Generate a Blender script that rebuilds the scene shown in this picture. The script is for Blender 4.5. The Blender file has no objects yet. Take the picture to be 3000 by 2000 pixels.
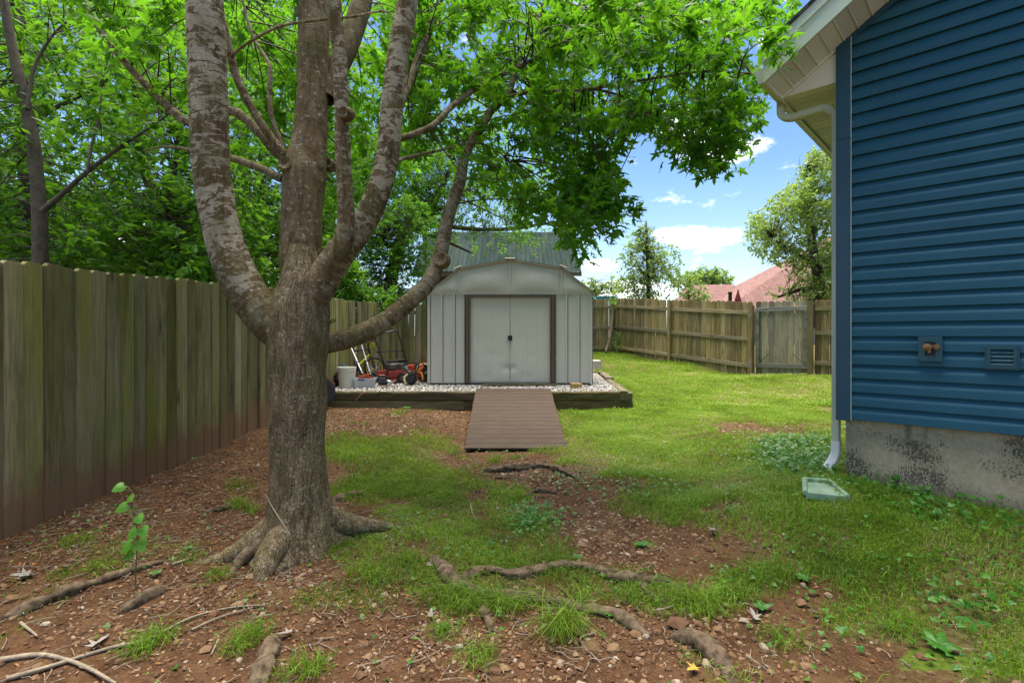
import bpy, math, random
import numpy as np
from mathutils import Vector, Matrix
random.seed(7)
sc = bpy.context.scene
COL = sc.collection

# ---------------------------------------------------------------- camera, world, sun, exposure
CAMZ, F, HZ = 1.45, 1500.0, 983.0          # eye height (m), focal length and horizon row of the 3000 px photograph
cam = bpy.data.cameras.new('Camera'); camo = bpy.data.objects.new('Camera', cam); COL.objects.link(camo)
camo.location = (0, 0, CAMZ); camo.rotation_euler = (math.radians(90), 0, 0)
cam.sensor_width = 36; cam.lens = 18.0; cam.shift_y = -17 / 3000.0
cam.clip_start = 0.05; cam.clip_end = 2000
sc.camera = camo
SUN = Vector((-0.05, 0.22, 0.95)).normalized()
SUN_EL = math.asin(SUN.z); SUN_AZ = math.atan2(SUN.x, SUN.y)
w = bpy.data.worlds.new('World'); sc.world = w; w.use_nodes = True
wn = w.node_tree; wn.nodes.clear()

def node(nt, t, ins=None, **props):
    n = nt.nodes.new(t)
    for k, v in props.items(): setattr(n, k, v)
    for k, v in (ins or {}).items():
        if isinstance(v, bpy.types.NodeSocket): nt.links.new(v, n.inputs[k])
        else: n.inputs[k].default_value = v
    return n
def mixc(nt, fac, a, b, mode='MIX'):
    n = nt.nodes.new('ShaderNodeMix'); n.data_type = 'RGBA'; n.blend_type = mode
    for k, v in ((0, fac), (6, a), (7, b)):
        if isinstance(v, bpy.types.NodeSocket): nt.links.new(v, n.inputs[k])
        else: n.inputs[k].default_value = v if not isinstance(v, tuple) or len(v) == 4 else (*v, 1)
    return n.outputs[2]
def ramp(nt, fac, stops, interp='LINEAR'):
    n = nt.nodes.new('ShaderNodeValToRGB'); nt.links.new(fac, n.inputs[0])
    cr = n.color_ramp; cr.interpolation = interp
    while len(cr.elements) < len(stops): cr.elements.new(0.5)
    for e, (p, c) in zip(cr.elements, stops):
        e.position = p; e.color = (*c, 1) if isinstance(c, tuple) else (c, c, c, 1)
    return n.outputs[0]
def math_(nt, op, a, b=0.0, c=0.0, clamp=False):
    n = nt.nodes.new('ShaderNodeMath'); n.operation = op; n.use_clamp = clamp
    for k, v in enumerate((a, b, c)):
        if isinstance(v, bpy.types.NodeSocket): nt.links.new(v, n.inputs[k])
        else: n.inputs[k].default_value = v
    return n.outputs[0]
def noise(nt, vec, scale, detail=4, rough=0.55, dist=0.0):
    n = node(nt, 'ShaderNodeTexNoise', {'Scale': scale, 'Detail': detail, 'Roughness': rough, 'Distortion': dist})
    if vec is not None: nt.links.new(vec, n.inputs['Vector'])
    return n.outputs[0]
def mapping(nt, vec, scale=(1, 1, 1), loc=(0, 0, 0)):
    n = node(nt, 'ShaderNodeMapping', {'Vector': vec, 'Scale': scale, 'Location': loc}); return n.outputs[0]

# sky: physical sky with a few fair-weather clouds at the directions where they hang, denser cover added out of view
sky = node(wn, 'ShaderNodeTexSky', sky_type='NISHITA', sun_disc=False, sun_elevation=SUN_EL, sun_rotation=SUN_AZ,
           air_density=1.0, dust_density=0.25, ozone_density=2.0, altitude=200)
skyc = node(wn, 'ShaderNodeHueSaturation', {'Saturation': 1.14, 'Value': 0.86, 'Color': sky.outputs[0]}).outputs[0]
tc = node(wn, 'ShaderNodeTexCoord').outputs['Generated']
sep = node(wn, 'ShaderNodeSeparateXYZ', {0: tc})
warp = noise(wn, tc, 9.0, 5, 0.6)
fine = noise(wn, mapping(wn, tc, (1, 1, 2.2)), 16.0, 7, 0.62)
cl = None
def pixdir(px, py):
    return Vector(((px - 1500) / F, 1.0, (HZ - py) / F)).normalized()
for (px, py, rx, rz) in ((2090, 410, .085, .045), (1985, 360, .05, .03), (2060, 697, .075, .024), (1980, 690, .05, .016), (1760, 780, .030, .011),
                         (2280, 120, .03, .03), (150, 700, .3, .08), (600, 740, .25, .05), (1880, 850, .12, .02), (-900, 300, .3, .1), (4200, 500, .4, .1)):
    d = pixdir(px, py)
    s = d.x / d.y
    # azimuth-like and elevation-like offsets from that direction
    ax = math_(wn, 'SUBTRACT', math_(wn, 'DIVIDE', sep.outputs[0], math_(wn, 'MAXIMUM', sep.outputs[1], 0.05)), s)
    az = math_(wn, 'SUBTRACT', math_(wn, 'DIVIDE', sep.outputs[2], math_(wn, 'MAXIMUM', sep.outputs[1], 0.05)), d.z / d.y)
    q = math_(wn, 'ADD', math_(wn, 'POWER', math_(wn, 'DIVIDE', ax, rx), 2.0), math_(wn, 'POWER', math_(wn, 'DIVIDE', az, rz), 2.0))
    m = math_(wn, 'SUBTRACT', 1.0, math_(wn, 'MULTIPLY', q, 0.5), clamp=False)
    m = math_(wn, 'MAXIMUM', m, -1.0)
    cl = m if cl is None else math_(wn, 'MAXIMUM', cl, m)
cl = math_(wn, 'MULTIPLY', math_(wn, 'GREATER_THAN', sep.outputs[1], 0.05), math_(wn, 'ADD', cl, 1.0))
cl = math_(wn, 'SUBTRACT', cl, 1.0)
gen = math_(wn, 'SUBTRACT', math_(wn, 'MULTIPLY', noise(wn, mapping(wn, tc, (1, 1, 2.5), (3.3, 1.2, .4)), 2.3, 5, .55), 2.4), 1.12)
cl = math_(wn, 'MAXIMUM', cl, math_(wn, 'MULTIPLY', gen, math_(wn, 'LESS_THAN', sep.outputs[1], 0.05)))  # unseen clouds behind the camera, made denser to whiten the ambient light
cov = math_(wn, 'ADD', math_(wn, 'MULTIPLY', cl, 0.62), math_(wn, 'MULTIPLY', math_(wn, 'SUBTRACT', fine, 0.5), 1.9))
cov = ramp(wn, cov, ((0.16, 0.0), (0.62, 0.95)), 'EASE')
# haze towards the horizon
hz = ramp(wn, sep.outputs[2], ((0.0, 1.0), (0.34, 0.0)), 'EASE')
skyc = mixc(wn, math_(wn, 'MULTIPLY', hz, 0.26), skyc, (6.2, 7.4, 8.6))
col = mixc(wn, cov, skyc, (8.6, 8.5, 8.5))
bg = node(wn, 'ShaderNodeBackground', {'Color': col, 'Strength': 0.073})
wo = node(wn, 'ShaderNodeOutputWorld', {'Surface': bg.outputs[0]})

sl = bpy.data.lights.new('Sun', 'SUN'); sl.energy = 3.9; sl.angle = math.radians(60); sl.color = (1.0, 0.93, 0.80)
slo = bpy.data.objects.new('Sun', sl); COL.objects.link(slo)
slo.rotation_euler = SUN.to_track_quat('Z', 'Y').to_euler(); slo.location = (-6, 8, 14)
sc.view_settings.view_transform = 'Standard'; sc.view_settings.look = 'None'
sc.view_settings.exposure = 1.74; sc.view_settings.gamma = 1.0; sc.view_settings.use_curve_mapping = False
try:
    sc.cycles.max_bounces = 8; sc.cycles.diffuse_bounces = 4; sc.cycles.glossy_bounces = 3; sc.cycles.transmission_bounces = 6
    sc.cycles.transparent_max_bounces = 8; sc.cycles.use_denoising = True; sc.cycles.caustics_reflective = False; sc.cycles.caustics_refractive = False
except Exception: pass

# ---------------------------------------------------------------- helpers
def P(px, py, D):
    """world point seen at pixel (px, py) of the photograph at depth D metres"""
    return np.array([(px - 1500) / F * D, D, CAMZ + (HZ - py) / F * D])
def hash3(ix, iy, iz, seed):
    h = (ix * 374761393 + iy * 668265263 + iz * 1274126177 + seed * 974634777) & 0xFFFFFFFF
    h = ((h ^ (h >> 13)) * 1274126177) & 0xFFFFFFFF
    h = ((h ^ (h >> 16)) * 2246822519) & 0xFFFFFFFF
    return ((h ^ (h >> 15)) & 0xFFFFFF) / float(0xFFFFFF)
def vnoise(p, seed=0):
    p = np.asarray(p, float); i = np.floor(p).astype(np.int64); f = p - i; f = f * f * (3 - 2 * f)
    r = 0
    for dx in (0, 1):
        for dy in (0, 1):
            for dz in (0, 1):
                wgt = (f[:, 0] if dx else 1 - f[:, 0]) * (f[:, 1] if dy else 1 - f[:, 1]) * (f[:, 2] if dz else 1 - f[:, 2])
                r = r + wgt * hash3(i[:, 0] + dx, i[:, 1] + dy, i[:, 2] + dz, seed)
    return r
def fbm(p, octaves=4, seed=0):
    r, a, t = 0, 1.0, 0
    p = np.asarray(p, float)
    for k in range(octaves):
        r = r + a * vnoise(p * 2 ** k, seed + k); t += a; a *= 0.5
    return r / t
def n2(x, y, s, o=3, seed=0):
    return fbm(np.stack([x * s, y * s, np.zeros_like(x)], 1), o, seed)

def tag(o, label=None, cat=None, group=None, kind=None):
    if label: o['label'] = label
    if cat: o['category'] = cat
    if group: o['group'] = group
    if kind: o['kind'] = kind
    return o
def thing(name, loc, label, cat, group=None, rz=0.0):
    o = bpy.data.objects.new(name, None); COL.objects.link(o); o.location = loc; o.rotation_euler = (0, 0, rz)
    o.empty_display_size = 0.1
    return tag(o, label, cat, group)
def link_mesh(name, me, parent=None):
    o = bpy.data.objects.new(name, me); COL.objects.link(o)
    if parent is not None: o.parent = parent
    return o
def set_world(o, parent):
    """the mesh is in world coordinates: undo the parent's own transform"""
    o.parent = parent
    m = Matrix.Translation(parent.location) @ parent.rotation_euler.to_matrix().to_4x4()
    if parent.parent is not None:
        pp = parent.parent; m = Matrix.Translation(pp.location) @ pp.rotation_euler.to_matrix().to_4x4() @ parent.matrix_parent_inverse @ m
    o.matrix_parent_inverse = m.inverted()
    return o
def mesh_np(name, V, Fa, mat, rnd=None, smooth=False, uv=None):
    V = np.asarray(V, np.float32); Fa = np.asarray(Fa, np.int32); k = Fa.shape[1]; nf = len(Fa)
    me = bpy.data.meshes.new(name)
    me.vertices.add(len(V)); me.vertices.foreach_set('co', V.ravel())
    me.loops.add(nf * k); me.loops.foreach_set('vertex_index', Fa.ravel())
    me.polygons.add(nf); me.polygons.foreach_set('loop_start', np.arange(0, nf * k, k, dtype=np.int32))
    try: me.polygons.foreach_set('loop_total', np.full(nf, k, np.int32))
    except Exception: pass
    if rnd is not None:
        a = me.attributes.new('rnd', 'FLOAT', 'FACE'); a.data.foreach_set('value', np.asarray(rnd, np.float32))
    if uv is not None:
        l = me.uv_layers.new(name='UVMap'); l.data.foreach_set('uv', np.asarray(uv, np.float32)[Fa.ravel()].ravel())
    me.polygons.foreach_set('use_smooth', np.full(nf, smooth, bool))
    me.update(calc_edges=True); me.materials.append(mat)
    return me

class MB:
    """collects shapes; build() links them as one mesh object"""
    def __init__(s): s.v = []; s.f = []; s.uv = []; s.m = []; s.mi = 0
    def add(s, vs, fs, uvs=None):
        b = len(s.v); s.v += [tuple(map(float, v)) for v in vs]; s.f += [tuple(b + i for i in f) for f in fs]
        s.uv += list(uvs) if uvs is not None else [(0, 0)] * len(vs)
        s.m += [s.mi] * len(fs); return s
    def box(s, c, size, rot=None, jit=0.0):
        c = Vector(c); hx, hy, hz = (q / 2 for q in size); vs = []
        for x in (-1, 1):
            for y in (-1, 1):
                for z in (-1, 1):
                    p = Vector((x * hx, y * hy, z * hz))
                    if jit: p += Vector((random.uniform(-jit, jit), random.uniform(-jit, jit), random.uniform(-jit, jit)))
                    if rot is not None: p = rot @ p
                    vs.append(c + p)
        return s.add(vs, [(0, 1, 3, 2), (4, 6, 7, 5), (0, 4, 5, 1), (2, 3, 7, 6), (0, 2, 6, 4), (1, 5, 7, 3)])
    def bbox(s, c, size, bev=0.006, rot=None, axis=0):
        """a box whose four long edges (along axis) are chamfered"""
        c = Vector(c); a = axis; b, d = [i for i in range(3) if i != a]
        hb, hd = size[b] / 2, size[d] / 2
        prof = [(-hb + bev, -hd), (hb - bev, -hd), (hb, -hd + bev), (hb, hd - bev), (hb - bev, hd), (-hb + bev, hd), (-hb, hd - bev), (-hb, -hd + bev)]
        vs = []
        for e in (-1, 1):
            for (q, r) in prof:
                p = [0, 0, 0]; p[a] = e * size[a] / 2; p[b] = q; p[d] = r; p = Vector(p)
                if rot is not None: p = rot @ p
                vs.append(c + p)
        n = 8
        fs = [(i, (i + 1) % n, n + (i + 1) % n, n + i) for i in range(n)] + [tuple(range(n))[::-1], tuple(range(n, 2 * n))]
        return s.add(vs, fs)
    def prism(s, poly, off):
        """closed polygon (3D points) extruded by the vector off"""
        n = len(poly); off = Vector(off); vs = [Vector(p) for p in poly] + [Vector(p) + off for p in poly]
        fs = [(i, (i + 1) % n, n + (i + 1) % n, n + i) for i in range(n)] + [tuple(range(n))[::-1], tuple(range(n, 2 * n))]
        return s.add(vs, fs)
    def tube(s, pts, rad, n=10, cap=True, squash=None):
        pts = [Vector(p) for p in pts]
        if not hasattr(rad, '__len__'): rad = [rad] * len(pts)
        vs, uvs = [], []; L = 0
        t0 = (pts[1] - pts[0]).normalized(); up = Vector((0, 1, 0)) if abs(t0.y) < .9 else Vector((0, 0, 1))
        for i, p in enumerate(pts):
            t = (pts[min(i + 1, len(pts) - 1)] - pts[max(i - 1, 0)]).normalized()
            up = (up - t * up.dot(t)).normalized(); sd = t.cross(up)
            if i: L += (p - pts[i - 1]).length
            for k in range(n):
                a = 2 * math.pi * k / n; q = 1 if squash is None else squash
                vs.append(p + (up * math.cos(a) * q + sd * math.sin(a)) * rad[i]); uvs.append((a * max(rad) , L))
        fs = []
        for i in range(len(pts) - 1):
            for k in range(n):
                k2 = (k + 1) % n; fs.append((i * n + k, i * n + k2, (i + 1) * n + k2, (i + 1) * n + k))
        if cap:
            fs.append(tuple(range(n))[::-1]); m = (len(pts) - 1) * n; fs.append(tuple(range(m, m + n)))
        return s.add(vs, fs, uvs)
    def sweep(s, prof, pts, side, cap=True):
        """profile (a, b) swept along pts; a runs along the fixed vector side, b along side x tangent"""
        pts = [Vector(p) for p in pts]; side = Vector(side).normalized(); vs = []; n = len(prof)
        for i, p in enumerate(pts):
            t = (pts[min(i + 1, len(pts) - 1)] - pts[max(i - 1, 0)]).normalized()
            b = side.cross(t).normalized()
            vs += [p + side * q + b * r for q, r in prof]
        fs = []
        for i in range(len(pts) - 1):
            for k in range(n):
                k2 = (k + 1) % n; fs.append((i * n + k, i * n + k2, (i + 1) * n + k2, (i + 1) * n + k))
        if cap: fs.append(tuple(range(n))[::-1]); m = (len(pts) - 1) * n; fs.append(tuple(range(m, m + n)))
        return s.add(vs, fs)
    def lathe(s, prof, n=24, c=(0, 0, 0), rot=None, close=False):
        c = Vector(c); vs = []; m = len(prof)
        for (r, z) in prof:
            for k in range(n):
                a = 2 * math.pi * k / n; p = Vector((r * math.cos(a), r * math.sin(a), z))
                if rot is not None: p = rot @ p
                vs.append(c + p)
        fs = []
        for i in range(m - 1 + (1 if close else 0)):
            j = (i + 1) % m
            for k in range(n):
                k2 = (k + 1) % n; fs.append((i * n + k, i * n + k2, j * n + k2, j * n + k))
        return s.add(vs, fs)
    def disc_cap(s, r, z, n=24, c=(0, 0, 0), rot=None):
        c = Vector(c); vs = []
        for k in range(n):
            a = 2 * math.pi * k / n; p = Vector((r * math.cos(a), r * math.sin(a), z)); vs.append(c + (rot @ p if rot is not None else p))
        return s.add(vs, [tuple(range(n))])
    def mesh(s, name, mat, smooth=False):
        me = bpy.data.meshes.new(name); me.from_pydata(s.v, [], s.f)
        for mm in (mat if isinstance(mat, (list, tuple)) else [mat]): me.materials.append(mm)
        if any(s.m): me.polygons.foreach_set('material_index', s.m)
        l = me.uv_layers.new(name='UVMap')
        idx = np.empty(len(me.loops), np.int32); me.loops.foreach_get('vertex_index', idx)
        l.data.foreach_set('uv', np.asarray(s.uv, np.float32)[idx].ravel())
        if smooth: me.polygons.foreach_set('use_smooth', [True] * len(me.polygons))
        me.update(); return me
    def build(s, name, mat, parent=None, smooth=False, world=False):
        o = link_mesh(name, s.mesh(name, mat, smooth))
        if parent is not None:
            if world: set_world(o, parent)
            else: o.parent = parent
        return o
def smooth_sharp(o, ang=35):
    me = o.data; me.polygons.foreach_set('use_smooth', [True] * len(me.polygons))
    try: me.set_sharp_from_angle(angle=math.radians(ang))
    except Exception: pass
    return o

# ---------------------------------------------------------------- materials
def new_mat(name):
    m = bpy.data.materials.new(name); m.use_nodes = True; nt = m.node_tree
    b = nt.nodes['Principled BSDF']; return m, nt, b
def setb(nt, b, **k):
    names = {'color': 'Base Color', 'rough': 'Roughness', 'metal': 'Metallic', 'spec': 'Specular IOR Level', 'normal': 'Normal', 'coat': 'Coat Weight', 'trans': 'Transmission Weight', 'alpha': 'Alpha'}
    for q, v in k.items():
        s = b.inputs[names[q]]
        if isinstance(v, bpy.types.NodeSocket): nt.links.new(v, s)
        else: s.default_value = (*v, 1) if isinstance(v, tuple) and len(v) == 3 else v
def bump(nt, h, strength=0.3, dist=0.01):
    return node(nt, 'ShaderNodeBump', {'Height': h, 'Strength': strength, 'Distance': dist}).outputs[0]
def simple(name, c, rough=0.6, metal=0.0, var=0.12, scale=9.0, spec=0.4, bmp=0.0, bscale=60):
    m, nt, b = new_mat(name); t = node(nt, 'ShaderNodeTexCoord').outputs['Object']
    nz = noise(nt, t, scale, 5, 0.6)
    lo = tuple(q * (1 - var) for q in c); hi = tuple(min(1, q * (1 + var)) for q in c)
    setb(nt, b, color=ramp(nt, nz, ((0.3, lo), (0.7, hi))), metal=metal, spec=spec,
         rough=ramp(nt, noise(nt, t, scale * 2.3, 3), ((0.3, max(0.05, rough - .08)), (0.7, min(1, rough + .08)))))
    if bmp: setb(nt, b, normal=bump(nt, noise(nt, t, bscale, 5), bmp, 0.004))
    return m
def leaf_mat(name, stops, tr=(0.30, 0.55, 0.03), tf=0.45, rough=0.45, spec=0.35):
    m, nt, b = new_mat(name); a = node(nt, 'ShaderNodeAttribute', attribute_name='rnd').outputs['Fac']
    c = ramp(nt, a, stops); setb(nt, b, color=c, rough=rough, spec=spec)
    tcol = mixc(nt, 0.55, c, tr)
    tl = node(nt, 'ShaderNodeBsdfTranslucent', {'Color': tcol})
    mx = node(nt, 'ShaderNodeMixShader', {0: tf, 1: b.outputs[0], 2: tl.outputs[0]})
    nt.links.new(mx.outputs[0], nt.nodes['Material Output'].inputs[0]); return m
M = {}
M['maple_leaf'] = leaf_mat('maple_leaf', ((0, (0.018, 0.08, 0.008)), (0.35, (0.04, 0.14, 0.009)), (0.7, (0.075, 0.20, 0.010)), (0.94, (0.14, 0.28, 0.014)), (1.0, (0.22, 0.26, 0.03))), (0.27, 0.66, 0.02), 0.54)
M['wood_leaf'] = leaf_mat('wood_leaf', ((0, (0.02, 0.085, 0.010)), (0.5, (0.055, 0.17, 0.012)), (1, (0.14, 0.29, 0.02))), (0.28, 0.62, 0.025), 0.5)
M['vine_leaf'] = leaf_mat('vine_leaf', ((0, (0.04, 0.15, 0.012)), (0.5, (0.09, 0.27, 0.02)), (1, (0.18, 0.40, 0.03))), (0.35, 0.7, 0.03), 0.4)
M['far_leaf'] = leaf_mat('far_leaf', ((0, (0.07, 0.16, 0.02)), (0.5, (0.13, 0.25, 0.04)), (1, (0.22, 0.34, 0.07))), (0.45, 0.65, 0.08), 0.42, 0.32, 0.6)
M['grass'] = leaf_mat('grass', ((0, (0.05, 0.12, 0.010)), (0.35, (0.14, 0.25, 0.016)), (0.7, (0.21, 0.38, 0.028)), (0.88, (0.31, 0.43, 0.07)), (1.0, (0.42, 0.36, 0.17))), (0.42, 0.55, 0.03), 0.35, 0.5, 0.3)
M['weed'] = leaf_mat('weed', ((0, (0.03, 0.13, 0.012)), (0.6, (0.06, 0.20, 0.02)), (1, (0.14, 0.32, 0.03))), (0.22, 0.5, 0.03), 0.3, 0.42, 0.4)

def wood_mat(name, ramp_stops, green=0.5, greencol=(0.065, 0.10, 0.012), mud=None, grey=0.3, axis='Z', dark=0.6, bmp=0.35, knots=True):
    """weathered board: long grain, knots, algae film, per-board shade; mud = height of red splash at the foot"""
    m, nt, b = new_mat(name); t = node(nt, 'ShaderNodeTexCoord').outputs['Object']
    r = node(nt, 'ShaderNodeObjectInfo').outputs['Random']
    off = node(nt, 'ShaderNodeCombineXYZ', {0: math_(nt, 'MULTIPLY', r, 57.0), 1: math_(nt, 'MULTIPLY', r, 31.0), 2: math_(nt, 'MULTIPLY', r, 83.0)}).outputs[0]
    p = node(nt, 'ShaderNodeVectorMath', {0: t, 1: off}, operation='ADD').outputs[0]
    st = {'Z': (28, 28, 1.3), 'X': (1.3, 28, 28), 'Y': (28, 1.3, 28)}[axis]
    g = noise(nt, mapping(nt, p, st), 1.0, 6, 0.62, 0.8)
    g2 = noise(nt, mapping(nt, p, tuple(q * 3.2 for q in st)), 1.0, 4, 0.6, 0.4)
    base = ramp(nt, g, ramp_stops)
    base = mixc(nt, math_(nt, 'MULTIPLY', ramp(nt, g2, ((0.35, 1.0), (0.58, 0.0))), 0.62), base, (0.045, 0.036, 0.022))
    tone = math_(nt, 'FRACT', math_(nt, 'MULTIPLY', r, 13.7)); val = math_(nt, 'MULTIPLY_ADD', math_(nt, 'FRACT', math_(nt, 'MULTIPLY', r, 29.3)), 0.65, 0.64)
    base = mixc(nt, math_(nt, 'MULTIPLY', tone, grey), base, (0.30, 0.28, 0.23))
    big = noise(nt, mapping(nt, p, tuple(0.18 * q + 0.6 for q in st)), 1.0, 4, 0.6)
    gf = math_(nt, 'MULTIPLY', ramp(nt, big, ((0.33, 0.0), (0.62, 1.0))), math_(nt, 'MULTIPLY_ADD', math_(nt, 'FRACT', math_(nt, 'MULTIPLY', r, 5.3)), green * 0.7, green * 0.5))
    base = mixc(nt, math_(nt, 'MINIMUM', gf, 0.92), base, greencol)
    dk = math_(nt, 'MULTIPLY', ramp(nt, noise(nt, mapping(nt, p, tuple(0.1 * q + 0.5 for q in st), (9, 4, 2)), 1.3, 5, 0.65), ((0.48, 0.0), (0.72, 1.0))), dark)
    base = mixc(nt, dk, base, (0.03, 0.028, 0.018))
    if knots:
        v = node(nt, 'ShaderNodeTexVoronoi', {'Vector': mapping(nt, p, tuple(max(1.5, q * 0.32) for q in st)), 'Scale': 0.75, 'Randomness': 1.0})
        base = mixc(nt, ramp(nt, v.outputs['Distance'], ((0.04, 0.85), (0.13, 0.0))), base, (0.045, 0.03, 0.015))
    base = mixc(nt, 1.0, base, node(nt, 'ShaderNodeCombineXYZ', {0: val, 1: val, 2: val}).outputs[0], 'MULTIPLY')
    if mud:
        zz = node(nt, 'ShaderNodeSeparateXYZ', {0: t}).outputs[2]
        mf = math_(nt, 'ADD', math_(nt, 'DIVIDE', zz, mud), math_(nt, 'MULTIPLY', math_(nt, 'SUBTRACT', noise(nt, mapping(nt, p, (9, 9, 4)), 1.0, 4), 0.5), 1.1))
        base = mixc(nt, ramp(nt, mf, ((0.35, 0.85), (1.0, 0.0)), 'EASE'), base, (0.20, 0.105, 0.06))
    setb(nt, b, color=base, rough=0.85, spec=0.2, normal=bump(nt, g, bmp, 0.006)); return m
M['fence_old'] = wood_mat('fence_old', ((0.25, (0.12, 0.09, 0.045)), (0.5, (0.25, 0.20, 0.10)), (0.75, (0.40, 0.33, 0.20))), green=0.8, greencol=(0.17, 0.185, 0.02), mud=0.5, grey=0.35, dark=0.75)
M['fence_old_x'] = wood_mat('fence_old_x', ((0.25, (0.07, 0.055, 0.03)), (0.75, (0.2, 0.17, 0.1))), green=0.8, axis='Y', dark=0.6)
M['fence_back'] = wood_mat('fence_back', ((0.25, (0.20, 0.145, 0.058)), (0.5, (0.38, 0.285, 0.13)), (0.75, (0.54, 0.43, 0.235))), green=0.35, greencol=(0.17, 0.15, 0.03), grey=0.22, dark=0.5)
M['rail'] = wood_mat('rail', ((0.25, (0.22, 0.165, 0.085)), (0.5, (0.40, 0.325, 0.19)), (0.75, (0.56, 0.47, 0.31))), green=0.25, grey=0.5, axis='X', dark=0.5)
M['post'] = wood_mat('post', ((0.25, (0.25, 0.175, 0.07)), (0.5, (0.40, 0.295, 0.125)), (0.75, (0.54, 0.41, 0.20))), green=0.3, greencol=(0.15, 0.16, 0.03), grey=0.3, dark=0.4)
M['gate_board'] = wood_mat('gate_board', ((0.25, (0.28, 0.23, 0.145)), (0.5, (0.45, 0.385, 0.26)), (0.75, (0.60, 0.53, 0.38))), green=0.25, greencol=(0.2, 0.2, 0.07), grey=0.7, dark=0.5)
M['timber'] = wood_mat('timber', ((0.25, (0.07, 0.048, 0.022)), (0.5, (0.16, 0.112, 0.055)), (0.75, (0.31, 0.245, 0.14))), green=0.55, greencol=(0.07, 0.075, 0.012), grey=0.25, axis='X', dark=0.6, bmp=0.8, knots=False)
M['timber_y'] = wood_mat('timber_y', ((0.25, (0.10, 0.075, 0.04)), (0.5, (0.20, 0.16, 0.09)), (0.75, (0.34, 0.29, 0.19))), green=0.35, greencol=(0.09, 0.10, 0.015), grey=0.3, axis='Y', dark=0.5, bmp=0.8, knots=False)

def composite_mat():
    m, nt, b = new_mat('composite_board'); t = node(nt, 'ShaderNodeTexCoord').outputs['Object']; r = node(nt, 'ShaderNodeObjectInfo').outputs['Random']
    off = node(nt, 'ShaderNodeCombineXYZ', {0: math_(nt, 'MULTIPLY', r, 57.0), 1: math_(nt, 'MULTIPLY', r, 31.0), 2: 0.0}).outputs[0]
    p = node(nt, 'ShaderNodeVectorMath', {0: t, 1: off}, operation='ADD').outputs[0]
    g = noise(nt, mapping(nt, p, (3, 60, 60)), 1.0, 5, 0.6); s = noise(nt, p, 5.0, 5, 0.6)
    c = ramp(nt, g, ((0.3, (0.046, 0.031, 0.022)), (0.7, (0.074, 0.052, 0.039))))
    c = mixc(nt, math_(nt, 'MULTIPLY', ramp(nt, s, ((0.45, 0.0), (0.7, 1.0))), 0.35), c, (0.095, 0.065, 0.045))
    c = mixc(nt, math_(nt, 'MULTIPLY', r, 0.3), c, (0.05, 0.032, 0.022))
    setb(nt, b, color=c, rough=0.8, spec=0.15, normal=bump(nt, g, 0.25, 0.003)); return m
M['composite'] = composite_mat()
def metal_paint(name, c, streak=0.15, rough=0.42):
    m, nt, b = new_mat(name); t = node(nt, 'ShaderNodeTexCoord').outputs['Object']
    s1 = noise(nt, mapping(nt, t, (14, 14, 0.6)), 1.0, 5, 0.6); s2 = noise(nt, t, 1.7, 4)
    cc = mixc(nt, math_(nt, 'MULTIPLY', ramp(nt, s1, ((0.45, 0.0), (0.75, 1.0))), streak), c, tuple(q * 0.62 for q in c))
    cc = mixc(nt, math_(nt, 'MULTIPLY', ramp(nt, s2, ((0.4, 0.0), (0.7, 1.0))), 0.12), cc, tuple(min(1, q * 1.15) for q in c))
    cc = mixc(nt, ramp(nt, noise(nt, t, 90, 2), ((0.74, 0.0), (0.80, 0.5))), cc, (0.16, 0.11, 0.07))
    setb(nt, b, color=cc, rough=rough, spec=0.45, normal=bump(nt, noise(nt, t, 3.0, 3), 0.10, 0.02)); return m
M['shed'] = metal_paint('shed_paint', (0.60, 0.58, 0.53)); M['shed_door'] = metal_paint('shed_door_paint', (0.62, 0.595, 0.53), 0.10)
M['shed_brown'] = metal_paint('shed_brown', (0.115, 0.085, 0.062), 0.2); M['shed_roof'] = metal_paint('shed_roof', (0.36, 0.30, 0.24), 0.2)
M['screw'] = simple('screw', (0.45, 0.45, 0.45), 0.35, 0.9)
M['black_metal'] = simple('black_metal', (0.012, 0.012, 0.013), 0.4, 0.2); M['steel'] = simple('steel', (0.40, 0.41, 0.43), 0.4, 0.9, var=.25)
M['black_plastic'] = simple('black_plastic', (0.016, 0.016, 0.018), 0.45); M['red'] = simple('red_paint', (0.13, 0.008, 0.008), 0.5, var=.45)
M['orange'] = simple('orange_plastic', (0.55, 0.11, 0.012), 0.5, var=.3); M['redorange'] = simple('red_orange_plastic', (0.42, 0.035, 0.014), 0.5, var=.3)
M['yellow'] = simple('yellow_paint', (0.72, 0.62, 0.03), 0.4); M['rubber'] = simple('rubber', (0.016, 0.016, 0.017), 0.75, bmp=0.2)
M['bucket'] = simple('bucket_plastic', (0.70, 0.68, 0.60), 0.5, var=0.06); M['tan_plastic'] = simple('tan_plastic', (0.50, 0.40, 0.24), 0.55)
M['brick'] = simple('brick_red', (0.20, 0.055, 0.035), 0.9, var=0.35, scale=25, bmp=0.4); M['blue_dark'] = simple('blue_dark', (0.02, 0.03, 0.12), 0.5)
M['slate'] = simple('slate_panel', (0.075, 0.095, 0.15), 0.45); M['cardboard'] = simple('cardboard', (0.28, 0.14, 0.08), 0.85); M['engine'] = simple('engine_grey', (0.10, 0.095, 0.09), 0.55, 0.4)
M['white_plastic'] = simple('white_plastic', (0.75, 0.75, 0.74), 0.45, var=0.05)
M['tan_stone'] = simple('tan_stone', (0.36, 0.22, 0.09), 0.95, var=0.45, scale=30, bmp=0.6); M['concrete_block'] = simple('concrete_block', (0.50, 0.47, 0.40), 0.95, var=0.2, scale=30, bmp=0.5)
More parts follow.
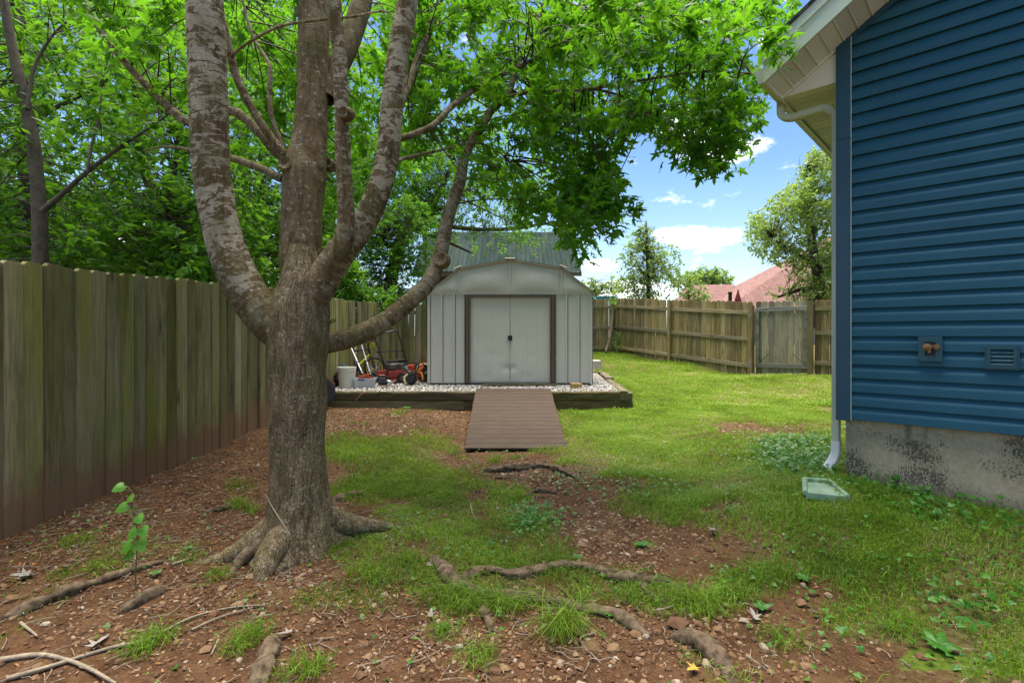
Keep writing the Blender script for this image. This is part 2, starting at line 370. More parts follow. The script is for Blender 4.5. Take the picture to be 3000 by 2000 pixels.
def tote_mat():
    m, nt, b = new_mat('clear_plastic'); setb(nt, b, color=(0.62, 0.66, 0.70), rough=0.25, spec=0.5)
    tr = node(nt, 'ShaderNodeBsdfTransparent', {'Color': (0.85, 0.88, 0.92, 1)})
    mx = node(nt, 'ShaderNodeMixShader', {0: 0.45, 1: b.outputs[0], 2: tr.outputs[0]})
    nt.links.new(mx.outputs[0], nt.nodes['Material Output'].inputs[0]); return m
M['clear'] = tote_mat()
def siding_mat():
    m, nt, b = new_mat('blue_siding'); t = node(nt, 'ShaderNodeTexCoord').outputs['Object']
    g = noise(nt, mapping(nt, t, (3, 3, 40)), 1.0, 4, 0.6); d = noise(nt, t, 2.2, 5, 0.6)
    c = ramp(nt, d, ((0.3, (0.016, 0.082, 0.130)), (0.7, (0.022, 0.103, 0.160))))
    c = mixc(nt, ramp(nt, noise(nt, t, 160, 2), ((0.74, 0.0), (0.80, 0.35))), c, (0.12, 0.17, 0.2))
    setb(nt, b, color=c, rough=0.58, spec=0.25, normal=bump(nt, g, 0.06, 0.003)); return m
M['siding'] = siding_mat()
M['blue_trim'] = simple('blue_trim', (0.013, 0.060, 0.105), 0.42, var=0.06, scale=3); M['blue_vent'] = simple('blue_vent', (0.010, 0.070, 0.098), 0.42, var=0.08)
M['soffit'] = simple('soffit_vinyl', (0.74, 0.76, 0.69), 0.5, var=0.05, scale=3); M['fascia'] = simple('fascia_metal', (0.52, 0.60, 0.48), 0.35, var=0.05, scale=3)  # fascia: green reflected from the lawn is put into the pale base colour
M['gutter'] = simple('gutter_metal', (0.50, 0.57, 0.47), 0.30, var=0.06, scale=3)  # same lawn reflection tinted into the pale metal
def perf_mat():
    m, nt, b = new_mat('soffit_perforated'); uv = node(nt, 'ShaderNodeUVMap').outputs[0]
    s = node(nt, 'ShaderNodeSeparateXYZ', {0: mapping(nt, uv, (95, 95, 1))})
    fx = math_(nt, 'SUBTRACT', math_(nt, 'FRACT', math_(nt, 'ADD', s.outputs[0], math_(nt, 'MULTIPLY', math_(nt, 'FLOOR', s.outputs[1]), 0.5))), 0.5); fy = math_(nt, 'SUBTRACT', math_(nt, 'FRACT', s.outputs[1]), 0.5)
    r = math_(nt, 'ADD', math_(nt, 'MULTIPLY', fx, fx), math_(nt, 'MULTIPLY', fy, fy))
    setb(nt, b, color=mixc(nt, math_(nt, 'LESS_THAN', r, 0.055), (0.71, 0.73, 0.66), (0.16, 0.16, 0.14)), rough=0.5); return m
M['perf'] = perf_mat()
def concrete_mat():
    m, nt, b = new_mat('stained_concrete'); t = node(nt, 'ShaderNodeTexCoord').outputs['Object']
    n1 = noise(nt, t, 3.0, 6, 0.62); n3 = noise(nt, t, 40, 3)
    c = ramp(nt, n1, ((0.25, (0.22, 0.175, 0.105)), (0.5, (0.36, 0.295, 0.18)), (0.75, (0.47, 0.385, 0.245))))
    c = mixc(nt, 0.15, c, ramp(nt, n3, ((0.3, 0.1), (0.7, 0.6))))
    patch = ramp(nt, noise(nt, mapping(nt, t, (1.6, 1.6, 2.2), (3.1, 0.4, 1.7)), 1.6, 4, 0.6), ((0.40, 0.0), (0.62, 1.0)))
    sp = noise(nt, mapping(nt, t, (1, 1, 0.5)), 110, 5, 0.75)
    spots = math_(nt, 'GREATER_THAN', math_(nt, 'ADD', sp, math_(nt, 'MULTIPLY', patch, 0.20)), 0.67)
    zz = node(nt, 'ShaderNodeSeparateXYZ', {0: t}).outputs[2]
    drip = math_(nt, 'MULTIPLY', ramp(nt, noise(nt, mapping(nt, t, (22, 22, 0.8)), 1.0, 3), ((0.60, 0.0), (0.72, 1.0))), ramp(nt, zz, ((0.55, 0.0), (0.84, 0.8))))
    c = mixc(nt, math_(nt, 'MULTIPLY', spots, 0.80), c, (0.03, 0.028, 0.022)); c = mixc(nt, drip, c, (0.06, 0.055, 0.045))
    c = mixc(nt, math_(nt, 'MULTIPLY', ramp(nt, math_(nt, 'ADD', zz, math_(nt, 'MULTIPLY', noise(nt, t, 6, 4), 0.12)), ((0.40, 1.0), (0.52, 0.0))), 0.55), c, (0.10, 0.07, 0.045))
    setb(nt, b, color=c, rough=0.92, spec=0.2, normal=bump(nt, math_(nt, 'ADD', n3, n1), 0.3, 0.006)); return m
M['concrete'] = concrete_mat()
def bark_mat(name, pale, smooth=0.0):
    m, nt, b = new_mat(name); uv = node(nt, 'ShaderNodeUVMap').outputs[0]; t = node(nt, 'ShaderNodeTexCoord').outputs['Object']
    f = noise(nt, mapping(nt, t, (22, 22, 5)), 1.0, 6, 0.68, 0.7); f2 = noise(nt, t, 30, 5, 0.65)
    c = ramp(nt, f, ((0.28, (0.065, 0.045, 0.024)), (0.5, (0.215, 0.160, 0.090)), (0.72, (0.39, 0.305, 0.185))))
    if pale:
        c = mixc(nt, 1.0, c, (0.62, 0.58, 0.54), 'MULTIPLY')
        band = noise(nt, mapping(nt, uv, (7, 24, 1)), 1.0, 5, 0.65, 0.9); blot = noise(nt, t, 5.0, 5, 0.65)
        k = ramp(nt, math_(nt, 'ADD', math_(nt, 'MULTIPLY', band, 0.62), math_(nt, 'MULTIPLY', blot, 0.5)), ((0.545, 0.0), (0.585, 1.0)))
        fade = ramp(nt, math_(nt, 'ADD', node(nt, 'ShaderNodeSeparateXYZ', {0: uv}).outputs[1], math_(nt, 'MULTIPLY', math_(nt, 'SUBTRACT', blot, 0.5), 0.9)), ((0.10, 0.0), (0.62, 1.0))); c = mixc(nt, math_(nt, 'MULTIPLY', math_(nt, 'MULTIPLY', k, pale), fade), c, ramp(nt, f2, ((0.3, (0.33, 0.285, 0.205)), (0.7, (0.52, 0.46, 0.35)))))
        ring = ramp(nt, noise(nt, mapping(nt, uv, (2.5, 55, 1), (3, 7, 0)), 1.0, 3, 0.6), ((0.60, 0.0), (0.68, 1.0)))
        c = mixc(nt, math_(nt, 'MULTIPLY', ring, 0.55), c, (0.05, 0.038, 0.026))
    vo = node(nt, 'ShaderNodeTexVoronoi', {'Vector': node(nt, 'ShaderNodeVectorMath', {0: mapping(nt, t, (58, 58, 24)), 1: node(nt, 'ShaderNodeVectorMath', {0: node(nt, 'ShaderNodeTexNoise', {'Vector': t, 'Scale': 14.0}).outputs['Color'], 1: (2.5, 2.5, 2.5)}, operation='MULTIPLY').outputs[0]}, operation='ADD').outputs[0], 'Scale': 1.0}, feature='DISTANCE_TO_EDGE').outputs['Distance']
    crack = ramp(nt, vo, ((0.0, 1.0), (0.14, 0.0)))
    c = mixc(nt, math_(nt, 'MULTIPLY', crack, 0.12 if pale else 0.32), c, (0.035, 0.026, 0.016))
    li = ramp(nt, noise(nt, t, 30, 5, 0.7), ((0.58, 0.0), (0.64, 1.0)))
    c = mixc(nt, math_(nt, 'MULTIPLY', li, 0.7), c, (0.40, 0.40, 0.31))
    mo = math_(nt, 'MULTIPLY', ramp(nt, noise(nt, t, 3.3, 4, 0.6), ((0.45, 0.0), (0.68, 1.0))), 0.5)
    c = mixc(nt, mo, c, (0.095, 0.095, 0.02))
    setb(nt, b, color=c, rough=0.9, spec=0.15, normal=bump(nt, math_(nt, 'SUBTRACT', math_(nt, 'ADD', f, math_(nt, 'MULTIPLY', f2, 0.5)), math_(nt, 'MULTIPLY', crack, 0.1 if pale else 0.4)), 0.9, 0.016)); return m
M['bark'] = bark_mat('bark_trunk', 0.0); M['bark_pale'] = bark_mat('bark_pale', 0.85); M['bark_mid'] = bark_mat('bark_mid', 0.45); M['bark_dark'] = bark_mat('bark_dark', 0.12)
M['twig'] = simple('twig_bark', (0.055, 0.042, 0.028), 0.85); M['root'] = simple('root_bark', (0.115, 0.082, 0.054), 0.95, var=0.75, scale=22, bmp=1.0, bscale=70, spec=.1)
M['branch_dead'] = simple('dead_branch', (0.26, 0.21, 0.15), 0.9, var=0.35, scale=40, bmp=0.5); M['wood_trunk'] = simple('wood_trunk', (0.075, 0.06, 0.042), 0.9, var=0.4, scale=14, bmp=0.6)
def shingle_mat(name, a, bcol, scale):
    m, nt, b = new_mat(name); t = node(nt, 'ShaderNodeTexCoord').outputs['UV']
    br = node(nt, 'ShaderNodeTexBrick', {'Vector': t, 'Color1': (*a, 1), 'Color2': (*bcol, 1), 'Mortar': (*[q * 0.5 for q in a], 1), 'Scale': scale, 'Mortar Size': 0.012, 'Brick Width': 0.5, 'Row Height': 0.22})
    c = mixc(nt, 0.35, br.outputs[0], ramp(nt, noise(nt, t, 30, 4), ((0.3, tuple(q * 0.7 for q in a)), (0.7, bcol))))
    setb(nt, b, color=c, rough=0.95, spec=0.2, normal=bump(nt, br.outputs['Fac'], -0.4, 0.01)); return m
M['pink_shingle'] = shingle_mat('pink_shingle', (0.17, 0.088, 0.076), (0.29, 0.165, 0.145), 1.6)
M['dark_shingle'] = shingle_mat('dark_shingle', (0.035, 0.035, 0.04), (0.07, 0.07, 0.075), 3.0)
def barn_roof_mat():
    m, nt, b = new_mat('green_metal_roof'); t = node(nt, 'ShaderNodeTexCoord').outputs['Object']; r = node(nt, 'ShaderNodeObjectInfo').outputs['Random']
    s = noise(nt, mapping(nt, t, (6, 0.5, 0.5)), 1.0, 5, 0.6)
    c = ramp(nt, s, ((0.3, (0.014, 0.026, 0.023)), (0.7, (0.05, 0.066, 0.060))))
    c = mixc(nt, math_(nt, 'MULTIPLY', r, 0.35), c, (0.07, 0.095, 0.086))
    setb(nt, b, color=c, rough=0.7, metal=0.0, spec=0.0); return m
M['barn_roof'] = barn_roof_mat()

# ---------------------------------------------------------------- the ground
GP = np.array([(-3.4, 1.0, .03), (-3.37, 3.37, .113), (-3.3, 5.0, .18), (-3.25, 6.83, .26), (-3.2, 9, .36), (-2.1, 12.3, .45), (-4, 17, .85), (0, 8.3, .24), (2.0, 8.3, .25), (-2.5, 8.3, .27), (0, 6.1, .05),
    (1.2, 6.2, .12), (2.5, 3.85, .40), (3.1, 3.2, .34), (3.8, 2.4, .27), (4.5, 1.0, .2), (6.0, 12.77, .45), (7.0, 12.0, .53), (3.37, 16.85, .87), (4.62, 14.9, .66), (9.5, 10.5, .5), (2.2, 12, .42), (4.0, 8.3, .33), (3.0, 6.0, .31), (-1.43, 3.45, .03),
    (0, 2.1, 0), (0, 4.2, 0), (1.5, 5, .15), (2, 2.2, .10), (-2, 2, .02), (0, 0, 0), (-8, 4, .1), (-8, 14, .7), (0, 25, 1.0), (10, 25, 1.0), (-12, 25, 1.0), (14, 8, .5), (8, 0, .2), (-6, -4, 0), (6, -4, .1), (14, 18, .8), (-14, 8, .3)])
def ground_z(x, y, fine=True):
    x = np.atleast_1d(np.asarray(x, float)); y = np.atleast_1d(np.asarray(y, float))
    d2 = (x[:, None] - GP[None, :, 0]) ** 2 + (y[:, None] - GP[None, :, 1]) ** 2
    wgt = 1.0 / (d2 + 0.35) ** 1.8
    z = (wgt * GP[None, :, 2]).sum(1) / wgt.sum(1)
    if fine: z = z + (n2(x, y, 1.3, 3, 5) - .5) * .06 + (n2(x, y, 7.0, 3, 9) - .5) * .028
    return z
def gz(x, y): return float(ground_z(x, y)[0])
def G(px, py):
    """point of the ground seen at a pixel"""
    D = 4.0
    for _ in range(40):
        z = gz((px - 1500) / F * D, D); Dn = (CAMZ - z) * F / (py - HZ); D = 0.5 * D + 0.5 * Dn
    return np.array([(px - 1500) / F * D, D, gz((px - 1500) / F * D, D)])
def to_px(x, y, z):
    yy = np.maximum(y, 0.3); return 1500 + F * x / yy, HZ - F * (z - CAMZ) / yy

GRASS = [(2050, 1150, 470, 170, 1.0), (1900, 1090, 260, 80, 1.0), (2320, 1190, 300, 130, 1.0), (1800, 1250, 240, 70, .95), (2000, 1340, 380, 75, .8), (1780, 1330, 150, 60, .75), (2300, 1330, 230, 60, .8),
    (1130, 1330, 190, 60, .62), (1190, 1410, 190, 55, .7), (1040, 1300, 100, 35, .5), (1290, 1490, 130, 60, .5), (1060, 1600, 180, 55, .42), (1560, 1530, 90, 45, .5), (1480, 1640, 260, 45, .45), (1400, 1760, 170, 50, .5),
    (2400, 1500, 350, 110, .55), (2750, 1620, 350, 130, .60), (2930, 1800, 230, 200, .62), (2520, 1790, 260, 140, .26), (2180, 1560, 200, 60, .42), (2000, 1470, 150, 50, .45), (2750, 1520, 300, 70, .8), (1750, 1690, 160, 35, .3), (2100, 1760, 120, 50, .35),
    (1950, 1520, 160, 50, .36), (1650, 1610, 150, 35, .30), (1480, 1480, 120, 50, .30), (2300, 1640, 300, 110, .46), (2620, 1850, 350, 160, .46), (1900, 1750, 200, 60, .34), (1300, 1650, 350, 80, .42), (1000, 1750, 220, 60, .28), (2950, 1950, 220, 110, .6), (1250, 1560, 200, 70, .45), (580, 1620, 130, 40, .28), (220, 1600, 170, 40, .22), (700, 1420, 60, 30, .35)]
BARE = [(1170, 1235, 220, 40), (1780, 1580, 130, 70), (2010, 1620, 150, 50), (2200, 1265, 120, 30), (2330, 1265, 80, 25), (2380, 1740, 80, 40), (1500, 1360, 110, 25), (2310, 1830, 110, 35), (2500, 1920, 130, 35), (2120, 1900, 170, 60)]
MOSS = [(1300, 1530, 110, 45), (1180, 1500, 90, 30), (2220, 1680, 90, 30), (2390, 1665, 60, 25), (2720, 1935, 90, 35), (1230, 1720, 50, 30), (1890, 1590, 40, 14), (2900, 1960, 120, 40), (2050, 1380, 90, 20), (1520, 1450, 60, 16), (2500, 1430, 100, 20)]
CLOVER = [(2330, 1340, 140, 55, 1.0), (2420, 1400, 60, 40, 1.0), (2560, 1440, 120, 40, 1.0), (2760, 1500, 180, 45, 1.0), (2950, 1560, 120, 50, .9), (1570, 1525, 80, 35, .9), (1700, 1420, 120, 35, .35), (1900, 1440, 110, 25, .4), (2650, 1750, 300, 150, .33), (2450, 1850, 200, 100, .28),
          (1900, 1700, 140, 30, .4), (2100, 1700, 150, 40, .3), (1450, 1620, 150, 30, .25), (1080, 1560, 150, 60, .12), (600, 1800, 500, 150, .03), (1300, 1860, 500, 120, .03), (300, 1560, 250, 60, .12), (2850, 1800, 250, 180, .55), (2500, 1650, 250, 90, .3), (2250, 1480, 200, 50, .3), (2350, 1780, 200, 80, .25)]
def blobs(L, px, py, default=0.0):
    m = np.zeros_like(px)
    for q in L:
        wt = q[4] if len(q) > 4 else 1.0
        m = np.maximum(m, wt * np.exp(-(((px - q[0]) / q[2]) ** 2 + ((py - q[1]) / q[3]) ** 2) ** 1.5 * 0.7))
    return m
GRASS = [(a_, b_, c_, d_, e_ + (.12 if e_ < .8 else 0)) for (a_, b_, c_, d_, e_) in GRASS]
def masks(x, y):
    z = ground_z(x, y, False); px, py = to_px(x, y, z)
    g = blobs(GRASS, px, py); g = g * (1 - 0.85 * blobs(BARE, px, py)); mo = blobs(MOSS, px, py)
    out = (y < 1.6) | (px < -300) | (px > 3300)
    g = np.where(out, np.where(x > 0.8, 0.5, 0.1), g)
    lawn = (y > 5.6) & (x > 0.75); g = np.where(lawn & (px < 3300), np.maximum(g, np.where(x > 0.9 + (y < 8) * .3, .74, .3) * (1 - .75 * blobs(BARE, px, py))), g)
    g = np.where((x < -3.5) | (y > 16.9), 0.6, g)
    return g, mo, px, py
xs = np.concatenate([-np.geomspace(600, 9, 16), np.linspace(-8.5, -4.2, 24), np.arange(-4.1, 8.0, 0.058), np.linspace(8.3, 16, 20), np.geomspace(18, 600, 16)])
ys = np.concatenate([-np.geomspace(300, 4, 12), np.linspace(-3, 1.3, 12), np.arange(1.4, 9.5, 0.052), np.arange(9.55, 18, 0.12), np.linspace(18.5, 40, 30), np.geomspace(45, 900, 18)])
XX, YY = np.meshgrid(xs, ys); gx, gy = XX.ravel(), YY.ravel()
gzv = np.concatenate([ground_z(gx[i:i + 20000], gy[i:i + 20000]) for i in range(0, len(gx), 20000)])
nx, ny = len(xs), len(ys); ii = (np.arange(ny - 1)[:, None] * nx + np.arange(nx - 1)[None, :]).ravel()
def ground_mat():
    m, nt, b = new_mat('yard_ground'); t = node(nt, 'ShaderNodeTexCoord').outputs['Object']
    ga = node(nt, 'ShaderNodeAttribute', attribute_name='grass').outputs['Fac']; ma = node(nt, 'ShaderNodeAttribute', attribute_name='moss').outputs['Fac']
    n1 = noise(nt, t, 5.0, 6, 0.65); n2_ = noise(nt, t, 38, 5, 0.7); n3 = noise(nt, t, 130, 3, 0.7)
    soil = ramp(nt, n1, ((0.28, (0.040, 0.018, 0.009)), (0.5, (0.092, 0.044, 0.020)), (0.75, (0.155, 0.085, 0.043))))
    soil = mixc(nt, ramp(nt, n2_, ((0.50, 0.0), (0.66, 0.75))), soil, (0.155, 0.094, 0.050)); soil = mixc(nt, ramp(nt, n3, ((0.30, 0.8), (0.48, 0.0))), soil, (0.018, 0.009, 0.006))
    turf = ramp(nt, n2_, ((0.3, (0.06, 0.058, 0.018)), (0.7, (0.17, 0.155, 0.055))))
    moss = ramp(nt, n2_, ((0.3, (0.04, 0.07, 0.008)), (0.7, (0.12, 0.18, 0.018))))
    br = math_(nt, 'ADD', ga, math_(nt, 'MULTIPLY', math_(nt, 'SUBTRACT', n1, 0.5), 0.9))
    c = mixc(nt, ramp(nt, br, ((0.30, 0.0), (0.75, 0.9))), soil, turf)
    mb = math_(nt, 'ADD', ma, math_(nt, 'MULTIPLY', math_(nt, 'SUBTRACT', noise(nt, t, 16, 5, .7), 0.5), 1.3))
    c = mixc(nt, ramp(nt, mb, ((0.45, 0.0), (0.65, 0.95))), c, moss)
    h = math_(nt, 'ADD', math_(nt, 'MULTIPLY', n2_, 1.0), math_(nt, 'MULTIPLY', n3, 0.5))
    setb(nt, b, color=c, rough=0.95, spec=0.15, normal=bump(nt, h, 0.7, 0.02)); return m
M['ground'] = ground_mat()
gme = mesh_np('ground', np.stack([gx, gy, gzv], 1), np.stack([ii, ii + 1, ii + 1 + nx, ii + nx], 1), M['ground'], smooth=True)
gm, mm, _, _ = masks(gx, gy)
for nm, val in (('grass', gm), ('moss', mm)):
    a = gme.attributes.new(nm, 'FLOAT', 'POINT'); a.data.foreach_set('value', val.astype(np.float32))
ground = link_mesh('ground', gme); tag(ground, 'red brown soil yard with worn turf and moss patches', 'ground', kind='structure')

# ---------------------------------------------------------------- fences
def put(o, parent, wloc, rz=0.0, rx=0.0, ry=0.0):
    o.parent = parent; o.location = Vector(wloc) - parent.location; o.rotation_euler = (rx, ry, rz); return o
def board_mesh(name, mat, w_, h, th, ear, cup, seed):
    """dog-eared picket, front face towards -Y, origin at the foot; slightly cupped and warped"""
    r = random.Random(seed); us = (-1, -.88, -.45, 0, .45, .88, 1); ds_ = (0, .78, .96, 1, .96, .78, 0); nxs = 7; zs = [0, .3 * h, .6 * h, h - ear, h]
    mb = MB(); vs = []; ph = r.uniform(0, 6)
    for side in (0, 1):
        for zi, z in enumerate(zs):
            for k in range(nxs):
                u = us[k]; ww = w_ / 2 if zi < 4 else w_ / 2 - ear
                wx = .004 * math.sin(z * 1.7 + ph); wy = .006 * math.sin(z * 1.3 + ph * 2)
                vs.append((u * ww + wx, (-th / 2 - cup * ds_[k] + wy) if side == 0 else (th / 2 + wy), z))
    n = nxs * len(zs); fs = []
    for zi in range(len(zs) - 1):
        for k in range(nxs - 1):
            a = zi * nxs + k; fs.append((a, a + 1, a + 1 + nxs, a + nxs)); fs.append((n + a + 1, n + a, n + a + nxs, n + a + 1 + nxs))
        for k in (0, nxs - 1):
            a = zi * nxs + k; q = (a, a + nxs, n + a + nxs, n + a); fs.append(q if k == 0 else q[::-1])
    for k in range(nxs - 1):
        a = (len(zs) - 1) * nxs + k; fs.append((a, a + 1, n + a + 1, n + a)); fs.append((k + 1, k, n + k, n + k + 1))
    mb.add(vs, fs); return mb.mesh(name, mat)
def fence_boards(parent, pts, tops, variants, step, jit=.006, lean=.006, zoff=-.03, gapset=(), facing=1):
    """pickets along a polyline of (x, y); tops gives the top height at each point; facing=1: the face looks to the side right of the direction turned by -90"""
    i = 0; rr = random.Random(len(pts) * 7 + len(tops))
    for k in range(len(pts) - 1):
        a, b_ = Vector(pts[k]), Vector(pts[k + 1]); L = (b_ - a).length; d = (b_ - a) / L; ang = math.atan2(d.y, d.x) + (0 if facing == 1 else math.pi)
        n = max(1, int(round(L / step)))
        for j in range(n):
            t = (j + .5) / n; p = a + (b_ - a) * t; zb = gz(p.x, p.y) + zoff; zt = tops[k] + (tops[k + 1] - tops[k]) * t + rr.uniform(-.012, .012)
            me = variants[rr.randrange(len(variants))]
            o = bpy.data.objects.new('board', me); COL.objects.link(o)
            nrm = Vector((-d.y, d.x)); p2 = p + nrm * rr.uniform(-jit, jit)
            put(o, parent, (p2.x, p2.y, zb), ang + rr.uniform(-.02, .02), rr.uniform(-lean, lean), rr.uniform(-lean, lean))
            o.scale = (rr.uniform(.955, .985) * (L / n) / step, 1, (zt - zb) / 1.83); i += 1
VOLD = [board_mesh('picket', M['fence_old'], .149, 1.83, .014, .022, .018, s) for s in range(6)]
VBACK = [board_mesh('picket', M['fence_back'], .147, 1.83, .014, .030, .006, 20 + s) for s in range(5)]
VGATE = [board_mesh('picket', M['gate_board'], .146, 1.83, .016, .030, .002, 40 + s) for s in range(4)]
# near fence: smooth side towards the yard, runs back along the yard, then bends behind the shed
LF = [(-3.40, 2.0), (-3.37, 3.37), (-3.25, 6.83), (-3.16, 10.3)]
fl = thing('wood_fence', (-3.37, 3.37, .1), 'mossy green board fence running back past the tree', 'fence')
fence_boards(fl, LF, [1.90, 1.944, 2.085, 2.135], VOLD, .138, facing=1)
LF2 = [(-3.16, 10.36), (-2.67, 12.5), (-1.73, 13.0), (-.3, 13.9), (.75, 16.5)]
fl2 = thing('wood_fence', (-2.67, 12.5, .45), 'yellowish mossy board fence behind the mower and the shed', 'fence')
fence_boards(fl2, LF2, [2.14, 2.22, 2.26, 2.3, 2.6], VOLD, .150, facing=1)
for (par, pl, tp, off) in ((fl, LF, (1.9, 1.944, 2.085, 2.135), .045), (fl2, LF2[:4], (2.14, 2.22, 2.26, 2.3), .045)):
    for k in range(len(pl) - 1):
        a, b_ = Vector(pl[k]), Vector(pl[k + 1]); d = (b_ - a); L = d.length; d /= L; nrm = Vector((-d.y, d.x)); c = (a + b_) / 2 + nrm * off
        for fr in (.25, 1.0, 1.62):
            za = tp[k] - 1.83 + fr; zb = tp[k + 1] - 1.83 + fr
            o = MB().bbox((0, 0, 0), (L - .01, .038, .088), .004, axis=0).build('rail', M['rail'])
            put(o, par, (c.x, c.y, (za + zb) / 2), math.atan2(d.y, d.x), 0, -math.atan2(zb - za, L))
# far fence: rails and posts towards the yard
A, B2, B3, B4, B5 = (3.37, 16.85), (4.62, 14.9), (6.0, 12.77), (7.0, 12.0), (9.6, 10.1)
def railed_fence(parent, p0, p1, t0, t1, variants, fracs=(.22, .88, 1.55), railmat='rail', post0=True, post1=True, step=.149, zoff=-.03):
    """p0 -> p1 with the yard on the right of the direction"""
    fence_boards(parent, [p0, p1], [t0, t1], variants, step, jit=.004, facing=1, zoff=zoff)
    a, b_ = Vector(p0), Vector(p1); d = b_ - a; L = d.length; d /= L; nrm = Vector((d.y, -d.x)); ang = math.atan2(d.y, d.x)
    for fr in fracs:
        za = t0 - 1.83 + fr; zb = t1 - 1.83 + fr; c = (a + b_) / 2 + nrm * .032
        o = MB().bbox((0, 0, 0), (L - .02, .040, .090), .004, axis=0).build('rail', M[railmat])
        put(o, parent, (c.x, c.y, (za + zb) / 2), ang, 0, -math.atan2(zb - za, L))
    return nrm, ang
def post(parent, p, top, nrm, ang, s=.095):
    h = top - gz(*p) + .1
    o = MB().bbox((0, 0, h / 2), (s, s, h), .006, axis=2).build('post', M['post'])
    q = Vector(p) + nrm * .062; put(o, parent, (q.x, q.y, gz(*p) - .1), ang)
fb = thing('wood_fence', (3.37, 16.85, .87), 'weathered board fence with three rails running to the gate', 'fence')
nrm, ang = railed_fence(fb, A, B2, 2.70, 2.50, VBACK); post(fb, A, 2.68, nrm, ang, .10); post(fb, B2, 2.47, nrm, ang)
nrm, ang = railed_fence(fb, B2, B3, 2.50, 2.30, VBACK); post(fb, B3, 2.20, nrm, ang, .12)
fc = thing('wood_fence', (2.0, 16.66, .85), 'short railed fence showing between the shed and corner post', 'fence')
railed_fence(fc, (.8, 16.5), (3.33, 16.85), 2.62, 2.66, VBACK)
fd = thing('wood_fence', (7.1, 11.93, .52), 'railed fence panel between the gate post and house', 'fence')
gdir = (Vector(B4) - Vector(B3)).normalized()
nrm2, ang2 = railed_fence(fd, (7.06, 11.95), B5, 2.29, 2.2, VBACK, fracs=(.36, 1.06, 1.62)); post(fd, B4, 2.26, nrm2, ang2, .12)
gt = thing('wood_gate', (6.5, 12.4, .5), 'grey weathered plank gate in the far fence', 'gate')
a, b_ = Vector(B3) + gdir * .07, Vector(B4) - gdir * .05
fence_boards(gt, [a, b_], [2.30, 2.28], VGATE, .146, jit=.003, facing=1, zoff=.03)
L = (b_ - a).length; gn = Vector((gdir.y, -gdir.x)); ga = math.atan2(gdir.y, gdir.x); c = (a + b_) / 2 + gn * .030
M['grey_rail'] = wood_mat('grey_rail', ((0.25, (0.25, 0.24, 0.22)), (0.5, (0.40, 0.385, 0.35)), (0.75, (0.52, 0.50, 0.46))), green=0.08, grey=0.5, axis='X', dark=0.6)
for zz in (.72, 2.09):
    o = MB().bbox((0, 0, 0), (L, .038, .10), .004, axis=0).build('frame_rail', M['grey_rail']); put(o, gt, (c.x, c.y, zz), ga)
for e in (-1, 1):
    q = c + gdir * e * (L / 2 - .045) + gn * .002
    o = MB().bbox((0, 0, 0), (.085, .036, 1.26), .004, axis=2).build('frame_stile', M['grey_rail']); put(o, gt, (q.x, q.y, 1.405), ga)
    o = MB().tube([(-.12, 0, -.12), (.12, 0, .12)] if e < 0 else [(.12, 0, -.12), (-.12, 0, .12)], .006, 6).build('corner_brace', M['black_metal']); q2 = c + gdir * e * (L / 2 - .2) + gn * .012; put(o, gt, (q2.x, q2.y, .90), ga)
for zz in (.75, 1.98):
    o = MB().bbox((0, 0, 0), (.05, .02, .16), .004, axis=2).build('hinge', M['grey_rail']); q = Vector(B3) + gn * .115 - gdir * .03; put(o, gt, (q.x, q.y, zz), ga)

# ---------------------------------------------------------------- timber platform, ramp
plat = thing('timber_platform', (-.5, 8.35, .25), 'mossy stacked timber edging holding white gravel under the shed', 'platform')
def rough_timber(x0, x1, y0, y1, z0, z1, along, mat, seed):
    """a squared timber with worn, uneven arrises"""
    rr = random.Random(seed); n = 14; vs, fs = [], []; L = (x1 - x0) if along == 'x' else (y1 - y0)
    w0, w1 = (y0, y1) if along == 'x' else (x0, x1); b = .012
    for i in range(n + 1):
        t = i / n; s = (x0 if along == 'x' else y0) + L * t; j = lambda k: rr.uniform(-k, k)
        ring = [(w0 + b, z0), (w1 - b, z0), (w1, z0 + b), (w1, z1 - b), (w1 - b, z1), (w0 + b + j(.004), z1 + j(.004)), (w0 + j(.004), z1 - b * (1 + rr.random() * .9)), (w0, z0 + b)]
        for (q, z) in ring:
            q += j(.003); z += j(.003); vs.append((s, q, z) if along == 'x' else (q, s, z))
    for i in range(n):
        for k in range(8):
            k2 = (k + 1) % 8; f = (i * 8 + k, i * 8 + k2, (i + 1) * 8 + k2, (i + 1) * 8 + k); fs.append(f if along == 'y' else f[::-1])
    fs += [tuple(range(8)), tuple(range(n * 8, n * 8 + 8))[::-1]]
    o = MB().add(vs, fs).build('timber', mat); set_world(o, plat); return o
YF = 8.28; ZT = .540
for k, (x0, x1) in enumerate(((-3.12, -2.17), (-2.165, .0), (.005, 1.744))): rough_timber(x0, x1, YF, YF + .15, ZT - .138, ZT, 'x', M['timber'], k)
for k, (x0, x1) in enumerate(((-3.1, -.78), (-.775, -.2), (-.195, 1.955))): rough_timber(x0, x1, YF + .004, YF + .15, ZT - .30, ZT - .141, 'x', M['timber'], 10 + k)
def skew_timber(x0, y0, x1, y1, wd, z0, z1, seed):
    o = rough_timber(0, wd, 0, math.hypot(x1 - x0, y1 - y0), 0, z1 - z0, 'y', M['timber_y'], seed)
    o.matrix_parent_inverse = Matrix.Identity(4); put(o, plat, (x0, y0, z0), -math.atan2(x1 - x0, y1 - y0))
skew_timber(1.748, YF - .002, 1.93, 10.55, .125, ZT - .137, ZT + .018, 30); skew_timber(1.877, YF + .01, 2.02, 10.2, .075, ZT - .137, ZT - .02, 31)
skew_timber(1.94, 10.56, 2.06, 12.4, .15, ZT - .12, ZT + .05, 32); skew_timber(1.82, 8.44, 2.0, 12.3, .15, ZT - .30, ZT - .142, 33)
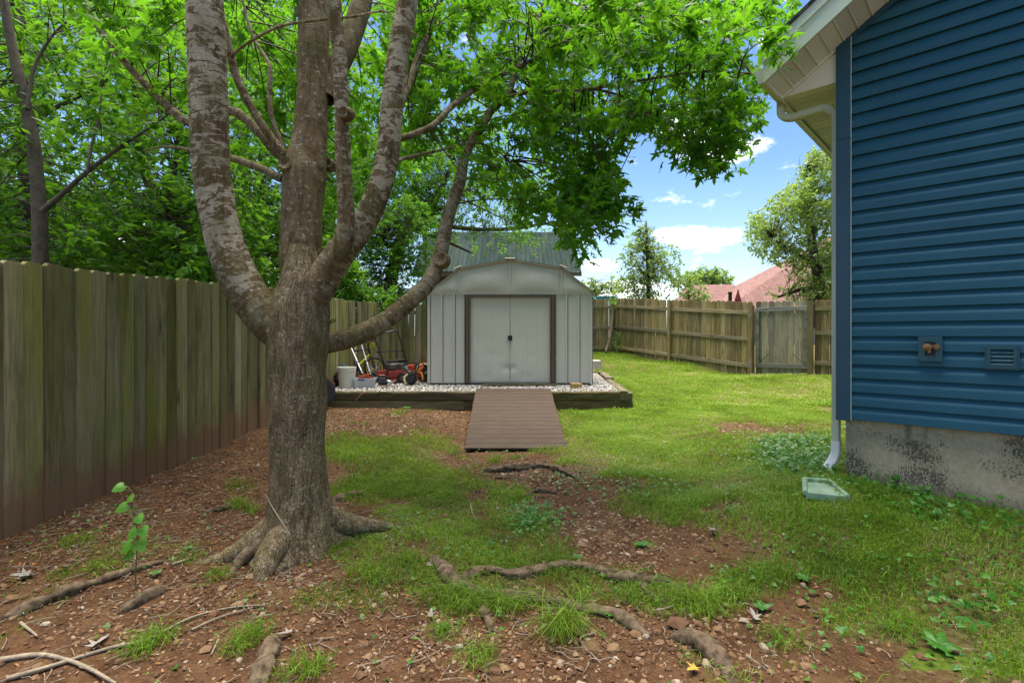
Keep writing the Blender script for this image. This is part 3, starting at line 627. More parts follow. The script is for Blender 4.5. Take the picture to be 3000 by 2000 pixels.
gp = MB().add([(-3.12, YF + .13, ZT - .025), (1.78, YF + .13, ZT - .025), (2.0, 12.45, .60), (-2.75, 12.3, .60)], [(0, 1, 2, 3)])
M['gravel_bed'] = simple('gravel_bed', (0.22, 0.20, 0.18), 0.95, var=0.5, scale=60, bmp=0.8)
o = gp.build('gravel_bed', M['gravel_bed']); tag(o, 'grey gravel bed filling the timber platform', 'gravel', kind='structure')
def pad_z(x, y): return ZT - .025 + (y - (YF + .13)) / (12.4 - YF - .13) * .085

rmp = thing('wooden_ramp', (.03, 6.16, .06), 'brown composite board ramp leading up to the shed door', 'ramp')
r0, r1 = Vector((.045, 6.14, .105)), Vector((.022, 8.40, .585)); rd = (r1 - r0); RL = rd.length; rd /= RL
pitch = math.asin(rd.z); nb = 16
for k in range(nb):
    bw = RL / nb; c = r0 + rd * (bw * (k + .5)); L = 1.222 + random.uniform(-.004, .004)
    o = MB().bbox((0, 0, 0), (L, bw - random.choice((.0012, .0015, .002, .003)), .026), .0035, axis=0).build('board', M['composite'])
    put(o, rmp, c + Vector((random.uniform(-.004, .004), 0, -.013)), random.uniform(-.002, .002), pitch)
for sx in (-.56, 0, .56):
    q = (r0 + r1) / 2 + Vector((sx, 0, -.068)); o = MB().bbox((0, 0, 0), (.038, RL - .1, .08), .004, axis=1).build('stringer', M['timber_y']); put(o, rmp, q, 0, pitch)

# ---------------------------------------------------------------- metal shed
SY = 9.43; SZ = .60
def SX(px): return (px - 1500) / 159.06
def SH(py): return SZ + (1118 - py) / 159.06
shed = thing('metal_shed', (-.03, SY, SZ), 'pale grey metal garden shed with brown door jambs and gambrel gable', 'shed')
def sp(name, mb, mat, par=None, smooth=False):
    o = mb.build(name, mat); set_world(o, par or shed); return o
xl, xr, WT = SX(1252), SX(1737), SH(862)
SB = 11.85
def panel(x0, x1, z0, z1, y, ribs, depth=.024, half=.013):
    """sheet in the xz plane with raised vertical ribs, as a real folded section"""
    pr = [(x0, 0)]
    for r in ribs: pr += [(r - half * 1.7, 0), (r - half, -depth), (r + half, -depth), (r + half * 1.7, 0)]
    pr.append((x1, 0)); vs = []
    for (x, q) in pr: vs += [(x, y + q, z0), (x, y + q, z1)]
    for (x, q) in pr: vs += [(x, y + q + .004, z0), (x, y + q + .004, z1)]
    n = len(pr); fs = []
    for i in range(n - 1):
        a = 2 * i; fs.append((a, a + 2, a + 3, a + 1)); q = 2 * n + a; fs.append((q + 2, q, q + 1, q + 3))
    return MB().add(vs, fs)
z0 = SZ - .02
sp('wall_panel', panel(xl, SX(1362), z0, WT, SY, [SX(1257.5), SX(1294), SX(1330)]), M['shed'])
sp('wall_panel', panel(SX(1627), xr, z0, WT, SY, [SX(1659.5), SX(1695), SX(1732)]), M['shed'])
for (x, s) in ((xl, 1), (xr, -1)):                               # side walls
    mb = MB(); n = 16; pr = [(SY + .002, 0)]
    for k in range(1, n): y = SY + (SB - SY) * k / n; pr += [(y - .02, 0), (y - .012, .014), (y + .012, .014), (y + .02, 0)]
    pr.append((SB, 0)); vs = []
    for (y, q) in pr: vs += [(x - s * q, y, z0), (x - s * q, y, WT)]
    fs = [(2 * i, 2 * i + 2, 2 * i + 3, 2 * i + 1) for i in range(len(pr) - 1)]
    sp('side_wall', mb.add(vs, fs), M['shed'])
sp('back_wall', MB().box(((xl + xr) / 2, SB, (z0 + WT) / 2), (xr - xl, .006, WT - z0)), M['shed'])
for px in (1257.5, 1294, 1330, 1659.5, 1695, 1732): sp('seam_shade_strip', MB().box((SX(px) + .027, SY - .003, (z0 + WT) / 2), (.007, .005, WT - z0 - .01)), M['engine'])  # dark strip for the lap gap, also painting the shade line beside each rib
# brown jambs with a fluted section, header and sill
for (a, b_) in ((1361, 1378.5), (1611, 1628.5)):
    x0, x1 = SX(a), SX(b_); w_ = x1 - x0
    pr = [(0, 0), (.0, -.03), (.14, -.034), (.2, -.022), (.28, -.034), (.62, -.034), (.68, -.022), (.74, -.034), (1, -.03), (1, 0)]
    sp('door_jamb', MB().prism([(x0 + w_ * t, SY + q - .003, z0) for t, q in pr], (0, 0, WT - z0 - .004)), M['shed_brown'])
sp('door_header', MB().box((SX(1495), SY - .016, SH(867)), (SX(1611) - SX(1379) - .002, .026, .062)), M['shed_brown'])
sp('door_sill', MB().box((SX(1495), SY + .02, z0 + .018), (SX(1611) - SX(1379), .10, .022)), M['steel'])
def door(x0, x1, seed):
    """shallow-fluted sliding door sheet with a few dents"""
    rr = random.Random(seed); nxs, nzs = 60, 40; xs_ = np.linspace(x0, x1, nxs); zs_ = np.linspace(z0 + .03, SH(871), nzs)
    X, Z = np.meshgrid(xs_, zs_); Y = np.full_like(X, SY + .018)
    ph = (X - x0) / (x1 - x0) * 8; Y += .0011 * np.tanh(4 * np.sin(2 * np.pi * ph))
    for (cx, cz, r, a) in ((x0 + .55 * (x1 - x0), z0 + .5, .12, .006), (x1 - .05 if seed == 1 else x0 + .04, z0 + .27, .07, .016), (x0 + .3, z0 + .12, .1, .008), (x0 + .2, z0 + .8, .2, .005)):
        Y += a * np.exp(-((X - cx) ** 2 + ((Z - cz) * 1.5) ** 2) / r ** 2)
    Y += (n2(X.ravel(), Z.ravel(), 3.0, 2, seed).reshape(X.shape) - .5) * .010
    V = np.stack([X.ravel(), Y.ravel(), Z.ravel()], 1); i0 = (np.arange(nzs - 1)[:, None] * nxs + np.arange(nxs - 1)[None]).ravel()
    o = link_mesh('door', mesh_np('door', V, np.stack([i0, i0 + 1, i0 + 1 + nxs, i0 + nxs], 1), M['shed_door'], smooth=True)); set_world(o, shed); return o
xm = SX(1494)
d1 = door(SX(1378), xm - .003, 1); d2 = door(xm + .003, SX(1611.5), 2)
sp('door_edge', MB().box((xm, SY + .026, (z0 + SH(871)) / 2), (.012, .012, SH(871) - z0 - .04)), M['black_metal'])
sp('hasp', MB().bbox((SX(1490.5), SY + .008, SH(990)), (.036, .008, .10), .002, axis=2).bbox((SX(1497.5), SY + .008, SH(990)), (.036, .009, .095), .002, axis=2), M['black_metal'], d1)
pk = sp('padlock', MB().bbox((SX(1489), SY - .012, SH(1001.5)), (.042, .02, .036), .005, rot=Matrix.Rotation(.5, 3, 'Y'), axis=2), M['steel'], d1)
sp('shackle', MB().tube([(SX(1489) - .012, SY - .012, SH(1001) + .01), (SX(1489) - .008, SY - .01, SH(996)), (SX(1489) + .012, SY - .008, SH(994.5)), (SX(1489) + .02, SY - .01, SH(1000))], .004, 6), M['steel'], d1)
# gable: three creased sheets over a bottom channel
pk_, kl, kr = (SX(1494), SH(761)), (SX(1347), SH(787)), (SX(1645), SH(785)); el, er = (xl - .02, WT + .005), (xr + .03, WT + .005)
gy_ = SY - .022
def gable(poly, name='gable_panel'):
    return sp(name, MB().prism([(x, gy_, z) for x, z in poly], (0, .008, 0)), M['shed'])
def bulge(poly, cx, cz, rx, rz, amp):
    """gable sheet as a fine grid clipped to the polygon's height, pushed out a little in the middle"""
    (xa, za0, za1), (xb, zb0, zb1) = poly; n, m = 24, 12; vs = []
    for i in range(n + 1):
        t = i / n; x = xa + (xb - xa) * t; lo = za0 + (zb0 - za0) * t; hi = za1 + (zb1 - za1) * t
        for j in range(m + 1):
            z = lo + (hi - lo) * j / m; e = min(t, 1 - t, j / m, 1 - j / m)
            vs.append((x, gy_ - .014 * min(1, e * 7) - amp * math.exp(-((x - cx) / rx) ** 2 - ((z - cz) / rz) ** 2), z))
    fs = [(i * (m + 1) + j, (i + 1) * (m + 1) + j, (i + 1) * (m + 1) + j + 1, i * (m + 1) + j + 1) for i in range(n) for j in range(m)]
    return sp('gable_panel', MB().add(vs, fs), M['shed'])
zb = WT + .035
for o in (bulge(((kl[0] + .012, zb, kl[1] - .02), (pk_[0] - .012, zb, pk_[1] - .02)), kl[0] + .45, zb + .2, .3, .16, .022), bulge(((pk_[0] + .012, zb, pk_[1] - .02), (kr[0] - .012, zb, kr[1] - .02)), pk_[0] + .45, zb + .2, .32, .16, .022),
          bulge(((el[0] + .06, zb, zb + .02), (kl[0] - .01, zb, kl[1] - .025)), kl[0] - .2, zb + .1, .2, .1, .012), bulge(((kr[0] + .01, zb, kr[1] - .025), (er[0] - .07, zb, zb + .02)), kr[0] + .2, zb + .1, .2, .1, .012)): smooth_sharp(o, 50)
gable([(el[0] + .02, WT), (er[0] - .03, WT), (er[0] - .10, zb), (el[0] + .09, zb)], 'gable_channel')
for x, top in ((kl[0], kl[1]), (pk_[0], pk_[1]), (kr[0], kr[1])):
    sp('gable_seam', MB().bbox((x, gy_ - .012, (zb + top - .03) / 2), (.034, .022, top - .03 - zb), .004, axis=2), M['shed'])
roofline = [el, kl, pk_, kr, er]
for k in range(4):
    (xa, za), (xb, zc) = roofline[k], roofline[k + 1]; dx, dz = xb - xa, zc - za; L = math.hypot(dx, dz); ux, uz = dx / L, dz / L
    prof = []
    nrb = 12; n_ = 12
    mb = MB(); vs = []
    for i in range(n_ * 4 + 1):                                    # ribbed sheet running front to back
        y = SY - .06 + (SB + .12 - SY) * i / (n_ * 4); q = .012 if i % 4 in (0, 1) else 0
        for (x, z) in ((xa, za), (xb, zc)): vs.append((x - uz * q, y, z + ux * q))
    fs = [(2 * i, 2 * i + 1, 2 * i + 3, 2 * i + 2) for i in range(n_ * 4)]
    sp('roof_sheet', mb.add(vs, fs), M['shed_roof'])
    sp('roof_trim', MB().prism([(xa, SY - .065, za + .004), (xb, SY - .065, zc + .004), (xb, SY - .065, zc - .024), (xa, SY - .065, za - .024)], (0, .05, 0)), M['shed_roof'])
for (x, z), w_ in (((kl[0] - .03, kl[1] + .0), .14), (pk_, .17), ((kr[0] + .03, kr[1] + .0), .14)):
    slope = {pk_: 0}.get((x, z), .36 if x < 0 else -.36)
    sp('roof_cap', MB().bbox((x, SY - .05, z + .012), (w_, .06, .03), .006, rot=Matrix.Rotation(-slope, 3, 'Y'), axis=0), M['shed_roof'])
sc_me = MB().lathe([(.001, .006), (.008, .005), (.010, 0)], 8).mesh('screw', M['screw'])
for (px, py) in ((1266, 991), (1298, 991), (1323, 991), (1360, 929), (1360, 991), (1361, 1052), (1379, 991), (1444, 929), (1444, 991), (1444, 1053), (1543, 929), (1543, 991), (1544, 1052), (1611, 989), (1627, 927), (1627, 989), (1627, 1049), (1665, 989), (1689, 989), (1718, 989), (1731, 989),
                 (1348, 813), (1348, 836), (1349, 858), (1639, 811), (1639, 835), (1639, 858), (1329, 818), (1256, 991)):
    o = bpy.data.objects.new('screw', sc_me); COL.objects.link(o); put(o, shed, (SX(px), SY - (.036 if py < 870 else .040 if px in (1360, 1361, 1379, 1611, 1627) else .008 if px not in (1444, 1543, 1544) else -.012), SH(py)), 0, math.pi / 2)
th = thing('wood_plank', (SX(1520), 9.22, pad_z(0, 9.22)), 'rotten dark plank lying on gravel before the shed door', 'plank')
vs = []; rr = random.Random(4); n = 24
mb = MB(); mb.tube([(-.68 + 1.36 * i / n, rr.uniform(-.008, .008), .026 + rr.uniform(-.006, .006)) for i in range(n + 1)], [.036 + rr.uniform(-.007, .007) for i in range(n + 1)], 7, squash=1.2)
mb.build('plank_body', M['timber'], th)
bs = MB().bbox((0, 0, .045), (.19, .10, .10), .012, axis=0, rot=Matrix.Rotation(.04, 3, 'Y')).build('stone_block', M['tan_stone']); bs.location = (SX(1685) * .96, 8.95, pad_z(0, 8.95)); tag(bs, 'rough tan stone block on white gravel beside the ramp', 'stone')
cb = thing('concrete_block', (1.99, 12.1, .66), 'pale concrete block behind the shed corner on timber edging', 'block')
MB().bbox((0, 0, .11), (.2, .39, .19), .01, axis=1).build('block_body', M['concrete_block'], cb)

# ---------------------------------------------------------------- blue house
HC = Vector((2.456, 3.83)); hd = Vector((1.047, -1.0)).normalized(); hn = Vector((-hd.y * -1, 0)) if False else Vector((hd.y, -hd.x))
# hd runs along the gable wall away from the corner, hn points out of that wall
def H(u, n, z): q = HC + hd * u + hn * n; return Vector((q.x, q.y, z))
house = thing('house', (HC.x, HC.y, .4), 'blue vinyl sided house with cream soffit on a stained concrete foundation', 'house')
def hp(name, mb, mat, par=None):
    o = mb.build(name, mat); set_world(o, par or house); return o
ZS0, EXPO, SLOPE, ZR0, RIDGE = .836, .1016, .645, 3.61, 4.2
def zr(u): return ZR0 + SLOPE * u
prof = [(0, -.002), (0, .0285), (.04, .0290), (.48, .0280), (.56, .0255), (.66, .0195), (.78, .0115), (.90, .0045), (1.0, .0005), (1.03, -.002)]      # one clapboard: (height fraction, outward)
k = 0
while ZS0 + EXPO * k < zr(RIDGE):
    zc = ZS0 + EXPO * k; vs = []
    for e in (0, 1):
        for (f, q) in prof:
            z = zc + f * EXPO; u0 = max(.070, (z - ZR0) / SLOPE + .01); u1 = 2 * RIDGE - u0
            vs.append(H(u0 if e == 0 else max(u1, u0), q, z))
    n = len(prof); fs = [(i, i + 1, n + i + 1, n + i) for i in range(n - 1)]
    if max(.07, (zc - ZR0) / SLOPE) < RIDGE: hp('siding_course', MB().add(vs, fs), M['siding'])
    k += 1
hp('gable_wall', MB().prism([H(0, -.012, ZS0 + .01), H(2 * RIDGE, -.012, ZS0 + .01), H(2 * RIDGE, -.012, ZR0), H(RIDGE, -.012, zr(RIDGE)), H(0, -.012, ZR0)], H(0, -.1, 0) - H(0, 0, 0)), M['siding'])
hp('side_wall', MB().prism([H(0, -.02, ZS0 + .01), H(0, -9, ZS0 + .01), H(0, -9, 3.5), H(0, -.02, 3.5)], H(.1, 0, 0) - H(0, 0, 0)), M['siding'])
hp('side_wall', MB().prism([H(2 * RIDGE, -.02, .2), H(2 * RIDGE, -9, .2), H(2 * RIDGE, -9, 3.5), H(2 * RIDGE, -.02, 3.5)], H(-.1, 0, 0) - H(0, 0, 0)), M['siding'])
hp('back_wall', MB().prism([H(0, -9, .2), H(2 * RIDGE, -9, .2), H(2 * RIDGE, -9, ZR0), H(RIDGE, -9, zr(RIDGE)), H(0, -9, ZR0)], H(0, -.1, 0) - H(0, 0, 0)), M['siding'])
# corner post: two legs with a slim raised edge, in two lengths
for (za, zb_) in ((ZS0 - .012, 2.90), (2.903, ZR0 + .03)):
    poly = [(-.022, .036), (.072, .036), (.076, .028), (.076, .0), (.0, .0), (.0, -.076), (-.022, -.076)]
    hp('corner_trim', MB().prism([H(u, n, za) for u, n in poly], (0, 0, zb_ - za)), M['blue_trim'])
    hp('trim_edge', MB().tube([H(.0745, .0355, za), H(.0745, .0355, zb_)], .0028, 6), M['gutter'])
rk = [H(u, .022, zr(u) - .045) for u in (.075, RIDGE)]
hp('rake_trim', MB().prism([H(.075, .0, zr(.075) - .05), H(RIDGE, .0, zr(RIDGE) - .05), H(RIDGE, .0, zr(RIDGE)), H(.075, .0, zr(.075))], H(0, .034, 0) - H(0, 0, 0)), M['blue_trim'])
found = hp('foundation', MB().prism([H(.03, -.02, -.2), H(2 * RIDGE, -.02, -.2), H(2 * RIDGE, -.02, ZS0 - .002), H(.03, -.02, ZS0 - .002)], H(0, -.2, 0) - H(0, 0, 0)), M['concrete'])
hp('foundation', MB().prism([H(.032, -.025, -.2), H(.032, -9, -.2), H(.032, -9, ZS0 - .002), H(.032, -.025, ZS0 - .002)], H(.2, 0, 0) - H(0, 0, 0)), M['concrete'])
OV, EV, pw = .39, .395, .0865
# rake soffit: one panel after another, two plain then two perforated
for k in range(46):
    ua = -EV + k * pw; ub = ua + pw - .006
    if ub > RIDGE: break
    mb = MB(); perf = k % 4 in (1, 2)
    n0 = .005 if ub > 0 else .0
    vs = [H(ua, n0, zr(ua)), H(ub, n0, zr(ub)), H(ub, OV, zr(ub)), H(ua, OV, zr(ua))]; vs += [v + Vector((0, 0, .008)) for v in vs]
    uvs = [(ua, 0), (ub, 0), (ub, OV), (ua, OV)] * 2
    mb.add(vs, [(0, 1, 2, 3), (7, 6, 5, 4), (0, 4, 5, 1), (1, 5, 6, 2), (2, 6, 7, 3), (3, 7, 4, 0)], uvs); hp('soffit_panel', mb, M['perf'] if perf else M['soffit'])
    hp('soffit_rib', MB().prism([H(ub + .0005, n0, zr(ub) + .003), H(ub + .0055, n0, zr(ub + .006) + .003), H(ub + .0055, OV, zr(ub + .006) + .003), H(ub + .0005, OV, zr(ub) + .003)], (0, 0, -.010)), M['soffit'])
cs = math.cos(math.atan(SLOPE))
def rake_board(n0, n1, zlo, zhi, name, mat, u0=-EV - .02):
    poly = [H(u0, n0, zr(u0) + zlo), H(RIDGE, n0, zr(RIDGE) + zlo), H(RIDGE, n0, zr(RIDGE) + zhi), H(u0, n0, zr(u0) + zhi)]
    hp(name, MB().prism(poly, H(0, n1, 0) - H(0, n0, 0)), mat)
rake_board(OV, OV + .02, -.012, .15, 'rake_fascia', M['fascia']); rake_board(OV + .003, OV + .034, .135, .215, 'rake_drip_board', M['fascia'])
for s in (0, 1):                                                   # two roof slopes with shingles
    f = (lambda u: u) if s == 0 else (lambda u: 2 * RIDGE - u)
    u0 = -EV - .05; lo = [H(f(u0), OV + .045, zr(u0) + .215), H(f(RIDGE), OV + .045, zr(RIDGE) + .215), H(f(RIDGE), -9.4, zr(RIDGE) + .215), H(f(u0), -9.4, zr(u0) + .215)]
    vs = lo + [v + Vector((0, 0, .03)) for v in lo]; uvs = [(0, 0), (0, 5), (9, 5), (9, 0)] * 2
    hp('roof_slope', MB().add(vs, [(0, 1, 2, 3), (7, 6, 5, 4), (0, 4, 5, 1), (1, 5, 6, 2), (2, 6, 7, 3), (3, 7, 4, 0)], uvs), M['dark_shingle'])
ZE = zr(-EV)
hp('eave_return', MB().prism([H(-.001, .0, zr(0) - .004), H(-EV + .004, .0, ZE - .002), H(-.024, .0, ZE - .002), H(-.024, .0, zr(0) - .02)], H(0, -.02, 0) - H(0, 0, 0)), M['soffit'])
hp('soffit_moulding', MB().prism([H(-EV, .004, ZE - .016), H(.0, .004, zr(0) - .016), H(.0, .004, zr(0)), H(-EV, .004, ZE)], H(0, .018, 0) - H(0, 0, 0)), M['soffit'])
for k in range(60):                                                # level eave soffit along the side wall
    na = -.022 - k * .10; nb_ = na - .094
    vs = [H(-EV, na, ZE), H(-.002, na, ZE), H(-.002, nb_, ZE), H(-EV, nb_, ZE)]; vs += [v + Vector((0, 0, .01)) for v in vs]
    uvs = [(0, na), (EV, na), (EV, nb_), (0, nb_)] * 2
    hp('eave_soffit_panel', MB().add(vs, [(0, 3, 2, 1), (4, 5, 6, 7), (0, 1, 5, 4), (1, 2, 6, 5), (2, 3, 7, 6), (3, 0, 4, 7)], uvs), M['perf'] if k % 4 in (1, 2) else M['soffit'])
hp('eave_fascia', MB().prism([H(-EV, OV - .002, ZE - .02), H(-EV, -9.2, ZE - .02), H(-EV, -9.2, ZE + .16), H(-EV, OV - .002, ZE + .16)], H(-.018, 0, 0) - H(0, 0, 0)), M['soffit'])
gprof = [(0, .11), (0, .0), (.045, .0), (.06, .03), (.07, .085), (.085, .10), (.08, .11), (.065, .09), (.055, .04), (.04, .008), (.01, .008), (.01, .11)]
hp('gutter', MB().prism([H(-EV - .02 - q, OV - .03, ZE + .0 + z) for q, z in gprof], H(0, -9.4, 0) - H(0, 0, 0)), M['gutter'])
hp('gutter_end_cap', MB().prism([H(-EV - .02 - q, OV - .03, ZE + z) for q, z in ((0, .11), (0, 0), (.045, 0), (.06, .03), (.07, .085), (.085, .1), (.08, .11))], H(0, .003, 0) - H(0, 0, 0)), M['gutter'])
# downspout
def rrect(a, b, r=.008, flute=True):
    p = [(-a + r, -b), (-a / 2, -b), (-a / 2 + .004, -b + .004), (0, -b + .004), (a / 2 - .004, -b + .004), (a / 2, -b), (a - r, -b), (a, -b + r), (a, b - r), (a - r, b), (a / 2, b), (a / 2 - .004, b - .004), (-a / 2 + .004, b - .004), (-a / 2, b), (-a + r, b), (-a, b - r), (-a, -b + r)]
    return p
def arc(pts, n=5):
    """rounds the inner corners of a polyline"""
    pts = [Vector(p) for p in pts]; out = [pts[0]]
    for i in range(1, len(pts) - 1):
        a, b_, c = pts[i - 1], pts[i], pts[i + 1]; r = min((a - b_).length, (c - b_).length) * .45; r = min(r, .07)
        p, q = b_ + (a - b_).normalized() * r, b_ + (c - b_).normalized() * r
        for k in range(n + 1): t = k / n; out.append(p * (1 - t) ** 2 + b_ * 2 * t * (1 - t) + q * t * t)
    out.append(pts[-1]); return out
dn = -.125; sdv = H(0, 1, 0) - H(0, 0, 0)
path = arc([H(-EV - .05, dn, ZE + .01), H(-EV - .05, dn, ZE - .10), H(-EV + .02, dn, ZE - .135), H(-.115, dn, ZE - .125), H(-.052, dn, ZE - .19), H(-.052, dn, .62)])
ds = hp('downspout', MB().sweep(rrect(.034, .026), path, sdv), M['gutter'])
smooth_sharp(ds, 40)
elb = arc([H(-.052, dn, .64), H(-.052, dn, .53), H(-.095, dn + .05, .44)], 6)
se = hp('downspout_elbow', MB().sweep(rrect(.038, .030), elb, sdv), M['white_plastic'], None); smooth_sharp(se, 40)
hp('downspout_mouth', MB().sweep(rrect(.034, .026), [elb[-1] + (elb[-1] - elb[-2]).normalized() * .001, elb[-1] + (elb[-1] - elb[-2]).normalized() * .002], sdv), M['black_plastic'])
hp('downspout_strap', MB().sweep(rrect(.037, .029), [H(-.052, dn, 2.32), H(-.052, dn, 2.345)], sdv), M['gutter'])
def wall_u(px):
    t = (px - 1500) / F; return (t * HC.y - HC.x) / (hd.x - t * hd.y)
def wall_pt(px, py, n=0.0):
    u = wall_u(px); D = HC.y + hd.y * u; return u, CAMZ + (HZ - py) / F * D
def frame_box(u0, u1, z0, z1, n0, n1, t):
    mb = MB()
    for (a, b_, c, d) in ((u0, u1, z1 - t, z1), (u0, u1, z0, z0 + t), (u0, u0 + t, z0 + t, z1 - t), (u1 - t, u1, z0 + t, z1 - t)):
        mb.prism([H(a, n0, c), H(b_, n0, c), H(b_, n0, d), H(a, n0, d)], H(0, n1, 0) - H(0, n0, 0))
    return mb
u0, z1 = wall_pt(2692, 985); u1, z0 = wall_pt(2763, 1058)
vb = hp('hose_bib_box', frame_box(u0, u1, z0, z1, .004, .056, .036), M['blue_vent'])
hp('box_back', MB().prism([H(u0 + .03, .031, z0 + .03), H(u1 - .03, .031, z0 + .03), H(u1 - .03, .031, z1 - .03), H(u0 + .03, .031, z1 - .03)], H(0, .002, 0) - H(0, 0, 0)), M['black_plastic'], vb)
M['brass'] = simple('brass', (0.28, 0.15, 0.06), 0.45, 0.6, var=0.35, scale=40)
uc, zc = (u0 + u1) / 2, (z0 + z1) / 2 + .012
hp('spigot', MB().tube([H(uc + .02, .02, zc), H(uc + .015, .055, zc), H(uc - .005, .085, zc - .004)], [.014, .016, .018], 10).tube([H(uc - .002, .075, zc - .004), H(uc - .004, .078, zc - .04)], [.012, .011], 10)
   .lathe([(.001, .012), (.012, .010), (.024, .006), (.024, -.004), (.001, -.006)], 12, H(uc - .012, .10, zc), Matrix(((hd.x, 0, hn.x), (hd.y, 0, hn.y), (0, 1, 0)))), M['brass'], vb)
hp('spigot_handle', MB().lathe([(.001, .005), (.017, .004), (.018, -.002), (.001, -.004)], 8, H(uc + .035, .062, zc + .002), Matrix(((hd.x, 0, hn.x), (hd.y, 0, hn.y), (0, 1, 0)))), M['brass'], vb)
u0, z1 = wall_pt(2885, 1010); u1, z0 = wall_pt(2987, 1084)
vv = hp('dryer_vent', frame_box(u0, u1, z0, z1, .004, .042, .020), M['blue_vent'])
hp('vent_inner_frame', frame_box(u0 + .012, u1 - .012, z0 + .010, z1 - .010, .030, .054, .016), M['blue_vent'], vv)
for k in range(4):
    za = z0 + .028 + (z1 - z0 - .056) * k / 4; zb_ = z0 + .028 + (z1 - z0 - .056) * (k + 1) / 4
    hp('louver', MB().prism([H(u0 + .027, .050, za + .002), H(u1 - .027, .050, za + .002), H(u1 - .027, .037, zb_), H(u0 + .027, .037, zb_)], H(0, -.006, 0) - H(0, 0, 0)), M['blue_vent'], vv)
# splash block under the downspout
spb = thing('splash_block', tuple(G(2405, 1440) - np.array([0, 0, .004])), 'pale green splash block half sunk in clover under the downspout', 'splash block', rz=math.radians(-20))
M['splash'] = simple('splash_plastic', (0.24, 0.34, 0.24), 0.9, var=0.3, spec=.1)
MB().prism([(-.08, .13, .0), (-.12, -.16, -.01), (.12, -.16, -.01), (.08, .13, .0)], (0, 0, .042)).build('tray', M['splash'], spb)
for s in (-1, 1): MB().tube([(s * .08, .13, .05), (s * .125, -.16, .03)], [.018, .016], 8).build('rim', M['splash'], spb)
MB().tube([(-.08, .13, .05), (.08, .13, .05)], .018, 8).build('rim', M['splash'], spb)

# ---------------------------------------------------------------- foliage tools
def norm(a): return a / np.maximum(np.linalg.norm(a, axis=-1, keepdims=True), 1e-9)
def catmull(pts, n):
    pts = np.asarray(pts, float); P_ = np.vstack([2 * pts[0] - pts[1], pts, 2 * pts[-1] - pts[-2]]); out = []
    for i in range(len(pts) - 1):
        p0, p1, p2, p3 = P_[i:i + 4]
        for k in range(n):
            t = k / n; out.append(.5 * (2 * p1 + (p2 - p0) * t + (2 * p0 - 5 * p1 + 4 * p2 - p3) * t * t + (3 * p1 - p0 - 3 * p2 + p3) * t ** 3))
    out.append(pts[-1]); return np.array(out)
def limb(name, pts, rad, mat, parent, n=20, sub=8, rough=.05, seed=0, lobes=None, gnarl=0.0):
    """tapered, knobbly limb swept along a smooth curve; world coordinates"""
    cur = catmull(np.column_stack([np.asarray(pts, float), np.asarray(rad, float)]), sub); c, r = cur[:, :3], np.maximum(cur[:, 3], .002)
    t = norm(np.gradient(c, axis=0)); up = np.array([0, 1.0, 0]) if abs(t[0, 1]) < .9 else np.array([0, 0, 1.0]); V, UV = [], []; Ls = np.concatenate([[0], np.cumsum(np.linalg.norm(np.diff(c, axis=0), axis=1))])
    a = np.linspace(0, 2 * np.pi, n + 1)
    for i in range(len(c)):
        up = up - t[i] * up.dot(t[i]); up /= np.linalg.norm(up); sd = np.cross(t[i], up)
        ring = up[None] * np.cos(a)[:, None] + sd[None] * np.sin(a)[:, None]; V.append(c[i] + ring * r[i]); UV.append(np.column_stack([a * max(r), np.full(n + 1, Ls[i])]))
    V = np.concatenate(V); UV = np.concatenate(UV); ctr = np.repeat(c, n + 1, 0); rr_ = np.repeat(r, n + 1)
    dirs = norm(V - ctr); nz_ = (fbm(V * np.array([14, 14, 5]) + seed, 3, seed) - .5) * 2 + (fbm(V * 4 + seed * 3, 2, seed + 3) - .5) * 1.6
    V = V + dirs * (nz_ * rough * np.minimum(rr_, .2))[:, None]
    if gnarl:                                                      # swellings along the length and lengthwise ridges
        sw = fbm(np.column_stack([UV[:, 1] * 9 + seed, np.zeros(len(V)), np.zeros(len(V))]), 2, seed) - .5; ri = fbm(np.column_stack([UV[:, 0] / max(r) * 2.2, UV[:, 1] * 5, np.full(len(V), seed)]), 3, seed + 5) - .5; fi = fbm(V * 60, 2, seed + 8) - .5
        V = V + dirs * (rr_ * gnarl * (1.1 * sw + 1.0 * ri + .5 * fi))[:, None]
    if lobes:                                                      # buttresses: (angle, reach) swelling towards the foot
        zb_, L_ = lobes; ang_ = np.arctan2(V[:, 1] - ctr[:, 1], V[:, 0] - ctr[:, 0]); h_ = np.maximum(V[:, 2] - zb_, 0)
        for (th_, amp, wid, hh) in L_:
            da = np.abs((ang_ - th_ + np.pi) % (2 * np.pi) - np.pi); V = V + dirs * (amp * np.exp(-(da / wid) ** 2) * np.exp(-h_ / hh))[:, None]
    for i in range(len(c)): V[i * (n + 1) + n] = V[i * (n + 1)]
    q = (np.arange(len(c) - 1)[:, None] * (n + 1) + np.arange(n)[None]).ravel()
    o = link_mesh(name, mesh_np(name, V, np.stack([q, q + 1, q + n + 2, q + n + 1], 1), mat, smooth=True, uv=UV)); set_world(o, parent)
    return c, r
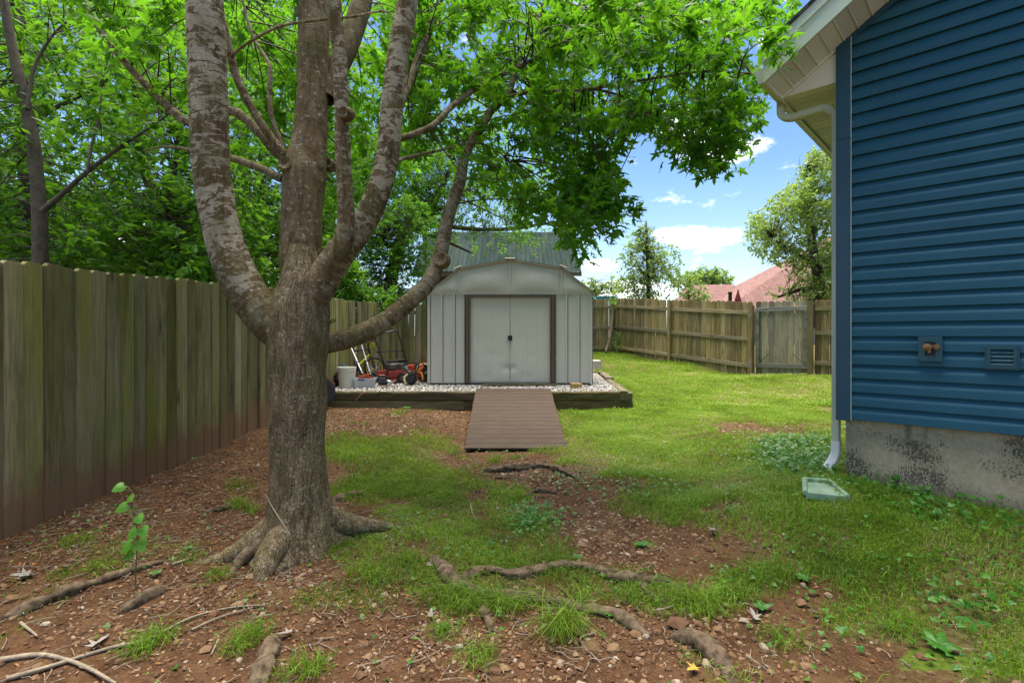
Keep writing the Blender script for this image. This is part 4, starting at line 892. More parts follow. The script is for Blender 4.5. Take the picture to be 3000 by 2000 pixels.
def tubes_np(paths, r0, r1, n=4):
    """many thin tubes at once: paths (N, K, 3)"""
    N, K, _ = paths.shape; t = norm(np.gradient(paths, axis=1)); up = np.where(np.abs(t[..., 2:3]) > .9, np.array([1.0, 0, 0]), np.array([0, 0, 1.0])); up = norm(up - t * (up * t).sum(-1, keepdims=True)); sd = np.cross(t, up)
    rad = r0[:, None] + (r1 - r0)[:, None] * np.linspace(0, 1, K)[None]; a = np.arange(n) * 2 * np.pi / n
    V = paths[:, :, None] + (up[:, :, None] * np.cos(a)[None, None, :, None] + sd[:, :, None] * np.sin(a)[None, None, :, None]) * rad[:, :, None, None]
    b = (np.arange(N)[:, None, None] * K + np.arange(K - 1)[None, :, None]) * n; k = np.arange(n)[None, None]; k2 = (k + 1) % n
    Fq = np.stack(np.broadcast_arrays(b + k, b + k2, b + n + k2, b + n + k), -1).reshape(-1, 4); return V.reshape(-1, 3), Fq
def place(tv, tf, pos, nrm_, tip, size, rng, fold=None):
    """copies of a flat template (x side, y tip, z normal) at many places"""
    z = norm(nrm_); y = norm(tip - z * (tip * z).sum(1, keepdims=True)); x = np.cross(y, z); N, k = len(pos), len(tv)
    V = pos[:, None] + size[:, None, None] * (x[:, None] * tv[None, :, 0:1] + y[:, None] * tv[None, :, 1:2] + z[:, None] * tv[None, :, 2:3])
    return V.reshape(-1, 3), (tf[None] + (np.arange(N) * k)[:, None, None]).reshape(-1, 3)
def fan(outline, cz=.0, center=(0, .35)):
    o = np.array(outline, float); v = np.vstack([[center[0], center[1], cz], np.column_stack([o[:, 0], o[:, 1], np.zeros(len(o)) if o.shape[1] == 2 else o[:, 2]])]); n = len(o)
    return v, np.array([(0, i + 1, (i + 1) % n + 1) for i in range(n)])
# silver-maple like leaf: five pointed lobes with deep notches
half = [(0.0, 0.0), (.33, -.06), (.18, .18), (.56, .46), (.15, .42), (.15, .72), (0.0, 1.05)]
ml = half + [(-x, y) for x, y in half[-2:0:-1]]
MAPLE = fan([(x, y, -.38 * abs(x) - .25 * max(0, y - .45)) for x, y in ml], .02, (0, .3))
OVAL = fan([(0, 0, 0), (.22, .22, -.05), (.25, .5, -.07), (.13, .8, -.08), (0, 1.0, -.12), (-.13, .8, -.08), (-.25, .5, -.07), (-.22, .22, -.05)], .03, (0, .45))
LEAF4 = (np.array([(0, 0, 0), (.27, .42, -.06), (0, 1.0, -.1), (-.27, .42, -.06), (0, .45, .03)]), np.array([(0, 1, 4), (1, 2, 4), (2, 3, 4), (3, 0, 4)]))
def foliage(rng, starts, dirs, lens, per, size, droop=.25, spread=.5, petiole=.05, upw=1.0):
    """leaves set along sprigs; returns positions, normals, tips, sizes"""
    S = len(starts); t = rng.uniform(.12, 1.05, (S, per)); pos = starts[:, None] + dirs[:, None] * (lens[:, None] * t)[..., None]
    pos[..., 2] -= droop * lens[:, None] * t ** 2
    rv = norm(rng.normal(size=(S, per, 3))); sd = norm(rv - .0 * dirs[:, None]); tip = norm(sd + dirs[:, None] * .6 + np.array([0, 0, -.45])); pos = pos + tip * petiole * rng.uniform(.4, 1.4, (S, per, 1))
    nr = norm(rng.normal(size=(S, per, 3)) * spread + np.array([0, 0, upw])); sz = size * rng.uniform(.5, 1.35, (S, per))
    return pos.reshape(-1, 3), nr.reshape(-1, 3), tip.reshape(-1, 3), sz.ravel()
def inpoly(px, py, poly):
    poly = np.asarray(poly, float); c = np.zeros(len(px), bool); j = len(poly) - 1
    for i in range(len(poly)):
        xi, yi = poly[i]; xj, yj = poly[j]
        c ^= ((yi > py) != (yj > py)) & (px < (xj - xi) * (py - yi) / (yj - yi + 1e-9) + xi); j = i
    return c
def sample_region(rng, poly, d0, d1, n, cond=None):
    """n points in the volume seen through a region between two depths"""
    poly = np.asarray(poly, float); out = []; lo, hi = poly.min(0), poly.max(0)
    while sum(map(len, out)) < n:
        m = 4 * n; px, py = rng.uniform(lo[0], hi[0], m), rng.uniform(lo[1], hi[1], m); D = (d0 ** 2 + (d1 ** 2 - d0 ** 2) * rng.random(m)) ** .5
        ok = inpoly(px, py, poly); pts = np.stack([(px - 1500) / F * D, D, CAMZ + (HZ - py) / F * D], 1)
        if cond is not None: ok &= cond(pts)
        out.append(pts[ok])
    return np.concatenate(out)[:n]
def thin(pts, rng, scale, keep, seed):
    """clumping: drop points where a noise field is low, so sky shows through in gaps"""
    v = fbm(pts * scale, 2, seed); return pts[v > np.quantile(v, 1 - keep)]
def leaf_object(name, sets, mat, parent, rng, tmpl, shift=0.0):
    Vs, Fs, R, b = [], [], [], 0
    for (pos, nr, tip, sz) in sets:
        V, Fa = place(tmpl[0], tmpl[1], pos, nr, tip, sz, rng); Vs.append(V); Fs.append(Fa + b); b += len(V)
        R.append(np.repeat(np.clip(.55 * rng.random(len(pos)) + .45 * fbm(pos * 1.3, 2, 3) + shift, 0, 1) ** 1.0, len(tmpl[1])))
    o = link_mesh(name, mesh_np(name, np.concatenate(Vs), np.concatenate(Fs), mat, np.concatenate(R))); set_world(o, parent); o['kind'] = 'stuff'; return o
def twig_object(name, starts, dirs, lens, droop, anchors, mat, parent, rng, r=.004, conn=True, maxc=1.3):
    K = 4; tt = np.linspace(0, 1, K); paths = starts[:, None] + dirs[:, None] * (lens[:, None] * tt[None])[..., None]; paths[..., 2] -= droop * lens[:, None] * tt[None] ** 2
    V, Fq = tubes_np(paths, np.full(len(starts), r), np.full(len(starts), r * .35), 3)
    if conn and anchors is not None and len(anchors):
        d = np.linalg.norm(starts[:, None] - anchors[None], axis=2); d = d + rng.random(d.shape) * .25; j = d.argmin(1); near = d.min(1) < maxc; starts = starts[near]; a = anchors[j[near]]; K2 = 5; tt = np.linspace(0, 1, K2)[None, :, None]
        mid = (a + starts) / 2 + rng.normal(size=a.shape) * .08 * np.linalg.norm(starts - a, axis=1, keepdims=True); mid[:, 2] += .12 * np.linalg.norm(starts - a, axis=1)
        pth = a[:, None] * (1 - tt) ** 2 + mid[:, None] * 2 * tt * (1 - tt) + starts[:, None] * tt ** 2; L = np.linalg.norm(starts - a, axis=1)
        V2, F2 = tubes_np(pth, np.clip(.004 + L * .006, .004, .016), np.full(len(a), r), 3); Fq = np.vstack([Fq, F2 + len(V)]); V = np.vstack([V, V2])
    o = link_mesh(name, mesh_np(name, V, Fq, mat, smooth=True)); set_world(o, parent); o['kind'] = 'stuff'; return o

# ---------------------------------------------------------------- the maple
TB = G(882, 1600); maple = thing('maple_tree', tuple(TB), 'large multi-stemmed maple tree with mottled bark in the yard', 'tree')
TD = 3.45
def W(px): return px / F * TD / 2                                   # half width in metres for a width in pixels at the trunk's depth
def path3(L, d0, d1=None):
    n = len(L); d1 = d0 if d1 is None else d1
    return [P(q[0], q[1], d0 + (d1 - d0) * i / (n - 1)) for i, q in enumerate(L)], [q[2] / 2 / F * (d0 + (d1 - d0) * i / (n - 1)) for i, q in enumerate(L)]
samples = []
def add_limb(name, L, d0, d1, mat, n=20, rough=.05, seed=0, sub=8, lobes=None):
    pts, rad = path3(L, d0, d1); rad = [q * (1.0 if name == 'trunk' else .92) for q in rad]; c, r = limb(name, pts, rad, M[mat], maple, n, sub, rough, seed, lobes); samples.append(c); return c
tr = [(884, 1640, 215), (884, 1585, 190), (882, 1520, 170), (878, 1430, 160), (874, 1300, 155), (872, 1150, 157), (872, 1040, 166), (874, 960, 170), (880, 890, 156), (884, 840, 132), (886, 780, 100), (888, 720, 70)]
add_limb('trunk', tr, TD, TD, 'bark', 72, .07, 1, 16, (TB[2], [(-1.75, .15, .36, .09), (-2.75, .20, .34, .11), (-2.2, .08, .25, .08), (.45, .16, .34, .11), (-.7, .05, .3, .10), (1.8, .16, .5, .12)]))
add_limb('limb', [(850, 1010, 90), (790, 945, 118), (725, 860, 122), (672, 750, 114), (640, 630, 108), (618, 480, 108), (612, 300, 110), (606, 130, 111), (600, 0, 108), (596, -160, 96), (575, -380, 70), (540, -700, 30)], TD - .02, TD - .15, 'bark_pale', 30, .03, 2, 10)
add_limb('limb', [(880, 960, 110), (882, 860, 122), (880, 765, 124), (884, 640, 124), (893, 510, 130), (908, 400, 104), (917, 255, 95), (919, 100, 92), (919, 0, 90), (925, -200, 78), (935, -450, 55), (940, -800, 22)], TD + .06, TD + .45, 'bark_dark', 30, .08, 3, 10)
add_limb('limb', [(875, 960, 80), (910, 880, 104), (955, 805, 100), (1000, 735, 94), (1040, 690, 84), (1085, 620, 76), (1122, 520, 74), (1140, 420, 72), (1150, 300, 70), (1166, 170, 68), (1185, 60, 66), (1198, -20, 62), (1230, -250, 46), (1260, -600, 20)], TD - .02, TD + .05, 'bark_pale', 26, .035, 4, 10)
add_limb('limb', [(985, 760, 60), (1008, 700, 62), (1015, 640, 54), (1010, 540, 50), (1004, 430, 47), (1001, 320, 46), (996, 190, 45), (986, 90, 46), (978, 0, 45), (965, -160, 34), (950, -420, 14)], TD - .12, TD - .2, 'bark_pale', 18, .04, 5, 10)
add_limb('limb', [(895, 1020, 70), (950, 1008, 66), (1040, 985, 62), (1120, 945, 58), (1200, 882, 54), (1258, 822, 50), (1290, 745, 46), (1315, 630, 40), (1348, 530, 36), (1365, 446, 32), (1410, 372, 29), (1442, 320, 26), (1488, 277, 22), (1512, 200, 19), (1540, 140, 17), (1570, 78, 14), (1592, 10, 11), (1640, -120, 7)], TD + .05, 5.2, 'bark_mid', 20, .06, 6, 8)
add_limb('branch', [(955, 290, 60), (985, 210, 66), (1020, 130, 68), (1045, 60, 66), (1062, 0, 62), (1090, -140, 45), (1120, -400, 15)], TD + .30, 4.3, 'bark_dark', 16, .05, 7)
add_limb('branch', [(1150, 400, 30), (1170, 312, 28), (1196, 250, 27), (1237, 143, 25), (1270, 60, 21), (1310, -60, 14), (1380, -250, 6)], TD + .1, 4.8, 'bark_mid', 12, .05, 8)
add_limb('branch', [(1140, 420, 22), (1163, 411, 22), (1265, 370, 20), (1323, 312, 18), (1395, 259, 17), (1479, 214, 16), (1569, 174, 15), (1658, 120, 12), (1792, 80, 9), (1920, 40, 6)], TD + .05, 4.6, 'bark_mid', 10, .05, 9)
add_limb('branch', [(1470, 292, 15), (1510, 280, 14), (1564, 268, 13), (1680, 268, 11), (1796, 250, 10), (1900, 232, 8), (2060, 210, 6), (2200, 215, 4)], 4.6, 4.2, 'bark_mid', 10, .05, 10)
add_limb('branch', [(1700, 266, 9), (1747, 262, 9), (1854, 295, 8), (1900, 330, 7), (1960, 365, 5), (2060, 400, 3)], 4.4, 4.2, 'bark_mid', 8, .05, 11)
add_limb('branch', [(1575, 60, 12), (1610, 5, 11), (1725, 27, 10), (1860, 31, 8), (2000, 10, 6), (2150, -20, 4)], 5.1, 4.7, 'bark_mid', 8, .05, 12)
add_limb('branch', [(835, 452, 30), (826, 446, 27), (750, 339, 25), (696, 232, 26), (678, 170, 25), (656, 80, 24), (629, 0, 22), (600, -150, 12)], TD + .2, TD + .1, 'bark_mid', 12, .05, 13)
add_limb('branch', [(840, 462, 36), (821, 455, 31), (759, 388, 29), (692, 330, 29), (620, 330, 28), (551, 357, 28), (500, 318, 26), (459, 281, 25), (357, 173, 22), (301, 97, 20), (245, 10, 17), (190, -120, 10)], TD + .22, 4.1, 'bark_mid', 12, .05, 14)
add_limb('branch', [(835, 525, 30), (812, 518, 27), (759, 491, 25), (679, 464, 22), (600, 450, 14), (500, 430, 8), (420, 440, 4)], TD + .2, 4.5, 'bark_mid', 10, .05, 15)
add_limb('branch', [(828, 440, 18), (821, 411, 17), (799, 357, 16), (790, 290, 15), (791, 200, 14), (780, 172, 12), (748, 120, 10), (720, 40, 8), (700, -60, 5)], TD + .25, TD + .6, 'bark_mid', 10, .05, 16)
add_limb('branch', [(678, 170, 10), (700, 145, 9), (750, 112, 9), (826, 76, 9), (946, 58, 8), (1036, 49, 7), (1125, 33, 6), (1160, 60, 4), (1230, 110, 3)], TD - .08, TD - .25, 'bark_pale', 8, .03, 17)
add_limb('branch', [(1100, 520, 16), (1170, 470, 14), (1195, 462, 12), (1290, 440, 8), (1400, 420, 5), (1500, 470, 3)], TD + .1, 4.6, 'bark_mid', 8, .05, 18)
for k, (x, y, d, r) in enumerate(((838, 480, TD + .08, .05), (1010, 330, TD - .24, .036), (1292, 760, TD + .42, .055), (862, 470, TD + .10, .04), (962, 480, TD + .26, .04))):   # healed branch scars and knots
    q = P(x, y, d); mb = MB(); mb.lathe([(r * 1.15, -.05), (r * 1.1, 0), (r * .95, .018), (r * .7, .016), (r * .45, .004), (.001, .0)], 14, q, Vector((random.uniform(-.4, .4), -1, random.uniform(-.1, .3))).to_track_quat('Z', 'Y').to_matrix())
    o = mb.build('knot', M['bark']); set_world(o, maple); smooth_sharp(o, 70)
# buttress roots at the foot, then roots running through the soil surface
def root(pix, rad, seed, lift=.0, sink_end=True, mat='root', n=20, rough=.2):
    pts = []; rad = list(rad)
    for i, (px, py) in enumerate(pix):
        q = G(px, py); e = (random.uniform(-.55, .25) if i % 2 else .1) if 0 < i < len(pix) - 1 or not sink_end else -1.3; q[2] += rad[i] * (.38 + lift + e); pts.append(q)
    pts, rr2 = np.array(pts), rad
    e0 = pts[0] - (pts[1] - pts[0]) / np.linalg.norm(pts[1] - pts[0]) * .10; e1 = pts[-1] + (pts[-1] - pts[-2]) / np.linalg.norm(pts[-1] - pts[-2]) * .14; e0[2] -= .05; e1[2] -= .05
    limb('root', np.vstack([e0, pts, e1]), [rr2[0] * .6] + list(rr2) + [rr2[-1] * .4], M[mat], maple, n, 12, rough, seed, None, .75)
def flare(L, seed, rough=.12):
    limb('root', [np.array(q[:3]) for q in L], [q[3] for q in L], M['bark'] if seed % 2 else M['root'], maple, 18, 8, rough, seed)
b = TB
flare([(b[0] - .03, b[1] - .12, b[2] + .14, .09), (b[0] - .07, b[1] - .26, b[2] + .07, .085), (b[0] - .075, b[1] - .34, b[2] + .01, .07), (b[0] - .07, b[1] - .43, b[2] - .06, .03)], 21, .22)
flare([(b[0] - .14, b[1] - .03, b[2] + .16, .09), (b[0] - .28, b[1] - .11, b[2] + .06, .075), (b[0] - .42, b[1] - .20, b[2] + .0, .05), (b[0] - .62, b[1] - .28, b[2] - .04, .03)], 23, .22)
flare([(b[0] - .18, b[1] - .12, b[2] + .08, .06), (b[0] - .26, b[1] - .22, b[2] + .03, .042), (b[0] - .28, b[1] - .31, b[2] - .01, .032), (b[0] - .27, b[1] - .40, b[2] - .05, .02)], 24, .15)
flare([(b[0] + .14, b[1] + .08, b[2] + .16, .08), (b[0] + .26, b[1] + .15, b[2] + .09, .075), (b[0] + .38, b[1] + .22, b[2] + .05, .055), (b[0] + .55, b[1] + .30, b[2] + .0, .04), (b[0] + .72, b[1] + .40, b[2] - .05, .025)], 25, .2)
for k, (pix, rad) in enumerate([
    ([(1255, 1625), (1290, 1665), (1325, 1710), (1390, 1735), (1480, 1745)], (.03, .038, .040, .032, .022)),
    ([(1330, 1700), (1420, 1675), (1500, 1690), (1580, 1680), (1660, 1665), (1740, 1670), (1810, 1700), (1900, 1710), (2000, 1720)], (.026, .030, .034, .034, .030, .034, .036, .03, .02)),
    ([(1390, 1735), (1480, 1750), (1590, 1765), (1700, 1790), (1800, 1805), (1860, 1840), (1900, 1865)], (.03, .028, .030, .032, .034, .026, .014)),
    ([(1755, 1668), (1840, 1680), (1880, 1720), (1920, 1755), (1975, 1770)], (.02, .030, .030, .024, .012)),
    ([(1960, 1862), (2020, 1875), (2080, 1915), (2120, 1960), (2160, 2010)], (.022, .036, .036, .032, .024)),
    ([(1400, 1375), (1450, 1382), (1520, 1376), (1600, 1370), (1660, 1390), (1710, 1408)], (.022, .034, .040, .042, .034, .02)),
    ([(1400, 1385), (1460, 1400), (1540, 1402)], (.016, .024, .016)),
    ([(820, 1855), (805, 1880), (790, 1925), (765, 1980), (750, 2030)], (.018, .036, .044, .044, .036)),
    ([(0, 1815), (60, 1790), (160, 1755), (260, 1715), (350, 1690), (440, 1660), (500, 1640)], (.036, .036, .034, .032, .030, .026, .015)),
    ([(335, 1800), (380, 1780), (430, 1750), (515, 1715)], (.018, .028, .030, .014)),
    ([(1410, 1770), (1425, 1810), (1440, 1845), (1450, 1855)], (.018, .020, .016, .008)),
    ([(1530, 1455), (1580, 1440), (1640, 1445)], (.016, .022, .012)),
    ([(600, 1500), (660, 1490), (730, 1480)], (.018, .028, .03)),
    ([(980, 1475), (1010, 1455), (1070, 1445)], (.05, .05, .03))]): root(pix, rad, 40 + k)
# crown
rng = np.random.default_rng(5)
RA = [(1170, -60), (2335, -60), (2330, 60), (2265, 150), (2250, 250), (2240, 330), (2180, 400), (2080, 475), (1990, 430), (1880, 400), (1800, 420), (1770, 520), (1830, 600), (1810, 680), (1740, 660), (1650, 690), (1560, 640), (1450, 560), (1330, 470), (1200, 420)]
pts = [thin(sample_region(rng, RA, 3.9, 6.4, 640), rng, 1.6, .80, 11), thin(sample_region(rng, [(640, -60), (1250, -60), (1240, 420), (1000, 560), (680, 420)], 4.2, 7.0, 330), rng, 1.6, .8, 12),
       sample_region(rng, [(230, -60), (560, -60), (560, 260), (420, 250), (300, 140)], 3.5, 5.0, 42), sample_region(rng, [(1600, -60), (2330, -60), (2300, 90), (2200, 170), (1700, 150)], 3.2, 4.4, 50),
       sample_region(rng, [(1620, 480), (1830, 560), (1810, 690), (1640, 660)], 4.6, 5.8, 30), sample_region(rng, [(1560, 240), (1860, 300), (1800, 520), (1640, 560)], 4.4, 5.8, 26), sample_region(rng, [(1900, 300), (2250, 200), (2240, 330), (2080, 470), (1960, 430)], 3.9, 4.8, 34),
       thin(sample_region(rng, [(100, -1000), (1500, -1000), (2000, -500), (2250, -60), (200, -60)], 3.4, 6.6, 200), rng, 1.2, .75, 13)]
st = np.concatenate(pts); st = st[st[:, 2] < 9.5]
st = st[~((st[:, 0] > 2.3) & (st[:, 1] < 4.6) & (st[:, 2] > 2.8) & (np.abs((st[:, 0] - 2.456) * hd.y - (st[:, 1] - 3.83) * hd.x) < .0))]
def clear_of_house(p):
    """not inside the house or its eaves"""
    rel = p[:, :2] - np.array([HC.x, HC.y]); u = rel @ np.array([hd.x, hd.y]); n_ = rel @ np.array([hn.x, hn.y]); return ~((u > -.62) & (n_ < .55))
st = st[clear_of_house(st)]
axis = np.array([TB[0], TB[1], 0.0]); out = norm((st - axis) * np.array([1, 1, 0])); dr = norm(out + rng.normal(size=st.shape) * .55 + np.array([0, 0, -.12])); ln = rng.uniform(.25, .52, len(st)); anchors = np.concatenate(samples[1:])[::2]; anchors = anchors[anchors[:, 2] > 2.0]
lv = foliage(rng, st - dr * ln[:, None] * .5, dr, ln, 21, .092, droop=.3, spread=.75, petiole=.06)
ok = clear_of_house(lv[0]); lv = tuple(q[ok] for q in lv)
leaf_object('crown', [lv], M['maple_leaf'], maple, rng, MAPLE)
twig_object('twigs', st - dr * ln[:, None] * .5, dr, ln, .3, anchors, M['twig'], maple, rng, maxc=.75)

# ---------------------------------------------------------------- woods beyond the near fence
def tree(name, label, trunk, d0, d1, mat_trunk, centers, leafsize, per, mat_leaf, rng, lens=(.25, .5), branches=(), group=None, shift=0.0, droop=.2, tmpl=LEAF4, spread=.7, rough=.05):
    base = P(trunk[0][0], trunk[0][1], d0); t = thing(name, tuple(base), label, 'tree', group)
    sm = []; pts, rad = path3(trunk, d0, d1); c, r = limb('trunk', pts, rad, M[mat_trunk], t, 14, 8, rough, int(trunk[0][0]) % 97); sm.append(c)
    for (L, a, b_) in branches:
        pts, rad = path3(L, a, b_); c, r = limb('branch', pts, rad, M[mat_trunk], t, 8, 6, rough, int(L[0][0]) % 89); sm.append(c)
    dr = norm(rng.normal(size=centers.shape) + np.array([0, 0, -.1])); ln = rng.uniform(*lens, len(centers)); s0 = centers - dr * ln[:, None] * .5
    leaf_object('crown', [foliage(rng, s0, dr, ln, per, leafsize, droop, spread, .03)], M[mat_leaf], t, rng, tmpl, shift)
    twig_object('twigs', s0, dr, ln, droop, np.concatenate(sm)[::2], M['twig'], t, rng, .003); return t
rw = np.random.default_rng(11)
def beyond(p): 
    lim = np.interp(p[:, 1], [0, 3.37, 10.3, 12.5, 14], [-3.75, -3.75, -3.6, -3.1, -2.3]); return p[:, 0] < lim
woods = np.concatenate([thin(sample_region(rw, [(-250, -100), (1150, -100), (1100, 420), (1010, 620), (960, 840), (-250, 830)], 6.0, 13.5, 4000, beyond), rw, .9, .88, 21),
                        sample_region(rw, [(-250, 560), (1000, 560), (960, 860), (-250, 860)], 6.5, 14, 2300, beyond), thin(sample_region(rw, [(-600, -1100), (1100, -1100), (1150, -100), (-600, -100)], 6.0, 11, 260, beyond), rw, .9, .8, 22)])
woods = woods[woods[:, 2] < 9.5]
TR = [('woodland_tree', 'slender dark tree close behind the mossy fence', [(118, 900, 42), (118, 760, 38), (116, 640, 36), (108, 520, 34), (95, 400, 32), (66, 270, 28), (34, 130, 24), (10, 0, 20), (-30, -200, 12)], 6.0, 6.3,
       [([(122, 620, 16), (180, 570, 14), (260, 500, 12), (340, 440, 10), (430, 380, 7), (500, 330, 5)], 6.0, 6.4), ([(255, 505, 8), (270, 420, 7), (290, 340, 6), (300, 250, 4)], 6.1, 6.6), ([(80, 320, 10), (100, 200, 9), (150, 110, 7), (220, 40, 5)], 6.1, 6.5)]),
      ('woodland_tree', 'pale barked tree just behind the slender dark one', [(100, 900, 60), (98, 640, 54), (84, 480, 50), (76, 330, 46), (62, 180, 42), (50, 60, 38), (40, -200, 25)], 8.2, 8.6, [([(80, 400, 14), (140, 330, 12), (220, 290, 9), (320, 240, 6)], 8.3, 8.8)]),
      ('woodland_tree', 'leaning dark trunk tree behind the fence', [(640, 900, 56), (610, 790, 54), (560, 720, 50), (510, 650, 44), (460, 580, 34), (420, 480, 26), (400, 300, 18), (380, 100, 12)], 9.0, 9.6, [([(560, 720, 18), (600, 600, 14), (640, 480, 10), (650, 350, 6)], 9.0, 9.4), ([(490, 620, 14), (490, 560, 12), (505, 520, 10), (515, 440, 6)], 8.8, 9.0)]),
      ('woodland_tree', 'thin forked tree seen between the maple stems', [(770, 920, 34), (765, 700, 32), (762, 560, 30), (775, 400, 26), (770, 250, 22), (765, 100, 17), (770, -80, 10)], 10.0, 10.4, [([(765, 600, 12), (720, 470, 10), (700, 330, 6)], 10, 10.3)]),
      ('woodland_tree', 'tall grey tree farthest back in the woods', [(960, 920, 50), (958, 650, 46), (950, 420, 40), (960, 200, 32), (955, 0, 22), (950, -200, 12)], 13.0, 13.2, [([(955, 500, 14), (1010, 380, 10), (1060, 280, 6)], 13, 13.3)]),
      ('woodland_tree', 'slim sapling by the leaning dark trunk', [(478, 900, 20), (480, 760, 19), (488, 640, 17), (496, 560, 15), (510, 515, 12), (520, 430, 8), (505, 300, 5)], 7.4, 7.6, [])]
tb = np.array([P((q[2][2][0] + q[2][-3][0]) / 2, 400, q[3])[:2] for q in TR]); who = ((woods[:, None, :2] - tb[None]) ** 2).sum(2) + rw.random((len(woods), len(tb))) * 1.2; who = who.argmin(1)
for k, (nm, lab, tk, d0, d1, br) in enumerate(TR):
    c = woods[who == k]; c = c if len(c) else woods[:10]
    tree(nm, lab, tk, d0, d1, 'wood_trunk', c, .122, 19, 'wood_leaf', rw, (.3, .6), br, 'woodland trees behind the mossy fence', tmpl=LEAF4)
# small leaved tree whose boughs hang over the barn roof
c2 = np.concatenate([thin(sample_region(rw, [(1020, 380), (1300, 420), (1560, 470), (1720, 560), (1690, 690), (1560, 740), (1420, 740), (1300, 720), (1200, 640), (1000, 560)], 13.5, 17.5, 1000), rw, .8, .66, 31), sample_region(rw, [(1000, 420), (1300, 420), (1290, 640), (1180, 700), (1000, 640)], 13.5, 16, 520), sample_region(rw, [(1000, 150), (1450, 200), (1520, 540), (1300, 620), (1000, 620)], 13.5, 17, 620)])
tree('woodland_tree', 'small leaved tree with boughs hanging over the barn roof', [(1130, 960, 40), (1150, 800, 36), (1190, 680, 30), (1240, 640, 26), (1290, 560, 18), (1330, 470, 10)], 15, 15.2, 'wood_trunk', c2, .09, 22, 'wood_leaf', rw, (.3, .7),
     [([(1220, 655, 18), (1300, 662, 15), (1400, 672, 13), (1500, 670, 11), (1600, 655, 8), (1660, 650, 4)], 15, 15.8), ([(1200, 668, 14), (1290, 700, 10), (1380, 740, 6)], 15, 15.6), ([(1180, 690, 24), (1230, 640, 20), (1270, 612, 18), (1310, 604, 12), (1370, 560, 6)], 14.6, 14.6)], None, .08, tmpl=LEAF4)
# shrub and vine spilling over the fence behind the mower
def over(p): return np.ones(len(p), bool)
rv = np.random.default_rng(17)
vt = thing('vine_shrub', tuple(P(1080, 1090, 12.6)), 'bright green vine shrub spilling over the fence beside the shed', 'shrub')
c3 = np.concatenate([sample_region(rv, [(985, 720), (1080, 640), (1200, 560), (1290, 640), (1270, 760), (1240, 870), (1150, 900), (1040, 880), (985, 850)], 12.4, 13.6, 620), sample_region(rv, [(1000, 830), (1160, 840), (1140, 910), (1100, 900), (1060, 930), (1035, 960), (1012, 930)], 11.2, 11.9, 150), sample_region(rv, [(970, 740), (1060, 760), (1040, 880), (965, 860)], 10.6, 11.6, 150)])
drv = norm(rv.normal(size=c3.shape) + np.array([.2, -.3, -.2])); lnv = rv.uniform(.25, .5, len(c3))
leaf_object('foliage', [foliage(rv, c3 - drv * .15, drv, lnv, 20, .085, .4, .7, .02)], M['vine_leaf'], vt, rv, LEAF4)
twig_object('stems', c3 - drv * .15, drv, lnv, .4, np.array([P(1120, y, 12.8) for y in range(700, 1100, 20)]), M['twig'], vt, rv, .003)
for k, L in enumerate(([(1130, 830), (1138, 860), (1145, 900), (1150, 940)], [(1150, 820), (1160, 850), (1155, 890)], [(1130, 870), (1150, 850), (1165, 835)])):
    o = MB().tube(catmull([P(x, y, 12.1) for x, y in L], 4), .006, 5).build('bare_stem', M['branch_dead']); set_world(o, vt)

# ---------------------------------------------------------------- behind the fences: barn, neighbour's house, far trees
barn = thing('barn', (0, 20, .9), 'barn with ribbed green metal roof behind the shed', 'barn')
bl0, br0, bl1, br1 = P(1208, 795, 20), P(1704, 797, 20), P(1243, 680, 23.2), P(1674, 680, 23.2)
def bp(name, mb, mat):
    o = mb.build(name, mat); set_world(o, barn); return o
nsh = 9
for k in range(nsh):                                                # roof sheets, each folded into ribs
    t0, t1 = k / nsh, (k + 1) / nsh; a0, a1 = bl0 + (br0 - bl0) * t0, bl0 + (br0 - bl0) * t1; c0, c1 = np.array([a0[0], 23.2, bl1[2]]), np.array([a1[0], 23.2, bl1[2]])
    pr = []
    for r in range(4):
        f = r / 4; pr += [(f, 0), (f + .02, .03), (f + .05, .03), (f + .07, 0), (f + .13, 0), (f + .14, .008), (f + .16, .008), (f + .17, 0)]
    pr.append((1.0 - .002, 0)); vs = []
    for (f, h) in pr:
        for (q0, q1) in ((a0, a1), (c0, c1)): v = q0 + (q1 - q0) * f; vs.append((v[0], v[1] - h * .55, v[2] + h * .8))
    bp('roof_sheet', MB().add(vs, [(2 * i, 2 * i + 2, 2 * i + 3, 2 * i + 1) for i in range(len(pr) - 1)]), M['barn_roof'])
    vb_ = [(x, 46.4 - y, z) for x, y, z in vs]; bp('roof_sheet', MB().add(vb_, [(2 * i, 2 * i + 1, 2 * i + 3, 2 * i + 2) for i in range(len(pr) - 1)]), M['barn_roof'])
M['barn_wood'] = wood_mat('barn_wood', ((0.25, (0.12, 0.085, 0.06)), (0.75, (0.28, 0.21, 0.16))), green=0.15, axis='X', dark=0.4)
bp('eave_board', MB().box(((bl0[0] + br0[0]) / 2, 20.03, bl0[2] - .10), (br0[0] - bl0[0], .04, .16)), M['barn_wood'])
for x in (bl0[0] + .02, br0[0] - .02):
    bp('rake_board', MB().prism([(x, 20.06, bl0[2] - .17), (x, 23.2, bl1[2] - .20), (x, 26.34, bl0[2] - .17), (x, 26.34, bl0[2] - .01), (x, 23.2, bl1[2] - .03), (x, 20.06, bl0[2] - .01)], (.03, 0, 0)), M['barn_wood'])
bp('wall', MB().prism([(bl0[0] + .3, 20.4, .5), (bl0[0] + .3, 26, .5), (bl0[0] + .3, 26, bl0[2] + .1), (bl0[0] + .3, 23.2, bl1[2] - .15), (bl0[0] + .3, 20.4, bl0[2] + .1)], (br0[0] - bl0[0] - .6, 0, 0)), M['barn_wood'])

